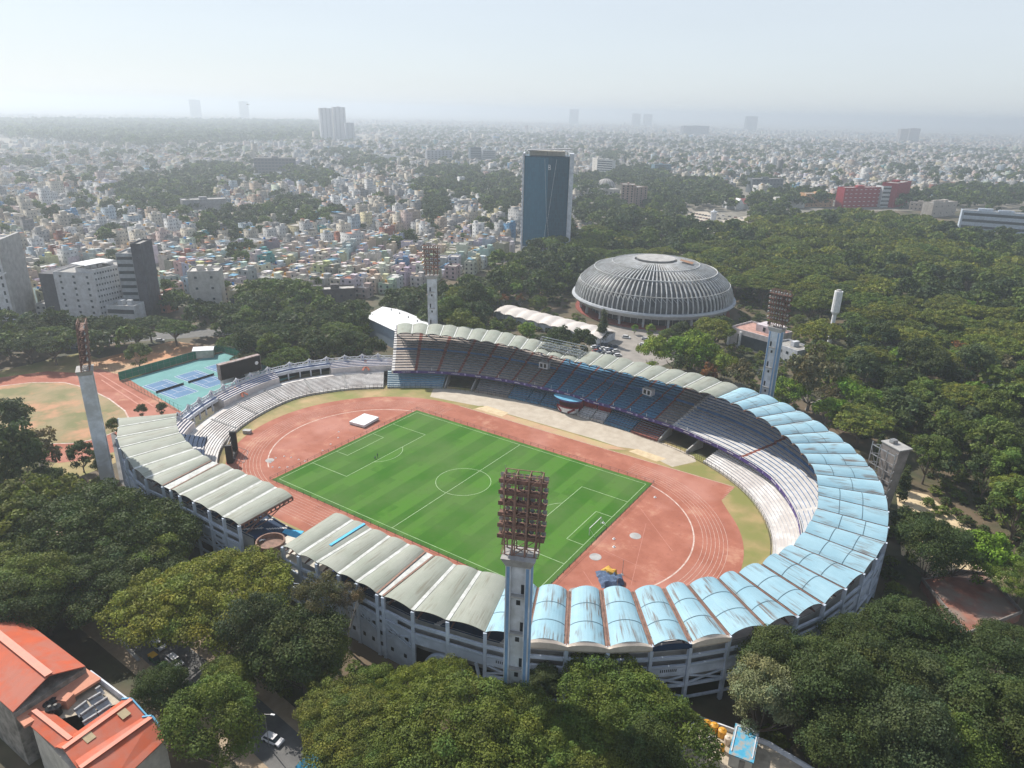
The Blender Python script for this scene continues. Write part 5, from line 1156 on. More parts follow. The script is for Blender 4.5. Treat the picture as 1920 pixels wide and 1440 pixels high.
# main hall: ridge from the left edge to its near end
rg0, rg1 = U(-140, 1080, 15.5), U(92, 1266, 15.5); n0, n1 = U(-30, 1108, 13), U(160, 1249, 13); s0, s1 = U(-160, 1220, 13), U(24, 1335, 13)
n0 = n1+(rg0-rg1)*1.0; s0 = s1+(rg0-rg1)*1.0
sheetroof('main_roof', [(rg0, n0, n1, rg1), (rg0, rg1, s1, s0)], 'redroof', g)
MB().beam(rg0+[0, 0, .15], rg1+[0, 0, .15], 1.4, .15).build('ridge_cap', 'ridge', g)
def wallbox(name, poly, z0, z1, mat): return MB().prism([(p[0], p[1]) for p in poly], z0, z1).build(name, mat, g)
ctr = (rg0+rg1+n0+n1)/4; ins = lambda p, k=.04: p*(1-k)+ctr*k
wallbox('main_wall', [s0, s1, n1, n0], 0, 12.6, 'oldwall')
# pink slab terrace under the gable
t0, t1, t2, t3 = U(25, 1338, 11.5), U(160, 1252, 11.5), U(190, 1272, 11.5), U(45, 1362, 11.5)
sheetroof('gable_terrace', [(t0, t1, t2, t3)], 'pinkslab', g, .5)
# tank terrace floor, parapet wall, front roofs
a0, a1, a2, a3 = U(60, 1360, 10), U(172, 1268, 10), U(240, 1320, 10), U(125, 1402, 10)
M['terr'] = plain('terrace_floor', (.5, .43, .33), (.32, .27, .21), .6)
wallbox('terrace_block', [a0, a1, a2, a3], 0, 9.9, 'terr')
MB().beam(a1+[0, 0, .7], a2+[0, 0, .7], .3, 1.5).build('terrace_parapet', 'concrete_white', g)
l0, l1, l2, l3, r0_, r1_ = U(36, 1345, 11.3), U(62, 1327, 11.3), U(150, 1386, 11.3), U(108, 1402, 11.3), U(58, 1330, 12.3), U(128, 1392, 12.3)
sheetroof('side_roof', [(U(42, 1348, 11), U(62, 1331, 12), U(132, 1386, 12), U(104, 1402, 11)), (U(62, 1331, 12), U(84, 1325, 11), U(160, 1380, 11), U(132, 1386, 12))], 'redroof', g)
MB().beam(U(62, 1330, 12.1), U(132, 1385, 12.1), .8, .12).build('ridge_cap', 'ridge', g)
R0, R1 = U(118, 1404, 12.6), U(247, 1311, 12.6)
sheetroof('front_roof', [(U(104, 1400, 11.4), R0, R1, U(230, 1312, 11.4)), (R0, U(150, 1448, 11), U(280, 1346, 11), R1)], 'redroof', g)
MB().beam(R0+[0, 0, .1], R1+[0, 0, .1], .9, .14).build('ridge_cap', 'ridge', g)
R2, R3 = U(150, 1440, 12.2), U(285, 1344, 12.2)
sheetroof('front_roof', [(U(140, 1425, 11.6), R2, R3, U(272, 1342, 11.6)), (R2, U(190, 1500, 10.2), U(314, 1382, 10.2), R3)], 'redroof', g)
MB().beam(R2+[0, 0, .1], R3+[0, 0, .1], .9, .14).build('ridge_cap', 'ridge', g)
MB().beam(R1+[0, 0, -.1], U(278, 1346, 11), .25, .7).beam(R1+[0, 0, -.1], U(230, 1312, 11.4), .25, .7).beam(R3, U(314, 1382, 10.2), .3, .8).beam(R3, U(268, 1346, 11.6), .3, .7).build('blue_barge_board', 'sky_sheet', g)
wallbox('front_wall', [U(60, 1362, 10.0), U(232, 1316, 10.0), U(309, 1384, 10.0), U(190, 1500, 10)], 0, 9.9, 'cream')
M['skylight'] = plain('skylight_sheet', (.45, .36, .22), (.36, .29, .18), 1)
for (x, y) in ((167, 1384), (233, 1340)):
    c_ = U(x, y, 12.1); dv = (R1-R0)/np.linalg.norm(R1-R0); nv = np.cross([0, 0, 1], dv); sheetroof('skylight', [(c_-dv*.8-nv*.8+[0, 0, .02], c_+dv*.8-nv*.8+[0, 0, .02], c_+dv*.8+nv*.8+[0, 0, .5], c_-dv*.8+nv*.8+[0, 0, .5])], 'skylight', g, .06)
for k, (x0_, y0_, x1_, y1_) in enumerate(((139, 1332, 162, 1315), (165, 1313, 189, 1299), (151, 1341, 175, 1324), (177, 1323, 201, 1308), (155, 1355, 181, 1339), (183, 1338, 206, 1323), (179, 1293, 188, 1287))):
    a, b_ = U(x0_, y0_, 11.2), U(x1_, y1_, 11.2); o_ = MB().tube([a, b_], .28, 10).add([a+[0, 0, -.1], b_+[0, 0, -.1], b_+(a2-a1)/np.linalg.norm(a2-a1)*1.4-[0, 0, .9], a+(a2-a1)/np.linalg.norm(a2-a1)*1.4-[0, 0, .9]], [(0, 1, 2, 3)]).build('solar_heater', 'steel')
    tag(o_, f'silver solar water heater on the tank terrace of the red roofed building, {["far left", "far right", "middle left", "middle right", "near left", "near right", "short one"][k]}', 'water heater', 'solar water heaters on the red roofed building')
for k, (x, y) in enumerate(((93, 1325), (103, 1318), (108, 1330), (97, 1333))):
    P = U(x, y+8, 10); o_ = MB().cyl((0, 0), .85, 0, 1.7, 14).cyl((0, 0), .85, 1.7, 2.05, 14, .3).cyl((0, 0), .3, 2.05, 2.2, 10).build('water_tank', 'black', loc=tuple(P)); tag(o_, f'black plastic roof tank in the tight cluster on the tank terrace, {["left", "back", "right", "front"][k]} one', 'water tank', 'black tanks on the red roofed building')
MB().box(tuple(U(123, 1314, 10.8)), (2.4, 2, 2.2), .4).build('lift_room', 'pinkslab', g)

# ---------------- lower right: cabin wall and brick terrace ----------------
q0, q1, q2, q3 = U(1303, 1345, 4), U(1372, 1372, 4), U(1330, 1460, 4), U(1270, 1420, 4)
g = empty('rooftop_block', (*q0[:2], 0), label='flat concrete rooftop with low parapet carrying the blue cabin, lower right corner', cat='building'); o_ = q0[:2]
pl = [U(1303, 1348, 4), U(1440, 1398, 4), U(1560, 1470, 4), U(1330, 1530, 4), U(1270, 1440, 4)]
MB().prism([(p[0]-o_[0], p[1]-o_[1]) for p in pl], 0, 4).build('floor_slab', 'terr', g)
mb = MB()
for a, b_ in ((pl[0], pl[1]), (pl[1], pl[2]), (pl[4], pl[0])): mb.beam((*(a[:2]-o_), 4.5), (*(b_[:2]-o_), 4.5), .3, 1.1)
mb.build('parapet', 'concrete_white', g)
cc = (U(1383, 1357, 7)+U(1428, 1373, 7)+U(1408, 1430, 7)+U(1363, 1412, 7))/4; e1_ = U(1428, 1373, 7)-U(1383, 1357, 7); e2_ = U(1363, 1412, 7)-U(1383, 1357, 7); cw, cl = np.linalg.norm(e1_), np.linalg.norm(e2_); rz = math.atan2(e1_[1], e1_[0])
g = empty('rooftop_cabin', (cc[0], cc[1], 4), rz, label='small cabin with a bright blue flat roof on the rooftop in the lower right', cat='cabin')
M['cabroof'] = plain('blue_painted_roof', (.08, .38, .55), (.06, .3, .46), .9, big=(.9, (.3, .3, .28)))
MB().box((0, 0, 1.4), (cw*.92, cl*.92, 2.8)).build('wall', 'cream', g); MB().box((0, 0, 2.95), (cw, cl, .25)).build('roof', 'cabroof', g)
MB().box((-cw*.42, 0, 3.15), (.2, cl*.8, .15)).box((cw*.42, -.2, 3.15), (.2, cl*.75, .15)).box((0, cl*.42, 3.15), (cw*.85, .2, .15)).build('roof_upstand', 'concrete_white', g); MB().box((.3, -cl*.465, 1.2), (1, .1, 2.2)).build('door', 'oldwall', g)
MB().box((.7, -cl*.465-.07, 1.2), (.1, .08, .3)).build('handle', 'steel', [c for c in g.children if c.name.startswith('door')][0])
M['ytank'] = plain('yellow_plastic', (.68, .34, .04), (.55, .26, .03), 1, rough=.45)
for k, (x, y, r_) in enumerate(((1324, 1364, .75), (1338, 1370, .78), (1353, 1380, .8), (1363, 1394, .62), (1354, 1408, .4))):
    P = U(x, y, 4); o_ = MB().cyl((0, 0), r_, 0, 1.5, 14).cyl((0, 0), r_, 1.5, 1.75, 14, r_*.45).cyl((0, 0), r_*.35, 1.75, 1.85, 10).build('yellow_tank', 'ytank' if k != 3 else 'tanfab', loc=tuple(P)); tag(o_, ['yellow plastic tank furthest left by the parapet', 'yellow plastic tank second from the left by the parapet', 'largest yellow plastic tank with a worn lid', 'faded tan tank next to the blue roofed cabin', 'small yellow drum in front of the tank row'][k], 'water tank', 'tanks by the blue roofed cabin')
P = U(1325, 1384, 4.3); o_ = MB().tube([P, P+[1.2, .9, .1]], .32, 12).build('white_drum', 'white'); tag(o_, 'white cylinder lying beside the yellow tanks', 'drum')
M['brick'] = plain('brick_paving', (.3, .13, .09), (.2, .09, .065), .35, big=(.15, (.22, .17, .14)))
bp = [U(1728, 1088, 2.5), U(1795, 1072, 2.5), U(1850, 1078, 2.5), U(1915, 1150, 2.5), U(1812, 1190, 2.5)]; g = empty('brick_terrace', (*bp[0][:2], 0), label='walled red brick terrace among the trees at the right edge', cat='terrace'); o_ = bp[0][:2]
MB().prism([(p[0]-o_[0], p[1]-o_[1]) for p in bp], 0, 2.5).build('floor', 'brick', g); mb = MB()
for k in range(5): a, b_ = bp[k], bp[(k+1) % 5]; mb.beam((*(a[:2]-o_), 2.9), (*(b_[:2]-o_), 2.9), .3, .9)
mb.build('parapet', 'oldconc', g)
P = U(1885, 712, 6); g = empty('long_pavilion', (P[0], P[1], 0), R(-38), label='low pavilion with brown tiled roof and pale green wall at the right edge', cat='pavilion')
MB().box((12, 0, 2.6), (34, 9, 5.2)).build('wall', plain('pale_green_wall', (.4, .5, .42), (.3, .38, .32), .4), g); MB().beam((-6, 0, 5.4), (30, 0, 5.4), 10, .4).build('roof', 'brick', g)

# ---------------- roads and paths ----------------
M['asphalt'] = plain('asphalt', (.16, .155, .15), (.1, .1, .1), .25); M['dirt'] = plain('dusty_verge', (.4, .31, .22), (.28, .21, .14), .2)
def strip(name, pts, wd, z, mat):
    P = [np.array(p[:2], float) for p in pts]; V = []
    for i, p in enumerate(P):
        d = P[min(i+1, len(P)-1)]-P[max(i-1, 0)]; d /= np.hypot(*d); nrm = np.array([-d[1], d[0]])*wd/2; V += [(*(p+nrm), z), (*(p-nrm), z)]
    return struct(name, MB().add(V, [(2*i, 2*i+1, 2*i+3, 2*i+2) for i in range(len(P)-1)]), mat)
rd = [U(x, y, 0) for x, y in ((20, 985), (150, 1085), (215, 1150), (300, 1215), (380, 1280), (460, 1340), (530, 1405), (640, 1500))]
sheet('woodland_ground', [(-260, -140), (260, -140), (700, 60), (900, 900), (300, 1200), (-20, 900), (-60, 420), (-180, 330), (-250, 200), (-330, 60), (-330, -60)], .01, 'woodfloor')
strip('verge', rd, 15, .015, 'dirt'); strip('road', rd, 8.2, .03, 'asphalt')
strip('median_kerb', [U(x, y, 0)+[0, 0, 0] for x, y in ((165, 1150), (215, 1190), (262, 1240))], .8, .16, 'concrete')
sheet('gate_yard', [U(x, y, 0) for x, y in ((205, 800), (225, 905), (290, 960), (262, 870))], .04, 'asphalt')
sheet('sandy_path', [U(x, y, 0) for x, y in ((1680, 915), (1740, 928), (1830, 1000), (1905, 1050), (1890, 1092), (1760, 1088), (1690, 1040))], .05, 'sand')
strip('avenue', [U(x, y, 0) for x, y in ((-80, 650), (100, 645), (300, 630), (420, 622), (560, 610))], 14, .03, 'asphalt')
sheet('far_car_park', [U(x, y, 0) for x, y in ((1290, 400), (1325, 395), (1345, 415), (1400, 405), (1395, 425), (1330, 440), (1285, 425))], .05, 'apron')
# ---------------- vehicles ----------------
def car_meshes(L=4.3, W=1.75, suv=0):
    h = .85+.12*suv; bd = MB(); pr = [(-L/2, .3), (-L/2, .75), (-L/2+.15, h), (L*.28, h), (L/2-.1, .72), (L/2, .5), (L/2, .3)]
    def ext(pr, w0, w1=None, m=0):
        w1 = w1 or w0; n = len(pr); V = [(x, -w0/2, z) for x, z in pr]+[(x, w0/2, z) for x, z in pr]; return V, [tuple(range(n)), tuple(range(2*n-1, n-1, -1))]+[(i, n+i, n+(i+1) % n, (i+1) % n) for i in range(n)]
    bd.add(*ext(pr, W))
    tz = h+.55+.12*suv; x0, x1 = -L/2+.35, L*.2
    V = [(x0, -W*.46, h), (x1+.45, -W*.46, h), (x1+.45, W*.46, h), (x0, W*.46, h), (x0+.35, -W*.38, tz), (x1-.15, -W*.38, tz), (x1-.15, W*.38, tz), (x0+.35, W*.38, tz)]
    gl = MB().add(V, [(0, 1, 5, 4), (1, 2, 6, 5), (2, 3, 7, 6), (3, 0, 4, 7)]); rf = MB().box(((x0+x1+.2)/2, 0, tz+.02), (x1-x0-.5, W*.77, .06))
    wh = MB().cyl((0, 0), .33, -.1, .1, 12); wh.v = [(x, z, y) for x, y, z in wh.v]
    one = MB(); one.v = []; one.add(*ext(pr, W)); one.add(V, [(0, 1, 5, 4), (1, 2, 6, 5), (2, 3, 7, 6), (3, 0, 4, 7)], 1); one.box(((x0+x1+.2)/2, 0, tz+.02), (x1-x0-.5, W*.77, .06), 0, 0)
    return bd.mesh('body', 'carpaint'), gl.mesh('windows', 'glass'), rf.mesh('roof', 'carpaint'), wh.mesh('wheel', 'black'), one.mesh('car', ['carpaint', 'glass'])
m, t, b = _new('car_paint'); oi = N(t, 'ShaderNodeObjectInfo'); t.links.new(oi.outputs['Color'], b.inputs['Base Color']); b.inputs['Roughness'].default_value = .25; b.inputs['Coat Weight'].default_value = .5; M['carpaint'] = m
CARM = car_meshes(); SUVM = car_meshes(4.7, 1.85, 1)
def car(x, y, ang, col, label, suv=0, z=0.04, parts=True, group=None):
    P = up(x, y, z); B_, G_, R_, W_, ONE = SUVM if suv else CARM
    if not parts:
        o = link('parked_car', ONE, color=col, loc=tuple(P), rz=ang); return tag(o, label, 'car', group)
    g = empty('parked_car', P, ang); tag(g, label, 'car', group)
    link('body', B_, g, col); link('windows', G_, g); link('roof', R_, g, col)
    for sx in (-1.35, 1.35):
        for sy in (-.8, .8): link('wheel', W_, g, loc=(sx, sy, .33))
    return g
aa = math.atan2((rd[5]-rd[3])[1], (rd[5]-rd[3])[0])
RG = 'vehicles on the road by the red roofed building'
car(215, 1158, aa, (.01, .01, .012), 'black sport utility car on the shaded road beside the yellow auto rickshaws', 1, group=RG)
car(297, 1212, aa, (.7, .7, .7), 'white car half under the golden green tree, upper of two', 0, group=RG)
car(328, 1243, aa, (.72, .72, .74), 'white car with dark windscreen on the road just below the other white car', 1, group=RG)
car(512, 1390, aa+.2, (.75, .74, .76), 'white car alone at the bottom of the road near the street lamp', 0, group=RG)
car(133, 1098, aa, (.4, .02, .05), 'red car in the shade at the top of the road', 0, group=RG)
def auto(x, y, label, ang=0.):
    g = empty('auto_rickshaw', up(x, y, .04), ang); tag(g, label, 'auto rickshaw', 'yellow auto rickshaws')
    mb = MB(); pr = [(-1.3, .3), (-1.3, 1.0), (-.9, 1.05), (.3, .9), (.9, .9), (1.35, .5), (1.35, .3)]; n = len(pr); V = [(x_, -.65, z) for x_, z in pr]+[(x_, .65, z) for x_, z in pr]
    mb.add(V, [tuple(range(n)), tuple(range(2*n-1, n-1, -1))]+[(i, n+i, n+(i+1) % n, (i+1) % n) for i in range(n)]); mb.build('body', [plain('rickshaw_green', (.03, .1, .05), (.02, .07, .04), 1)], g)
    MB().beam((-1.25, 0, 1.72), (.75, 0, 1.8), 1.36, .12).beam((-1.22, 0, 1.0), (-1.3, 0, 1.7), 1.3, .1).build('canopy', [plain('rickshaw_yellow', (.7, .4, .04), (.6, .33, .03), 1)], g)
    MB().beam((.75, 0, 1.75), (1.15, 0, .95), 1.2, .05).build('windscreen', 'glass', g)
    wh = MB().cyl((0, 0), .22, -.06, .06, 10); wh.v = [(a, c_, b2) for a, b2, c_ in wh.v]; wm_ = wh.mesh('wheel', 'black')
    for q in ((-.85, -.6, .22), (-.85, .6, .22), (1.05, 0, .22)): link('wheel', wm_, g, loc=q)
auto(172, 1132, 'yellow auto rickshaw furthest up the road beside the black car', aa); auto(168, 1156, 'yellow auto rickshaw nearest the median of the road', aa); auto(136, 1115, 'yellow auto rickshaw in the shade below the red car', aa); auto(290, 1240, 'yellow auto rickshaw partly hidden left of the white car', aa)
P = up(430, 1318, .04); g = empty('small_truck', P, aa+.1, label='small truck with a pale box top and orange cab under the trees', cat='truck', group=RG)
MB().box((-.7, 0, 1.7), (3.6, 2, 2.0)).build('cargo_box', 'cream', g); MB().box((2.0, 0, 1.2), (1.4, 1.9, 1.7)).box((-.3, 0, .55), (5, 1.6, .3)).build('cab', 'ytank', g); MB().box((2.5, 0, 1.65), (.5, 1.6, .6)).build('windscreen', 'glass', g)
for sx in (-2, 1.9):
    for sy in (-.85, .85): link('wheel', CARM[3], g, loc=(sx, sy, .4))
P = up(588, 1436, 1.6); tag(crumple(5, 4, 5, 4, 1.6, 4).build('tarpaulin', [plain('blue_tarpaulin', (.05, .28, .45), (.03, .2, .34), .8)], loc=tuple(P)), 'crumpled light blue tarpaulin over a stall at the bottom edge', 'tarpaulin')
# street lamp
P = up(505, 1402, .03); g = empty('street_lamp', P, 0, label='thin grey street lamp beside the lone white car at the bottom', cat='street lamp'); MB().cyl((0, 0), .1, 0, 8.5, 8, .06).beam((0, 0, 8.4), (1.6, .5, 8.9), .08, .08).build('pole', 'steel', g); MB().beam((1.3, .4, 8.85), (2.1, .65, 8.95), .3, .15).build('lamp_head', 'white', g)
# cars by the dome
k = 0
for (x, y, c_, lb) in ((1174, 634, (.75, .75, .76), 'white car alone on the dome forecourt, furthest left'), (1210, 637, (.6, .6, .62), 'pale car near the planted shrubs of the dome forecourt, upper of two'), (1206, 648, (.72, .72, .72), 'white car on the dome forecourt nearest the stadium roof, lower of two')):
    car(x, y, .3, c_, lb, k == 0, z=.06, group='cars round the dome'); k += 1
PC = [(.03, .03, .035), (.6, .6, .6), (.2, .21, .22), (.02, .04, .1), (.25, .03, .02), (.7, .7, .72)]; PN = ['black', 'pale grey', 'dark grey', 'navy', 'red', 'white']
for r_ in range(3):
    for c_ in range(6):
        q = (r_*5+c_*3+r_*c_) % 6; car(1112+c_*8+r_*3, 644+r_*8+c_*1.5, .9+(r_ % 2)*.1, PC[q], f'{PN[q]} car in the shaded park beside the dome forecourt, {["back", "middle", "front"][r_]} row, {["first", "second", "third", "fourth", "fifth", "sixth"][c_]} from left', z=.07, parts=False, group='cars in the shaded car park')
# far car park
nc = 0
for r_ in range(5):
    for c_ in range(8):
        x, y = 1296+c_*5.5+r_*1.5+(r_ > 2)*8, 400+r_*6+c_*1.0
        q = int(rng.integers(0, 6)); 
        if rng.random() < .12: continue
        car(x, y, 1.2+(r_ % 2)*.05, PC[q], f'tiny {PN[q]} car in far car park, {["first", "second", "third", "fourth", "fifth"][r_]} row, {["first", "second", "third", "fourth", "fifth", "sixth", "seventh", "eighth"][c_]} from left', z=.07, parts=False, group='cars in the far car park')
for c_ in range(16):
    x, y = 1345+c_*3.8, 404+(c_ % 3)*6+c_*.5; q = int(rng.integers(0, 6)); car(x, y, .2, PC[q], f'tiny {PN[q]} car right of the grey minaret tower, number {c_+1} from left', z=.07, parts=False, group='cars in the far car park')
# vehicles on the avenue behind the tree belt
for k, (x, y) in enumerate(((60, 650), (95, 646), (140, 655), (300, 640), (470, 618), (500, 616), (430, 628))):
    car(x, y, .75, PC[(k*2+5) % 6], f'{PN[(k*2+5) % 6]} car on the avenue behind the tree belt, {["leftmost", "second", "third", "fourth", "sixth", "rightmost", "fifth"][k]} from left', z=.05, parts=False, group='cars on the avenue')
# bird
P = CAM+(CF*F+(465-960)*CR-(196-720)*CU)*(210/F); mb = MB(); mb.tube([(-.28, 0, 0), (-.1, 0, .02), (.1, 0, .03), (.25, 0, .02)], [.01, .06, .06, .015], 8)
bd_ = mb.build('bird', 'black', loc=tuple(P)); tag(bd_, 'small dark bird gliding above the left skyline', 'bird')
MB().add([(-.1, .05, .03), (.12, .05, .03), (.1, .3, .12), (-.12, .62, .06), (-.1, .05, .01), (.12, .05, .01), (.1, .3, .1), (-.12, .62, .05)], [(0, 1, 2, 3), (7, 6, 5, 4), (0, 4, 5, 1), (1, 5, 6, 2), (2, 6, 7, 3), (3, 7, 4, 0)]).build('wing', 'black', bd_)
MB().add([(-.1, -.05, .03), (.12, -.05, .03), (.1, -.3, .12), (-.12, -.62, .06), (-.1, -.05, .01), (.12, -.05, .01), (.1, -.3, .1), (-.12, -.62, .05)], [(3, 2, 1, 0), (4, 5, 6, 7), (1, 5, 4, 0), (2, 6, 5, 1), (3, 7, 6, 2), (0, 4, 7, 3)]).build('wing', 'black', bd_); bd_.rotation_euler.z = 1.9

# ---------------- tree prototypes ----------------
def crown_np(kind, ncl, nleaf, leaf, seed):
    g = np.random.default_rng(seed); C = []; Rr = []; ZS = []
    if kind == 'umbrella':
        k = 0
        while len(C) < ncl:
            r_ = math.sqrt(g.random())*.86; a = g.random()*6.283; sx = 1+.18*math.sin(2*a+seed)+.1*math.sin(3*a+seed*2)
            z = .34*(1-r_**2)+g.normal(0, .045); cr = g.uniform(.07, .16)*(1-.25*r_); C.append((r_*math.cos(a)*sx, r_*math.sin(a)*sx, z)); Rr.append(cr); ZS.append(.55)
    elif kind == 'round':
        while len(C) < ncl:
            v = g.normal(size=3); v /= np.linalg.norm(v); v[2] = abs(v[2]) if g.random() < .82 else v[2]; q = g.uniform(.5, .82)
            C.append((v[0]*q, v[1]*q, .55+v[2]*q*.95)); Rr.append(g.uniform(.14, .3)); ZS.append(.8)
    elif kind == 'column':
        for i in range(ncl): z = i/ncl*4; w_ = .5*math.sin(min(1, .25+z/4)*math.pi*.9)+.25; a = g.random()*6.28; C.append((math.cos(a)*w_*.4, math.sin(a)*w_*.4, z)); Rr.append(w_*.75); ZS.append(1.1)
    elif kind == 'sparse':
        while len(C) < ncl:
            v = g.normal(size=3); v /= np.linalg.norm(v); v[2] = abs(v[2])*.9; q = g.uniform(.4, .85); C.append((v[0]*q*.9, v[1]*q*.9, .35+v[2]*q)); Rr.append(g.uniform(.12, .24)); ZS.append(.7)
    C = np.array(C); Rr = np.array(Rr); ZS = np.array(ZS); pr = Rr**2/np.sum(Rr**2); ci = g.choice(len(C), nleaf, p=pr)
    v = g.normal(size=(nleaf, 3)); v /= np.linalg.norm(v, axis=1)[:, None]
    if kind == 'umbrella':      # a thin even layer over the whole umbrella joins the clumps
        kk = g.random(nleaf) < .3; rr = np.sqrt(g.random(nleaf))*.9; aa = g.random(nleaf)*6.283; sx_ = 1+.18*np.sin(2*aa+seed)+.1*np.sin(3*aa+seed*2); fillP = np.stack([rr*np.cos(aa)*sx_, rr*np.sin(aa)*sx_, .32*(1-rr**2)+g.normal(0, .02, nleaf)], 1)
    else: kk = np.zeros(nleaf, bool); fillP = np.zeros((nleaf, 3))
    flip = g.random(nleaf) < (.85 if kind == 'umbrella' else .72); v[:, 2] = np.where(flip, np.abs(v[:, 2]), v[:, 2])
    rad = Rr[ci]*(1-.45*g.random(nleaf)**2.2)*(1+.12*g.normal(size=nleaf))
    P = C[ci]+v*rad[:, None]*np.stack([np.ones(nleaf), np.ones(nleaf), ZS[ci]], 1)
    P = np.where(kk[:, None], fillP, P)
    n_ = v+g.normal(size=(nleaf, 3))*.55; n_[:, 2] += .25; n_ /= np.linalg.norm(n_, axis=1)[:, None]
    t1 = np.cross(n_, g.normal(size=(nleaf, 3))); t1 /= np.linalg.norm(t1, axis=1)[:, None]; t2 = np.cross(n_, t1)
    s_ = leaf*g.uniform(.6, 1.3, nleaf)[:, None]*.5; asp = g.uniform(.5, 1., nleaf)[:, None]
    V = np.stack([P-t1*s_-t2*s_*asp*.6, P+t1*s_*.8-t2*s_*asp, P+t1*s_+t2*s_*asp*.7, P-t1*s_*.7+t2*s_*asp], 1).reshape(-1, 3)
    cb_ = g.uniform(.72, 1.25, len(C))[ci]*g.uniform(.75, 1.22, nleaf); wr = g.normal(0, .07, len(C))[ci]
    col = np.stack([cb_*(1+wr), cb_, cb_*(1-wr)], 1); return V, np.arange(nleaf*4).reshape(-1, 4), col, C
def crown_mesh(kind, *a):
    V, Fq, col, C = crown_np(kind, *a); return npmesh('crown', V, Fq, ['leaf'], col=col), C
def trunk_mesh(C, kind, seed, bark='bark', spread=1.):
    g = random.Random(seed); mb = MB(); r0 = .04 if kind != 'column' else .06
    if kind == 'column': mb.tube([(0, 0, 0), (0, 0, .5), (0, 0, 1.2)], [.09, .07, .05], 6); return mb.mesh('trunk', bark)
    k0 = (.02*g.uniform(-1, 1), .02*g.uniform(-1, 1), .45); mb.tube([(0, 0, 0), (k0[0]*.5, k0[1]*.5, .25), k0], [r0*1.4, r0*1.05, r0], 8)
    idx = list(range(len(C))); g.shuffle(idx)
    for i in idx[:14 if kind == 'umbrella' else 9 if kind == 'round' else 16]:
        c = C[i]; e = (c[0]*.92, c[1]*.92, 1.0+c[2]*.55); mid = (c[0]*.42+g.uniform(-.05, .05), c[1]*.42+g.uniform(-.05, .05), .78)
        mb.tube([k0, mid, e], [r0*.7, r0*.42, r0*.13], 5)
    return mb.mesh('trunk', bark)
PRO = {}
def protos(kind, lod, n, *a):
    L_ = []
    for i in range(n):
        me, C = crown_mesh(kind, *a, 100*i+7+len(PRO)); L_.append((me, trunk_mesh(C, kind, i, 'palebark' if kind == 'sparse' else 'bark')))
    PRO[kind, lod] = L_
protos('umbrella', 0, 5, 190, 60000, .021); protos('umbrella', 1, 5, 130, 13000, .046)
protos('round', 0, 4, 70, 26000, .036); protos('round', 1, 5, 48, 6000, .075)
protos('sparse', 0, 2, 40, 7000, .04); protos('sparse', 1, 3, 30, 2200, .075)
protos('column', 0, 2, 26, 2600, .16); PRO['column', 1] = PRO['column', 0]
TINT = {'olive': (.1, .122, .028), 'golden olive': (.122, .138, .026), 'dark green': (.045, .064, .022), 'mid green': (.08, .112, .026), 'bright green': (.12, .2, .025), 'blue green': (.05, .072, .033), 'grey brown': (.1, .09, .06), 'pale grey green': (.15, .16, .1), 'rusty': (.19, .085, .035), 'yellow green': (.15, .19, .03)}
TINT = {k: (v[0]*1.55, v[1]*1.46, v[2]*1.35) for k, v in TINT.items()}
TREES = []      # (x, y, hc, R, kind, tint, fixed)
def T(px_, py_, rpx, hc, kind, tint, zs=None):
    zt = hc+rpx*.2*.1; P = up(px_, py_, hc+1); R_ = rpx*slant(P)/F; P = up(px_, py_, hc+(.2 if kind == 'umbrella' else .6)*R_); TREES.append([P[0], P[1], hc, R_, kind, tint, 1])
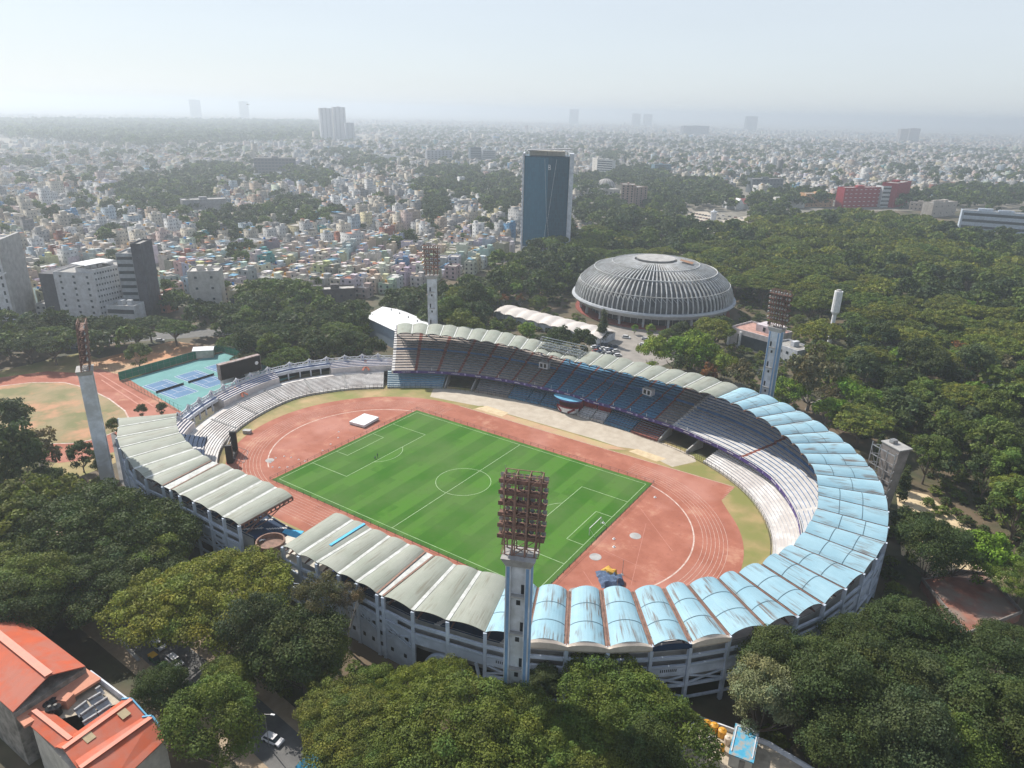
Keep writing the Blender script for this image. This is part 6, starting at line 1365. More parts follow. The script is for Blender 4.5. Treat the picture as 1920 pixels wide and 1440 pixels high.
for a in [(165, 975, 150, 10, 'umbrella', 'dark green'), (260, 1010, 110, 8, 'umbrella', 'olive'), (190, 1065, 120, 9, 'umbrella', 'dark green'), (20, 960, 110, 10, 'umbrella', 'olive'), (40, 1040, 100, 9, 'umbrella', 'olive'), (385, 1105, 150, 11.5, 'umbrella', 'golden olive'), (70, 1090, 62, 9, 'round', 'mid green'), (50, 1150, 60, 6, 'round', 'dark green'),
 (425, 1275, 52, 5, 'round', 'mid green'), (1885, 1205, 45, 6, 'round', 'dark green'), (398, 1370, 76, 6, 'round', 'mid green'), (305, 1300, 46, 5, 'round', 'dark green'), (565, 1215, 85, 5, 'round', 'dark green'), (610, 1235, 52, 5, 'round', 'mid green'), (480, 1185, 65, 7, 'round', 'blue green'), (600, 1120, 58, 13, 'sparse', 'grey brown'), (648, 1120, 40, 12, 'sparse', 'grey brown'),
 (655, 1345, 110, 10, 'umbrella', 'olive'), (790, 1288, 92, 9, 'umbrella', 'golden olive'), (880, 1366, 150, 11, 'umbrella', 'olive'), (985, 1345, 55, 7, 'round', 'mid green'), (720, 1420, 95, 10, 'umbrella', 'mid green'), (1010, 1420, 110, 10, 'umbrella', 'mid green'), (1180, 1332, 145, 10, 'umbrella', 'mid green'), (1150, 1420, 110, 9.5, 'umbrella', 'olive'), (1215, 1425, 62, 8, 'round', 'dark green'),
 (1436, 1308, 64, 7, 'round', 'pale grey green'), (1020, 1275, 35, 7, 'round', 'blue green'), (1455, 1240, 62, 8, 'round', 'dark green'), (1530, 1250, 60, 8, 'round', 'dark green'), (1600, 1200, 54, 8, 'round', 'dark green'), (1690, 1178, 62, 8, 'round', 'dark green'), (1740, 1215, 60, 8, 'round', 'dark green'), (1560, 1320, 80, 8, 'round', 'dark green'), (1640, 1270, 75, 8, 'round', 'dark green'), (1730, 1290, 72, 8, 'round', 'blue green'), (1690, 1390, 80, 8, 'round', 'blue green'), (1800, 1300, 65, 8, 'round', 'dark green'), (1850, 1255, 68, 8, 'round', 'dark green'), (1870, 1360, 75, 8, 'round', 'dark green'), (1790, 1400, 70, 7, 'round', 'mid green'), (1590, 1410, 75, 7, 'round', 'dark green'), (1745, 1030, 52, 6, 'round', 'dark green'), (1715, 985, 40, 6, 'round', 'dark green'), (1850, 1050, 42, 5, 'round', 'bright green'), (1925, 1075, 60, 9, 'umbrella', 'mid green'), (1800, 1035, 40, 6, 'round', 'blue green'), (1500, 1310, 55, 6, 'round', 'mid green'),
 (1660, 880, 9, 2, 'column', 'dark green'), (1672, 900, 9, 2, 'column', 'dark green'), (1690, 925, 9, 2, 'column', 'dark green'), (1655, 925, 8, 2, 'column', 'dark green'), (1645, 860, 8, 2, 'column', 'dark green'),
 (150, 850, 24, 4, 'round', 'dark green'), (185, 862, 22, 4, 'round', 'dark green'), (70, 850, 45, 5, 'sparse', 'grey brown'), (22, 860, 55, 7, 'round', 'dark green'), (10, 790, 42, 6, 'round', 'dark green'), (265, 770, 12, 2, 'round', 'dark green'), (302, 765, 12, 2.5, 'round', 'dark green'), (215, 800, 14, 3, 'round', 'mid green'),
 (1310, 668, 42, 3.5, 'round', 'bright green'), (1265, 660, 34, 3.5, 'round', 'bright green'), (1225, 665, 34, 3.5, 'round', 'yellow green'), (1355, 690, 30, 3, 'round', 'yellow green'), (1330, 700, 25, 3, 'sparse', 'rusty'), (1390, 700, 34, 4, 'sparse', 'grey brown'), (1300, 640, 26, 3.5, 'round', 'mid green'), (1525, 705, 60, 6, 'sparse', 'grey brown'), (1590, 740, 36, 5, 'round', 'bright green'), (1560, 770, 34, 5, 'round', 'bright green'), (1480, 735, 34, 4, 'round', 'bright green'), (1625, 765, 30, 5, 'round', 'mid green'),
 (990, 618, 20, 4, 'round', 'bright green'), (955, 606, 16, 4, 'round', 'mid green'), (870, 615, 40, 6, 'round', 'olive'), (850, 590, 40, 6, 'round', 'mid green'), (1050, 640, 28, 4, 'round', 'dark green'), (1092, 645, 28, 4, 'round', 'dark green'), (1130, 632, 9, 2, 'column', 'dark green'), (1255, 632, 22, 4, 'round', 'mid green'), (1280, 625, 24, 4, 'round', 'dark green'), (1350, 610, 26, 5, 'round', 'dark green'), (1010, 568, 18, 4, 'round', 'mid green'), (975, 560, 12, 4, 'sparse', 'rusty'), (945, 560, 12, 4, 'sparse', 'rusty'), (1220, 618, 12, 3, 'round', 'yellow green'), (1190, 616, 8, 2, 'round', 'bright green'),
 (515, 545, 72, 9, 'umbrella', 'mid green'), (700, 658, 28, 3, 'round', 'dark green'), (650, 655, 34, 3, 'round', 'dark green'), (595, 655, 34, 3, 'round', 'dark green'), (258, 664, 24, 2, 'round', 'mid green')]: T(*a)
HAND = len(TREES)
def inpoly(px_, py_, poly):
    x, y = np.asarray(px_), np.asarray(py_); r_ = np.zeros(x.shape, bool); n = len(poly)
    for i in range(n):
        (x1, y1), (x2, y2) = poly[i], poly[(i+1) % n]
        if y1 == y2: continue
        c = ((y1 > y) != (y2 > y)) & (x < (x2-x1)*(y-y1)/(y2-y1)+x1); r_ ^= c
    return r_
def pjn(P):
    d = P-CAM; k = d @ CF; k = np.where(k > 1, k, 1e9); return 960+F*(d @ CR)/k, 720-F*(d @ CU)/k
FOR_R = [(905, 565), (935, 505), (975, 482), (1085, 452), (1125, 430), (1180, 405), (1290, 425), (1300, 440), (1390, 432), (1440, 414), (1560, 410), (1720, 416), (1800, 448), (1945, 462), (1990, 500), (1990, 1480), (1500, 1480), (1420, 1360), (1500, 1220), (1640, 1110), (1690, 960), (1600, 800), (1500, 745), (1440, 760), (1380, 715), (1250, 690), (1140, 650), (1000, 640), (860, 620), (830, 560)]
BELT = [(-60, 612), (250, 612), (330, 616), (430, 590), (560, 585), (690, 575), (760, 560), (830, 555), (900, 530), (930, 560), (860, 620), (750, 640), (735, 680), (640, 680), (560, 690), (490, 690), (440, 662), (200, 690), (180, 700), (0, 715), (-60, 715)]
BOTTOM = [(-60, 900), (220, 900), (330, 985), (480, 1040), (560, 1110), (640, 1230), (800, 1280), (1000, 1320), (1300, 1320), (1290, 1480), (600, 1480), (430, 1340), (330, 1220), (240, 1140), (130, 1060), (0, 985)]
EXC = [[(-120, 560), (-120, 600), (60, 600), (60, 560)], [(672, 605), (700, 588), (800, 625), (770, 690), (690, 665)], [(185, 695), (215, 672), (345, 652), (400, 645), (445, 650), (445, 700), (350, 785), (225, 735)], [(-60, 705), (200, 690), (345, 780), (300, 810), (180, 865), (-60, 850)], [(920, 570), (1150, 605), (1160, 690), (1080, 690), (925, 640)], [(1095, 600), (1340, 595), (1345, 650), (1240, 690), (1100, 675)], [(1340, 575), (1512, 580), (1515, 755), (1400, 745), (1340, 690)], [(1540, 590), (1590, 590), (1590, 680), (1540, 680)], [(1640, 830), (1730, 840), (1720, 960), (1640, 950)], [(1690, 920), (1800, 945), (1880, 1010), (1800, 1090), (1690, 1060)], [(1280, 1320), (1520, 1440), (1300, 1480)], [(1705, 1060), (1930, 1050), (1965, 1250), (1830, 1290), (1700, 1130)], [(1280, 395), (1410, 395), (1410, 440), (1280, 440)], [(1860, 690), (1960, 700), (1960, 760), (1900, 745)], [(1000, 560), (1090, 590), (1060, 600)], [(840, 500), (985, 470), (1080, 470), (1070, 482), (985, 490)]]
PARKS = [(310, 372, 95, 42), (405, 333, 75, 22), (590, 338, 45, 22), (545, 345, 70, 12), (545, 402, 62, 26), (440, 425, 60, 26), (450, 475, 28, 12), (385, 440, 26, 16), (620, 410, 24, 12), (860, 357, 95, 26), (940, 372, 40, 44), (815, 405, 24, 30), (900, 430, 22, 16), (150, 380, 20, 10), (210, 450, 14, 10), (1290, 372, 95, 34), (1200, 335, 60, 18), (1100, 350, 45, 18), (1450, 250, 130, 9), (1600, 258, 120, 8), (1120, 400, 55, 26), (700, 262, 60, 10), (690, 310, 50, 10), (760, 455, 20, 12), (1840, 368, 110, 17), (1700, 372, 30, 10), (1500, 372, 60, 12), (1150, 295, 30, 8), (1420, 345, 30, 12), (840, 325, 60, 10), (1420, 398, 62, 26), (1348, 380, 34, 18), (470, 600, 80, 22), (1040, 440, 40, 30), (1000, 250, 30, 5), (640, 290, 40, 8), (350, 575, 45, 20), (300, 560, 25, 20), (740, 390, 18, 8), (20, 400, 25, 10), (60, 310, 30, 8)]
FARPARK = [(-60, 205), (160, 208), (300, 212), (470, 218), (602, 225), (602, 266), (420, 270), (160, 284), (-60, 292)]
def in_parks(x, y):
    r_ = inpoly(x, y, FARPARK)
    for (a, b2, c_, d_) in PARKS: r_ |= ((x-a)/c_)**2+((y-b2)/d_)**2 < 1
    return r_
def dome_or_bowl(X, Y, pad):
    d = np.hypot(X-CEN[0], Y-CEN[1]); th = np.arctan2(Y-CEN[1], X-CEN[0]); r_ = d < (RO(th)+pad); r_ |= np.hypot(X-DC[0], Y-DC[1]) < 50+pad
    for Tq in (T_near, T_left, T_far, T_right): r_ |= np.hypot(X-Tq[0], Y-Tq[1]) < 3.5
    return r_
def hexgrid(x0, x1, y0, y1, sp, jit=.38):
    xs = np.arange(x0, x1, sp); ys = np.arange(y0, y1, sp*.87); X, Y = np.meshgrid(xs, ys); X = X+(np.arange(len(ys)) % 2)[:, None]*sp/2
    X = X+rng.uniform(-jit, jit, X.shape)*sp; Y = Y+rng.uniform(-jit, jit, Y.shape)*sp; return X.ravel(), Y.ravel()
KEEP = [(140, 10, 25), (131, 62, 14), (136, 52, 12), (106, -62, 12)]
def zone(poly, sp, hc, choose, rect, parks=False, z=6, fill=False):
    X, Y = hexgrid(*rect, sp); P = np.stack([X, Y, np.full_like(X, z)], 1); px_, py_ = pjn(P)
    ok = ((inpoly(px_, py_, FARPARK) & (rng.random(len(X)) < .8) if parks == 2 else in_parks(px_, py_)) if parks else inpoly(px_, py_, poly)) & ~dome_or_bowl(X, Y, 6)
    P0 = P.copy(); P0[:, 2] = 0; gx, gy = pjn(P0)
    for e in EXC: ok &= ~inpoly(gx, gy, e)
    hx = np.array([[t_[0], t_[1], t_[3]] for t_ in TREES[:HAND]])
    if fill: bg_ = np.array([[t_[0], t_[1], t_[3]] for t_ in TREES[HAND:] if t_[3] > 7.4])
    for i in np.nonzero(ok)[0]:
        if any((X[i]-a)**2+(Y[i]-b2)**2 < (c_ if poly is not None else 0)**2 for a, b2, c_ in KEEP): continue
        if fill and (np.hypot(bg_[:, 0]-X[i], bg_[:, 1]-Y[i]) < bg_[:, 2]*.72).any(): continue
        kind, tint, R_, h_ = choose(X[i], Y[i], px_[i], py_[i])
        if (np.hypot(hx[:, 0]-X[i], hx[:, 1]-Y[i]) < hx[:, 2]*.62+R_*.45).any(): continue
        dr = min(np.hypot(X[i]-q[0], Y[i]-q[1]) for q in RDs)
        if dr < 6 and Y[i] < -60: continue
        TREES.append([X[i], Y[i], h_, R_, kind, tint, 0])
RDs = [rd[i]*(1-k/6)+rd[i+1]*(k/6) for i in range(len(rd)-1) for k in range(6)]
def ch_big(x, y, px_, py_):
    big = math.sin(x*.021+1)+math.sin(y*.026+x*.01)+rng.normal(0, .6)
    if big > -.45: return 'umbrella', rng.choice(['olive', 'golden olive', 'golden olive', 'mid green', 'olive'] if px_ > 1300 else ['mid green', 'olive', 'mid green', 'golden olive']), rng.uniform(10, 15.5), rng.uniform(9, 15)
    return 'round', rng.choice(['dark green', 'blue green', 'mid green']), rng.uniform(7, 10), rng.uniform(7, 12)
def ch_small(x, y, px_, py_):
    if rng.random() < .1: return 'sparse', 'grey brown', rng.uniform(5, 8), rng.uniform(5, 8)
    return 'round', rng.choice(['dark green', 'dark green', 'blue green', 'mid green', 'olive', 'mid green', 'bright green' if rng.random() < .3 else 'dark green', 'rusty' if rng.random() < .05 else 'blue green']), rng.uniform(4.5, 7.5), rng.uniform(3.5, 8)
def ch_belt(x, y, px_, py_):
    if rng.random() < .45: return 'umbrella', rng.choice(['dark green', 'mid green', 'dark green']), rng.uniform(8, 12), rng.uniform(7, 10)
    return 'round', rng.choice(['dark green', 'dark green', 'blue green', 'mid green']), rng.uniform(5, 8), rng.uniform(4, 7)
def ch_park(x, y, px_, py_): return ('round' if rng.random() < .7 else 'umbrella'), rng.choice(['dark green', 'blue green', 'mid green', 'dark green']), rng.uniform(5.5, 9.5), rng.uniform(5, 8)
FR = ((-260, 330, 60, 560), (90, 330, -110, 60), (-260, 900, 560, 1150), (330, 900, 60, 560))
for r_ in FR: zone(FOR_R, 19.5, 10, ch_big, r_)
for r_ in FR: zone(FOR_R, 10.5, 7, ch_small, r_, fill=True)
zone(BELT, 11, 8, ch_belt, (-420, -20, -120, 420)); zone(BOTTOM, 12, 7, lambda *a: ('round', rng.choice(['dark green', 'mid green', 'blue green']), rng.uniform(4, 6.5), rng.uniform(3, 6)), (-200, 130, -160, -70))
zone(None, 14, 7, ch_park, (-1500, 1700, -20, 2200), parks=True)

zone(None, 34, 7, lambda *a: ('round', rng.choice(['dark green', 'blue green', 'mid green']), rng.uniform(13, 19), rng.uniform(3, 8)), (-4300, 200, 900, 3600), parks=2)

def app_size(t_): 
    P = (t_[0], t_[1], t_[2]); x, y = pj(P); s_ = t_[3]*F/slant(P); return s_ if (-s_*1.2 < x < 1920+s_*1.2 and -s_ < y < 1440+s_*1.5) else 0
TREES = [t_ for t_ in TREES if (np.dot(np.array([t_[0], t_[1], t_[2]])-CAM, CF) > 20) and (-250 < pj((t_[0], t_[1], t_[2]))[0] < 2250)]
TREES.sort(key=lambda t_: -(app_size(t_)+(1e4 if t_[6] else 0)))
NT = 292; ROOTS = []
for i, (x, y, hc, R_, kind, tint, fx) in enumerate(TREES[:NT]):
    P = (x, y, hc); lod = 0 if slant(P) < 225 else 1; L_ = PRO[kind, lod]; me, tr = L_[int(rng.integers(0, len(L_)))]
    g = empty({'umbrella': 'rain_tree', 'round': 'broadleaf_tree', 'sparse': 'sparse_tree', 'column': 'columnar_tree'}[kind], (x, y, 0), float(rng.uniform(0, 6.28)))
    j = rng.uniform(.94, 1.06, 3); c = tuple(a*b2 for a, b2 in zip(TINT[tint], j*rng.uniform(.9, 1.12)))
    o = link('crown', me, g, c, loc=(0, 0, hc)); sz = {'umbrella': rng.uniform(.8, 1.1), 'round': rng.uniform(.85, 1.2), 'sparse': 1.2, 'column': 1.}[kind]
    if kind == 'column': o.scale = (R_*1.6, R_*1.6, R_*1.6); o.location.z = 1.5
    else: o.scale = (R_, R_*rng.uniform(.88, 1.08), R_*sz)
    o = link('trunk', tr, g); o.scale = (R_, R_, hc)
    ROOTS.append((g, kind, tint, x, y, hc, R_))
# every other tree of the wood and the parks: one mesh
far = TREES[NT:]; FP = {k: [crown_np(k, 40 if k != 'sparse' else 18, 560 if k != 'sparse' else 260, .2, 31*s_+5) for s_ in range(4)] for k in ('umbrella', 'round', 'sparse', 'column')}
FP2 = {k: [crown_np(k, 20, 110, .42, 31*s_+5) for s_ in range(4)] for k in ('umbrella', 'round', 'sparse', 'column')}
Vs, Cs, cnt = [], [], 0
for (x, y, hc, R_, kind, tint, fx) in far:
    sl_ = slant((x, y, hc)); fp = FP if sl_ < 950 else FP2
    V, Fq, col, C = fp[kind][int(rng.integers(0, 4))]; a = rng.uniform(0, 6.28); ca, sa = math.cos(a), math.sin(a); sc_ = np.array([R_, R_, R_*rng.uniform(.8, 1.15)])
    V = V*sc_; V = np.stack([V[:, 0]*ca-V[:, 1]*sa+x, V[:, 0]*sa+V[:, 1]*ca+y, V[:, 2]+hc], 1); Vs.append(V); tt = np.array(TINT[tint])*rng.uniform(.8, 1.2); Cs.append(col*tt)
Vs = np.concatenate(Vs); Cs = np.concatenate(Cs)
me = npmesh('distant_woodland', Vs, np.arange(len(Vs)).reshape(-1, 4), ['leaf'], col=Cs); o = link('distant_woodland', me); tag(o, 'dense woodland and park trees filling the distance', 'woodland', kind='stuff')
print('trees', len(TREES), 'far quads', len(Cs))
# low undergrowth under the near canopy
X, Y = hexgrid(-140, 330, -150, 330, 7.); P = np.stack([X, Y, np.zeros_like(X)], 1); px_, py_ = pjn(P); ok = (inpoly(px_, py_, FOR_R) | inpoly(px_, py_, BELT) | inpoly(px_, py_, BOTTOM)) & ~dome_or_bowl(X, Y, 3)
for e in EXC:
    if e[0] not in ((1340, 575), (920, 570), (1690, 920)): ok &= ~inpoly(px_, py_, e)
ok &= np.array([min(np.hypot(a-q[0], b2-q[1]) for q in RDs) > 8 for a, b2 in zip(X, Y)])
Vs, Cs = [], []
for x, y in zip(X[ok], Y[ok]):
    V, Fq, col, C = FP['round'][int(rng.integers(0, 4))]; s_ = rng.uniform(1.6, 3.6); Vs.append(V*s_*[1, 1, .6]+[x, y, .1]); Cs.append(col*np.array(TINT[rng.choice(['dark green', 'mid green', 'olive'])]))
if Vs:
    Vs = np.concatenate(Vs); me = npmesh('undergrowth', Vs, np.arange(len(Vs)).reshape(-1, 4), ['leaf'], col=np.concatenate(Cs)); tag(link('undergrowth', me), 'low shrubs growing under the trees', 'undergrowth', kind='stuff')
# ---------------- the dense city ----------------
CITY = [(-400, 184), (-400, 600), (250, 594), (440, 570), (560, 560), (690, 556), (800, 540), (880, 520), (935, 495), (975, 470), (1075, 462), (1100, 430), (1130, 410), (1090, 385), (1080, 345), (1100, 330), (1230, 330), (1300, 350), (1400, 350), (1450, 385), (1580, 392), (1720, 400), (1800, 405), (2300, 440), (2300, 190)]
LMK = [[(110, 500), (300, 500), (300, 615), (110, 615)], [(-400, 560), (75, 560), (75, 615), (-400, 615)], [(335, 575), (475, 560), (475, 600), (335, 600)], [(470, 318), (585, 322), (585, 348), (470, 348)], [(960, 440), (1085, 440), (1085, 485), (960, 485)], [(1440, 375), (1930, 375), (1930, 440), (1440, 440)], [(1100, 350), (1215, 350), (1215, 400), (1100, 400)], [(555, 556), (675, 556), (675, 576), (555, 576)], [(340, 395), (432, 395), (432, 412), (340, 412)]]
WALLC = [('white', (.62, .62, .61)), ('cream', (.58, .52, .42)), ('pale pink', (.58, .44, .41)), ('pale blue', (.4, .5, .58)), ('lilac', (.47, .44, .56)), ('pale green', (.43, .52, .4)), ('pale yellow', (.6, .53, .3)), ('tan', (.45, .34, .25)), ('grey', (.36, .36, .36)), ('dark grey', (.2, .2, .21)), ('brick red', (.34, .15, .11)), ('bright blue', (.13, .28, .46)), ('teal', (.1, .3, .33))]
WALLC = [(n_, tuple(.78*q+.22*w_ for q, w_ in zip(c_, (.5, .48, .44)))) if n_ not in ('bright blue', 'brick red', 'teal', 'white') else (n_, c_) for n_, c_ in WALLC]
WP = np.array([26, 18, 7, 5, 2, 3, 5, 12, 12, 6, 2.5, .8, .8]); WP = WP/WP.sum()
ROOFC = [('grey concrete roof', (.38, .36, .33)), ('pale roof', (.56, .53, .49)), ('white roof', (.68, .67, .65)), ('blue sheet roof', (.16, .36, .52)), ('rust red roof', (.42, .17, .1)), ('tan roof', (.46, .38, .29))]
RP = np.array([30, 28, 12, 7, 5, 18.]); RP = RP/RP.sum()
def city_points(rmin, rmax, blk, px_sp, keep):
    """house plots: blocks with their own street direction, rows of plots inside"""
    bx, by = hexgrid(-rmax*.98, rmax*.98, -60, rmax*1.02, blk, .3); d = np.hypot(bx-CAM[0], by-CAM[1]); px_, py_ = pjn(np.stack([bx, by, np.zeros_like(bx)], 1))
    ok = (d > rmin-blk) & (d < rmax+blk) & (px_ > -150) & (px_ < 2070); bx, by = bx[ok], by[ok]; out = []
    ang0 = .5*np.sin(bx*.0031)+.6*np.sin(by*.0027+1)
    for i in range(len(bx)):
        a = ang0[i]+rng.normal(0, .12); n = int(blk/px_sp/2)+2; gx, gy = np.meshgrid(np.arange(-n, n+1), np.arange(-n, n+1)); gx, gy = gx.ravel(), gy.ravel()
        u = gx*px_sp+rng.normal(0, .5, gx.shape); v = gy*px_sp*1.12+(gy//2)*px_sp*.42+rng.normal(0, .5, gx.shape); X = bx[i]+u*math.cos(a)-v*math.sin(a); Y = by[i]+u*math.sin(a)+v*math.cos(a)
        dd = np.hypot(X-bx[i], Y-by[i]); near = np.hypot(bx-bx[i], by-by[i]) < blk*2.2; o_ = np.nonzero(near)[0]; best = np.min(np.hypot(X[:, None]-bx[o_][None], Y[:, None]-by[o_][None]), axis=1); k = (best >= dd-1e-6) & (rng.random(X.shape) < keep)
        out.append(np.stack([X[k], Y[k], np.full(k.sum(), a)], 1))
    P = np.concatenate(out); d = np.hypot(P[:, 0]-CAM[0], P[:, 1]-CAM[1]); px_, py_ = pjn(np.stack([P[:, 0], P[:, 1], np.zeros(len(P))], 1))
    ok = (d >= rmin) & (d < rmax) & inpoly(px_, py_, CITY) & (px_ > -60) & (px_ < 1990) & ~dome_or_bowl(P[:, 0], P[:, 1], 20)
    inp = in_parks(px_, py_+2); ok &= ~(inp & (rng.random(len(P)) < (.93 if rmax < 1500 else .85)))
    for e in LMK: ok &= ~inpoly(px_, py_, e)
    ok &= ~inpoly(px_, py_, BELT)
    return np.column_stack([P[ok], px_[ok], py_[ok]])
H1 = city_points(230, 1250, 90, 9.9, .93); H2 = city_points(1250, 2600, 150, 11.4, .9); H3 = city_points(2600, 7500, 320, 20, .75)
print('houses', len(H1), len(H2), len(H3))
H1 = H1[np.argsort(np.hypot(H1[:, 0]-CAM[0], H1[:, 1]-CAM[1]))]
# shared prototypes for individually built houses
def house_proto(fl, wd, dp, var):
    H = fl*3.1+.9; P = {}
    mb = MB(); e = .25; zf = fl*3.1
    V = [(-wd/2, -dp/2), (wd/2, -dp/2), (wd/2, dp/2), (-wd/2, dp/2)]; Vi = [(x*(1-2*e/wd), y*(1-2*e/dp)) for x, y in V]
    A_ = [(*p, 0) for p in V]+[(*p, H) for p in V]+[(*p, H) for p in Vi]+[(*p, zf) for p in Vi]
    F_ = []
    for i in range(4): j = (i+1) % 4; F_ += [(i, j, 4+j, 4+i), (4+i, 4+j, 8+j, 8+i), (8+i, 8+j, 12+j, 12+i)]
    mb.add(A_, F_); P['wall'] = mb.mesh('wall', 'objpaint'); P['roof'] = MB().box((0, 0, zf-.02), (wd-2*e, dp-2*e, .08)).mesh('roof', 'objroof')
    P['roof_room'] = MB().box((wd*.22, dp*.2, zf+1.3), (wd*.38, dp*.36, 2.6)).box((wd*.22, dp*.2, zf+2.68), (wd*.46, dp*.44, .14)).mesh('roof_room', 'objpaint')
    P['balcony'] = MB().box((-wd*.15, -dp/2-.55, 3.05+3.1*(fl > 2)), (wd*.55, 1.1, .14)).box((-wd*.15, -dp/2-1.05, 3.5+3.1*(fl > 2)), (wd*.55, .1, .8)).mesh('balcony', 'objpaint')
    P['tank'] = MB().cyl((-wd*.25, dp*.25), .75, zf+.02, zf+1.5, 10).cyl((-wd*.25, dp*.25), .75, zf+1.5, zf+1.8, 10, .3).mesh('water_tank', 'objpaint')
    P['win'] = [(x, -dp/2-.03, f*3.1+1.8, 0) for f in range(fl) for x in (-wd*.28, wd*.25)]+[(s_*(wd/2+.03), dp*.05, f*3.1+1.8, 1) for f in range(fl) for s_ in (-1, 1)]
    P['d'] = (wd, dp, fl); return P
HP = [house_proto(f, w_, d_, i) for i, (f, w_, d_) in enumerate(((2, 8.4, 9), (3, 8, 10), (3, 7, 9), (4, 8.6, 10), (1, 8.4, 8), (2, 9, 10.5), (4, 9, 9)))]
WIN_M = MB().box((0, 0, 0), (1.3, .1, 1.4)).mesh('window', 'glass')
SHEET = MB().box((0, 0, 0), (4.6, 4.2, .1)).box((-2.2, -2, -1.2), (.12, .12, 2.4)).box((2.2, -2, -1.2), (.12, .12, 2.4)).box((-2.2, 2, -1.2), (.12, .12, 2.4)).box((2.2, 2, -1.2), (.12, .12, 2.4)).mesh('sheet_canopy', 'objroof')
NI = 285; HOUSES = []; used = 0
tankc = [('black', (.02, .02, .02)), ('yellow', (.62, .33, .05)), ('white', (.7, .7, .7)), ('blue', (.05, .2, .5))]
NWIN = 130
for (x, y, a, px_, py_) in H1:
    if used >= NI: break
    if not (-8 < px_ < 1925): continue
    used += 1; ip = int(rng.choice(7, p=[.27, .22, .16, .07, .12, .13, .03])); Pq = HP[ip]
    tc = math.atan2(CAM[1]-y, CAM[0]-x)+math.pi/2; a2 = a+round((tc-a)/(math.pi/2))*math.pi/2
    wi = int(rng.choice(len(WALLC), p=WP)); ri = int(rng.choice(len(ROOFC), p=RP)); ti = int(rng.integers(0, 4)); wn_, wc = WALLC[wi]; wc = tuple(min(.8, c*rng.uniform(.85, 1.12)) for c in wc)
    g = empty('town_house', (x, y, 0), a2); s_ = rng.uniform(.9, 1.08); g.scale = (s_, s_, rng.uniform(.85, 1.12))
    link('wall', Pq['wall'], g, wc); link('roof', Pq['roof'], g, ROOFC[ri][1]); feats = []
    if rng.random() < .7: link('roof_room', Pq['roof_room'], g, tuple(min(.8, c*1.05) for c in wc)); feats.append('roof room')
    if rng.random() < .6: link('water_tank', Pq['tank'], g, tankc[ti][1]); feats.append(tankc[ti][0]+' tank')
    if rng.random() < .4:
        o_ = link('sheet_canopy', SHEET, g, ROOFC[int(rng.choice([2, 3, 3, 4, 1]))][1], loc=(rng.uniform(-1.5, 1.5), rng.uniform(-2, 2), Pq['d'][2]*3.1+2.4)); o_.rotation_euler = (rng.uniform(-.12, .12), rng.uniform(-.1, .1), 0)
    if rng.random() < .5: link('balcony', Pq['balcony'], g, (.6, .58, .55))
    if used < NWIN:
        for (wx, wy, wz, sd) in Pq['win']: link('window', WIN_M, g, loc=(wx, wy, wz), rz=math.pi/2*sd)
    fl = ['one', 'two', 'three', 'four', 'five'][Pq['d'][2]-1]
    HOUSES.append((g, f'{wn_} {fl} storey house, {ROOFC[ri][0]}'+(', '+feats[0] if feats else ''), x, y, px_, py_))
H1s = H1[used:]
# everything further back: one mesh of houses with parapets, roof rooms and tanks
m, t, b = _new('house_paint_far'); at = N(t, 'ShaderNodeAttribute', attribute_name='lc'); uv = N(t, 'ShaderNodeUVMap').outputs[0]
br = N(t, 'ShaderNodeTexBrick'); br.offset = 0; t.links.new(uv, br.inputs['Vector']); br.inputs['Scale'].default_value = 1; br.inputs['Brick Width'].default_value = 2.9; br.inputs['Row Height'].default_value = 3.1; br.inputs['Mortar Size'].default_value = .95; br.inputs['Mortar Smooth'].default_value = 0
c = mix(t, noise(t, wpos(t), .35, 4, .65), mix(t, 1., at.outputs['Color'], (.66, .64, .62), 'MULTIPLY'), at.outputs['Color'])
su = N(t, 'ShaderNodeSeparateXYZ'); t.links.new(uv, su.inputs[0]); isw = mth_(t, 'GREATER_THAN', su.outputs[0], -50.)
inv = mth_(t, 'SUBTRACT', 1., br.outputs['Fac']); c = mix(t, mth_(t, 'MULTIPLY', mth_(t, 'MULTIPLY', inv, isw), .85), c, (.06, .07, .08))
t.links.new(c, b.inputs['Base Color']); b.inputs['Roughness'].default_value = .9; b.inputs['Specular IOR Level'].default_value = .2; M['farhouse'] = m
def boxes(cx, cy, cz0, w_, d_, h_, a, col, rcol, walls=True, seed_uv=0.):
    n = len(cx); ca, sa = np.cos(a), np.sin(a); co = np.array([(-.5, -.5), (.5, -.5), (.5, .5), (-.5, .5)]); V = np.zeros((n, 8, 3))
    for i, (u, v) in enumerate(co):
        X = cx+u*w_*ca-v*d_*sa; Y = cy+u*w_*sa+v*d_*ca; V[:, i] = np.stack([X, Y, cz0], 1); V[:, i+4] = np.stack([X, Y, cz0+h_], 1)
    Fq = np.array([(0, 1, 5, 4), (1, 2, 6, 5), (2, 3, 7, 6), (3, 0, 4, 7), (4, 5, 6, 7)]); Fa = (Fq[None]+np.arange(n)[:, None, None]*8).reshape(-1, 4)
    cl = np.repeat(col[:, None, :], 5, 1); cl[:, 4] = rcol; uvA = np.zeros((n, 5, 4, 2)); uvA[..., 0] = -100
    if walls:
        off = rng.uniform(0, 3, n)
        for k, L_ in ((0, w_), (1, d_), (2, w_), (3, d_)):
            for q, (uu, vv) in enumerate(((0, 0), (1, 0), (1, 1), (0, 1))): uvA[:, k, q, 0] = uu*L_+off; uvA[:, k, q, 1] = vv*h_+cz0
    return V.reshape(-1, 3), Fa, cl.reshape(-1, 3), uvA.reshape(-1, 2)
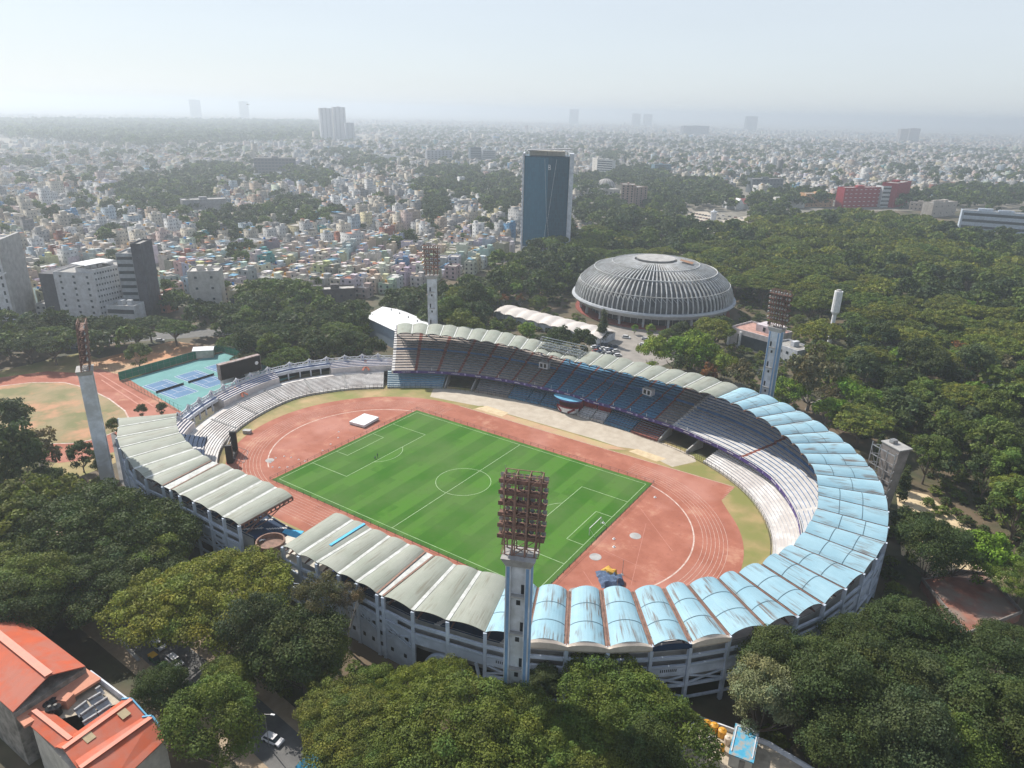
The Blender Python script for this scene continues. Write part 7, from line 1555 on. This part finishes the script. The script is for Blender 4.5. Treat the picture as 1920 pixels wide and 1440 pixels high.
def merge(parts, name, label, cat):
    Vs, Fs, Cs, Us, o = [], [], [], [], 0
    for V, Fa, c_, u in parts: Vs.append(V); Fs.append(Fa+o); Cs.append(c_); Us.append(u); o += len(V)
    me = npmesh(name, np.concatenate(Vs), np.concatenate(Fs), ['farhouse'], uv=np.concatenate(Us), col=np.concatenate(Cs)); return tag(link(name, me), label, cat, kind='stuff')
wcs = np.array([c for _, c in WALLC]); rcs = np.array([c for _, c in ROOFC])
def district(Hh, size, name, label, det, hmul=1., bleach=0.):
    n = len(Hh); cx, cy, a = Hh[:, 0], Hh[:, 1], Hh[:, 2]; w_ = size*rng.uniform(.78, 1.02, n); d_ = size*rng.uniform(.85, 1.12, n)
    fl = rng.choice([1, 2, 3, 4, 5, 6], n, p=[.18, .34, .3, .12, .05, .01]); h_ = (fl*3.1*rng.uniform(.92, 1.08, n)+.9)*hmul
    bigf = np.where(rng.random(n) < .035, rng.uniform(1.4, 2.4 if det else 1.9, n), 1.); w_ = w_*bigf; d_ = d_*np.sqrt(bigf); h_ = h_*np.where(bigf > 1, 1.35, 1.)
    tall = rng.random(n) < .006; h_ = np.where(tall, h_*2.0, h_)
    col = wcs[rng.choice(len(wcs), n, p=WP)]*rng.uniform(.7, 1.05, (n, 1))*(.85 if not det else 1); rc = rcs[rng.choice(len(rcs), n, p=RP)]*rng.uniform(.8, 1.12, (n, 1)); parts = []
    parts.append(boxes(cx, cy, np.zeros(n), w_, d_, h_-(.9 if det else 0), a, col, rc))
    if det:
        for (fx, fy, ww, dd_) in ((0, -.5, 1, 0), (0, .5, 1, 0), (-.5, 0, 0, 1), (.5, 0, 0, 1)):
            X = cx+fx*(w_-.25)*np.cos(a)-fy*(d_-.25)*np.sin(a); Y = cy+fx*(w_-.25)*np.sin(a)+fy*(d_-.25)*np.cos(a)
            parts.append(boxes(X, Y, h_-.9, np.where(ww, w_+.004, .25), np.where(dd_, d_-.52, .25), np.full(n, .9)+(.01 if ww else 0), a, col, col*1.05, walls=False))
    for (pr_, f0, sz, hh, cc) in ((.75, .24, .38, 2.7, None), (.6, -.25, 1.5, 1.5, 'tank'), (.3, .1, .5, 1.0, 'sheet')):
        k = rng.random(n) < pr_; q = k.sum(); fx = rng.choice([-1, 1], q)*abs(f0)*w_[k]; fy = rng.uniform(-.28, .28, q)*d_[k]; X = cx[k]+fx*np.cos(a[k])-fy*np.sin(a[k]); Y = cy[k]+fx*np.sin(a[k])+fy*np.cos(a[k])
        if cc == 'tank':
            if not det: continue
            c2 = np.array([c for _, c in tankc])[rng.integers(0, 4, q)]; parts.append(boxes(X, Y, h_[k]-.85, np.full(q, 1.4), np.full(q, 1.4), np.full(q, 1.7), a[k], c2, c2, walls=False))
        elif cc == 'sheet':
            c2 = rcs[rng.choice([2, 3, 4, 1], q)]; parts.append(boxes(X, Y, h_[k]+1.2, w_[k]*.55, d_[k]*.5, np.full(q, .15), a[k], c2, c2, walls=False))
        else: parts.append(boxes(X, Y, h_[k]-.85, w_[k]*sz, d_[k]*sz, np.full(q, hh+.4), a[k], col[k], rc[k]*1.05, walls=False))
    return merge(parts, name, label, 'houses')
district(H1s, 9.1, 'city_houses', 'closely packed low city houses behind the nearer ones', True)
district(H2, 10.2, 'far_city_houses', 'dense sprawl of small pale buildings fading into haze', False, .85)
district(H3, 15, 'distant_city', 'hazy distant city on the horizon', False, .95)
# trees sprinkled between houses
X, Y = hexgrid(-3200, 2400, 0, 3600, 34); px_, py_ = pjn(np.stack([X, Y, np.zeros_like(X)], 1)); ok = inpoly(px_, py_, CITY) & ~in_parks(px_, py_) & (rng.random(len(X)) < (.3+.35*(np.sin(X*.0061+1)*np.sin(Y*.0083+X*.002) > .35))) & (px_ > -50) & (px_ < 1970)
Vs, Cs = [], []
for x, y in zip(X[ok], Y[ok]):
    fp = FP if math.hypot(x-CAM[0], y-CAM[1]) < 800 else FP2; V, Fq, col, C = fp['round'][int(rng.integers(0, 4))]; s_ = rng.uniform(3, 7)*(1 if fp is FP else 1.6); Vs.append(V*s_+[x, y, rng.uniform(4, 8)]); Cs.append(col*np.array(TINT[rng.choice(['dark green', 'mid green', 'blue green'])]))
Vs = np.concatenate(Vs); tag(link('street_greenery', npmesh('street_greenery', Vs, np.arange(len(Vs)).reshape(-1, 4), ['leaf'], col=np.concatenate(Cs))), 'trees scattered between the city houses', 'greenery', kind='stuff')

# ---------------- labels that single out each tree and house ----------------
LAND = [(970, 1150, 'nearest floodlight tower'), (200, 800, 'left floodlight tower'), (812, 560, 'far left floodlight tower'), (1450, 640, 'right floodlight tower'), (1020, 380, 'glass tower'), (1222, 540, 'ribbed dome'), (1563, 570, 'white water tower'), (1680, 860, 'concrete screen support'), (60, 1250, 'red roofed building'), (1395, 1390, 'blue roofed cabin'), (1815, 1130, 'brick terrace'), (330, 720, 'tennis courts'), (450, 685, 'black scoreboard'), (740, 600, 'white roofed hall'), (1040, 600, 'white tent roof'), (1420, 620, 'pink terrace building'), (180, 540, 'grey office slab'), (20, 520, 'tall white tower at left edge'), (1640, 365, 'dark red office block'), (1860, 410, 'blue white office block'), (110, 770, 'oval training field'), (275, 520, 'charcoal slab tower'), (380, 550, 'beige concrete building'), (1187, 370, 'pink brown apartment tower'), (380, 390, 'blank concrete block'), (510, 310, 'unfinished dark frame'), (1380, 385, 'pink roofed church'), (1310, 405, 'far car park'), (508, 1015, 'round brick turret'), (1905, 730, 'tiled pavilion at right edge'), (1490, 370, 'stepped white building'), (615, 558, 'dark warehouse'), (860, 390, 'hall with pale sheet roof'), (1480, 1190, 'near blue roof edge'), (620, 1000, 'grey near roof'), (1700, 700, 'middle of the wood at right'), (1760, 560, 'upper wood at right'), (1850, 900, 'lower wood at right')]
ORD = ['first', 'second', 'third', 'fourth', 'fifth', 'sixth', 'seventh', 'eighth', 'ninth', 'tenth', 'eleventh', 'twelfth']
def rel(x, y):
    lx, ly, nm = min(LAND, key=lambda q: math.hypot(q[0]-x, (q[1]-y)*1.3)); dx, dy = x-lx, y-ly; ds = math.hypot(dx, dy)
    side = 'right of' if dx > abs(dy)*1.2 else 'left of' if -dx > abs(dy)*1.2 else 'above' if dy < 0 else 'below'
    return f"{'close ' if ds < 70 else 'well ' if ds > 190 else ''}{side} the {nm}"
def assign(items, cat, group):
    D = {}
    for o, base, x, y in items: D.setdefault(f'{base} {rel(x, y)}', []).append((x, y, o))
    for lb, L_ in D.items():
        L_.sort(key=lambda q: q[0])
        for i, (x, y, o) in enumerate(L_):
            s_ = lb if len(L_) == 1 else f'{lb}, {ORD[min(i, 11)]} from left'
            if len(L_) > 12: s_ += f' row {i//12+1}'
            tag(o, ' '.join(s_.split()[:16]), cat, group)
KN = {'umbrella': 'umbrella tree', 'round': 'round leafy tree', 'sparse': 'thin leaved tree', 'column': 'narrow columnar tree'}
def sz(R_, k): return ('huge ' if R_ > 12.5 else 'large ' if R_ > 9.5 else '') if k == 'umbrella' else ('large ' if R_ > 7.5 else 'small ' if R_ < 4.5 else '')
assign([(g, f'{sz(R_, k)}{ti} {KN[k]}', *pj((x, y, hc))) for g, k, ti, x, y, hc, R_ in ROOTS], 'tree', 'trees round the stadium')
assign([(g, b_, px_, py_) for g, b_, x, y, px_, py_ in HOUSES], 'house', 'nearest houses of the city')
bpy.context.view_layer.update()
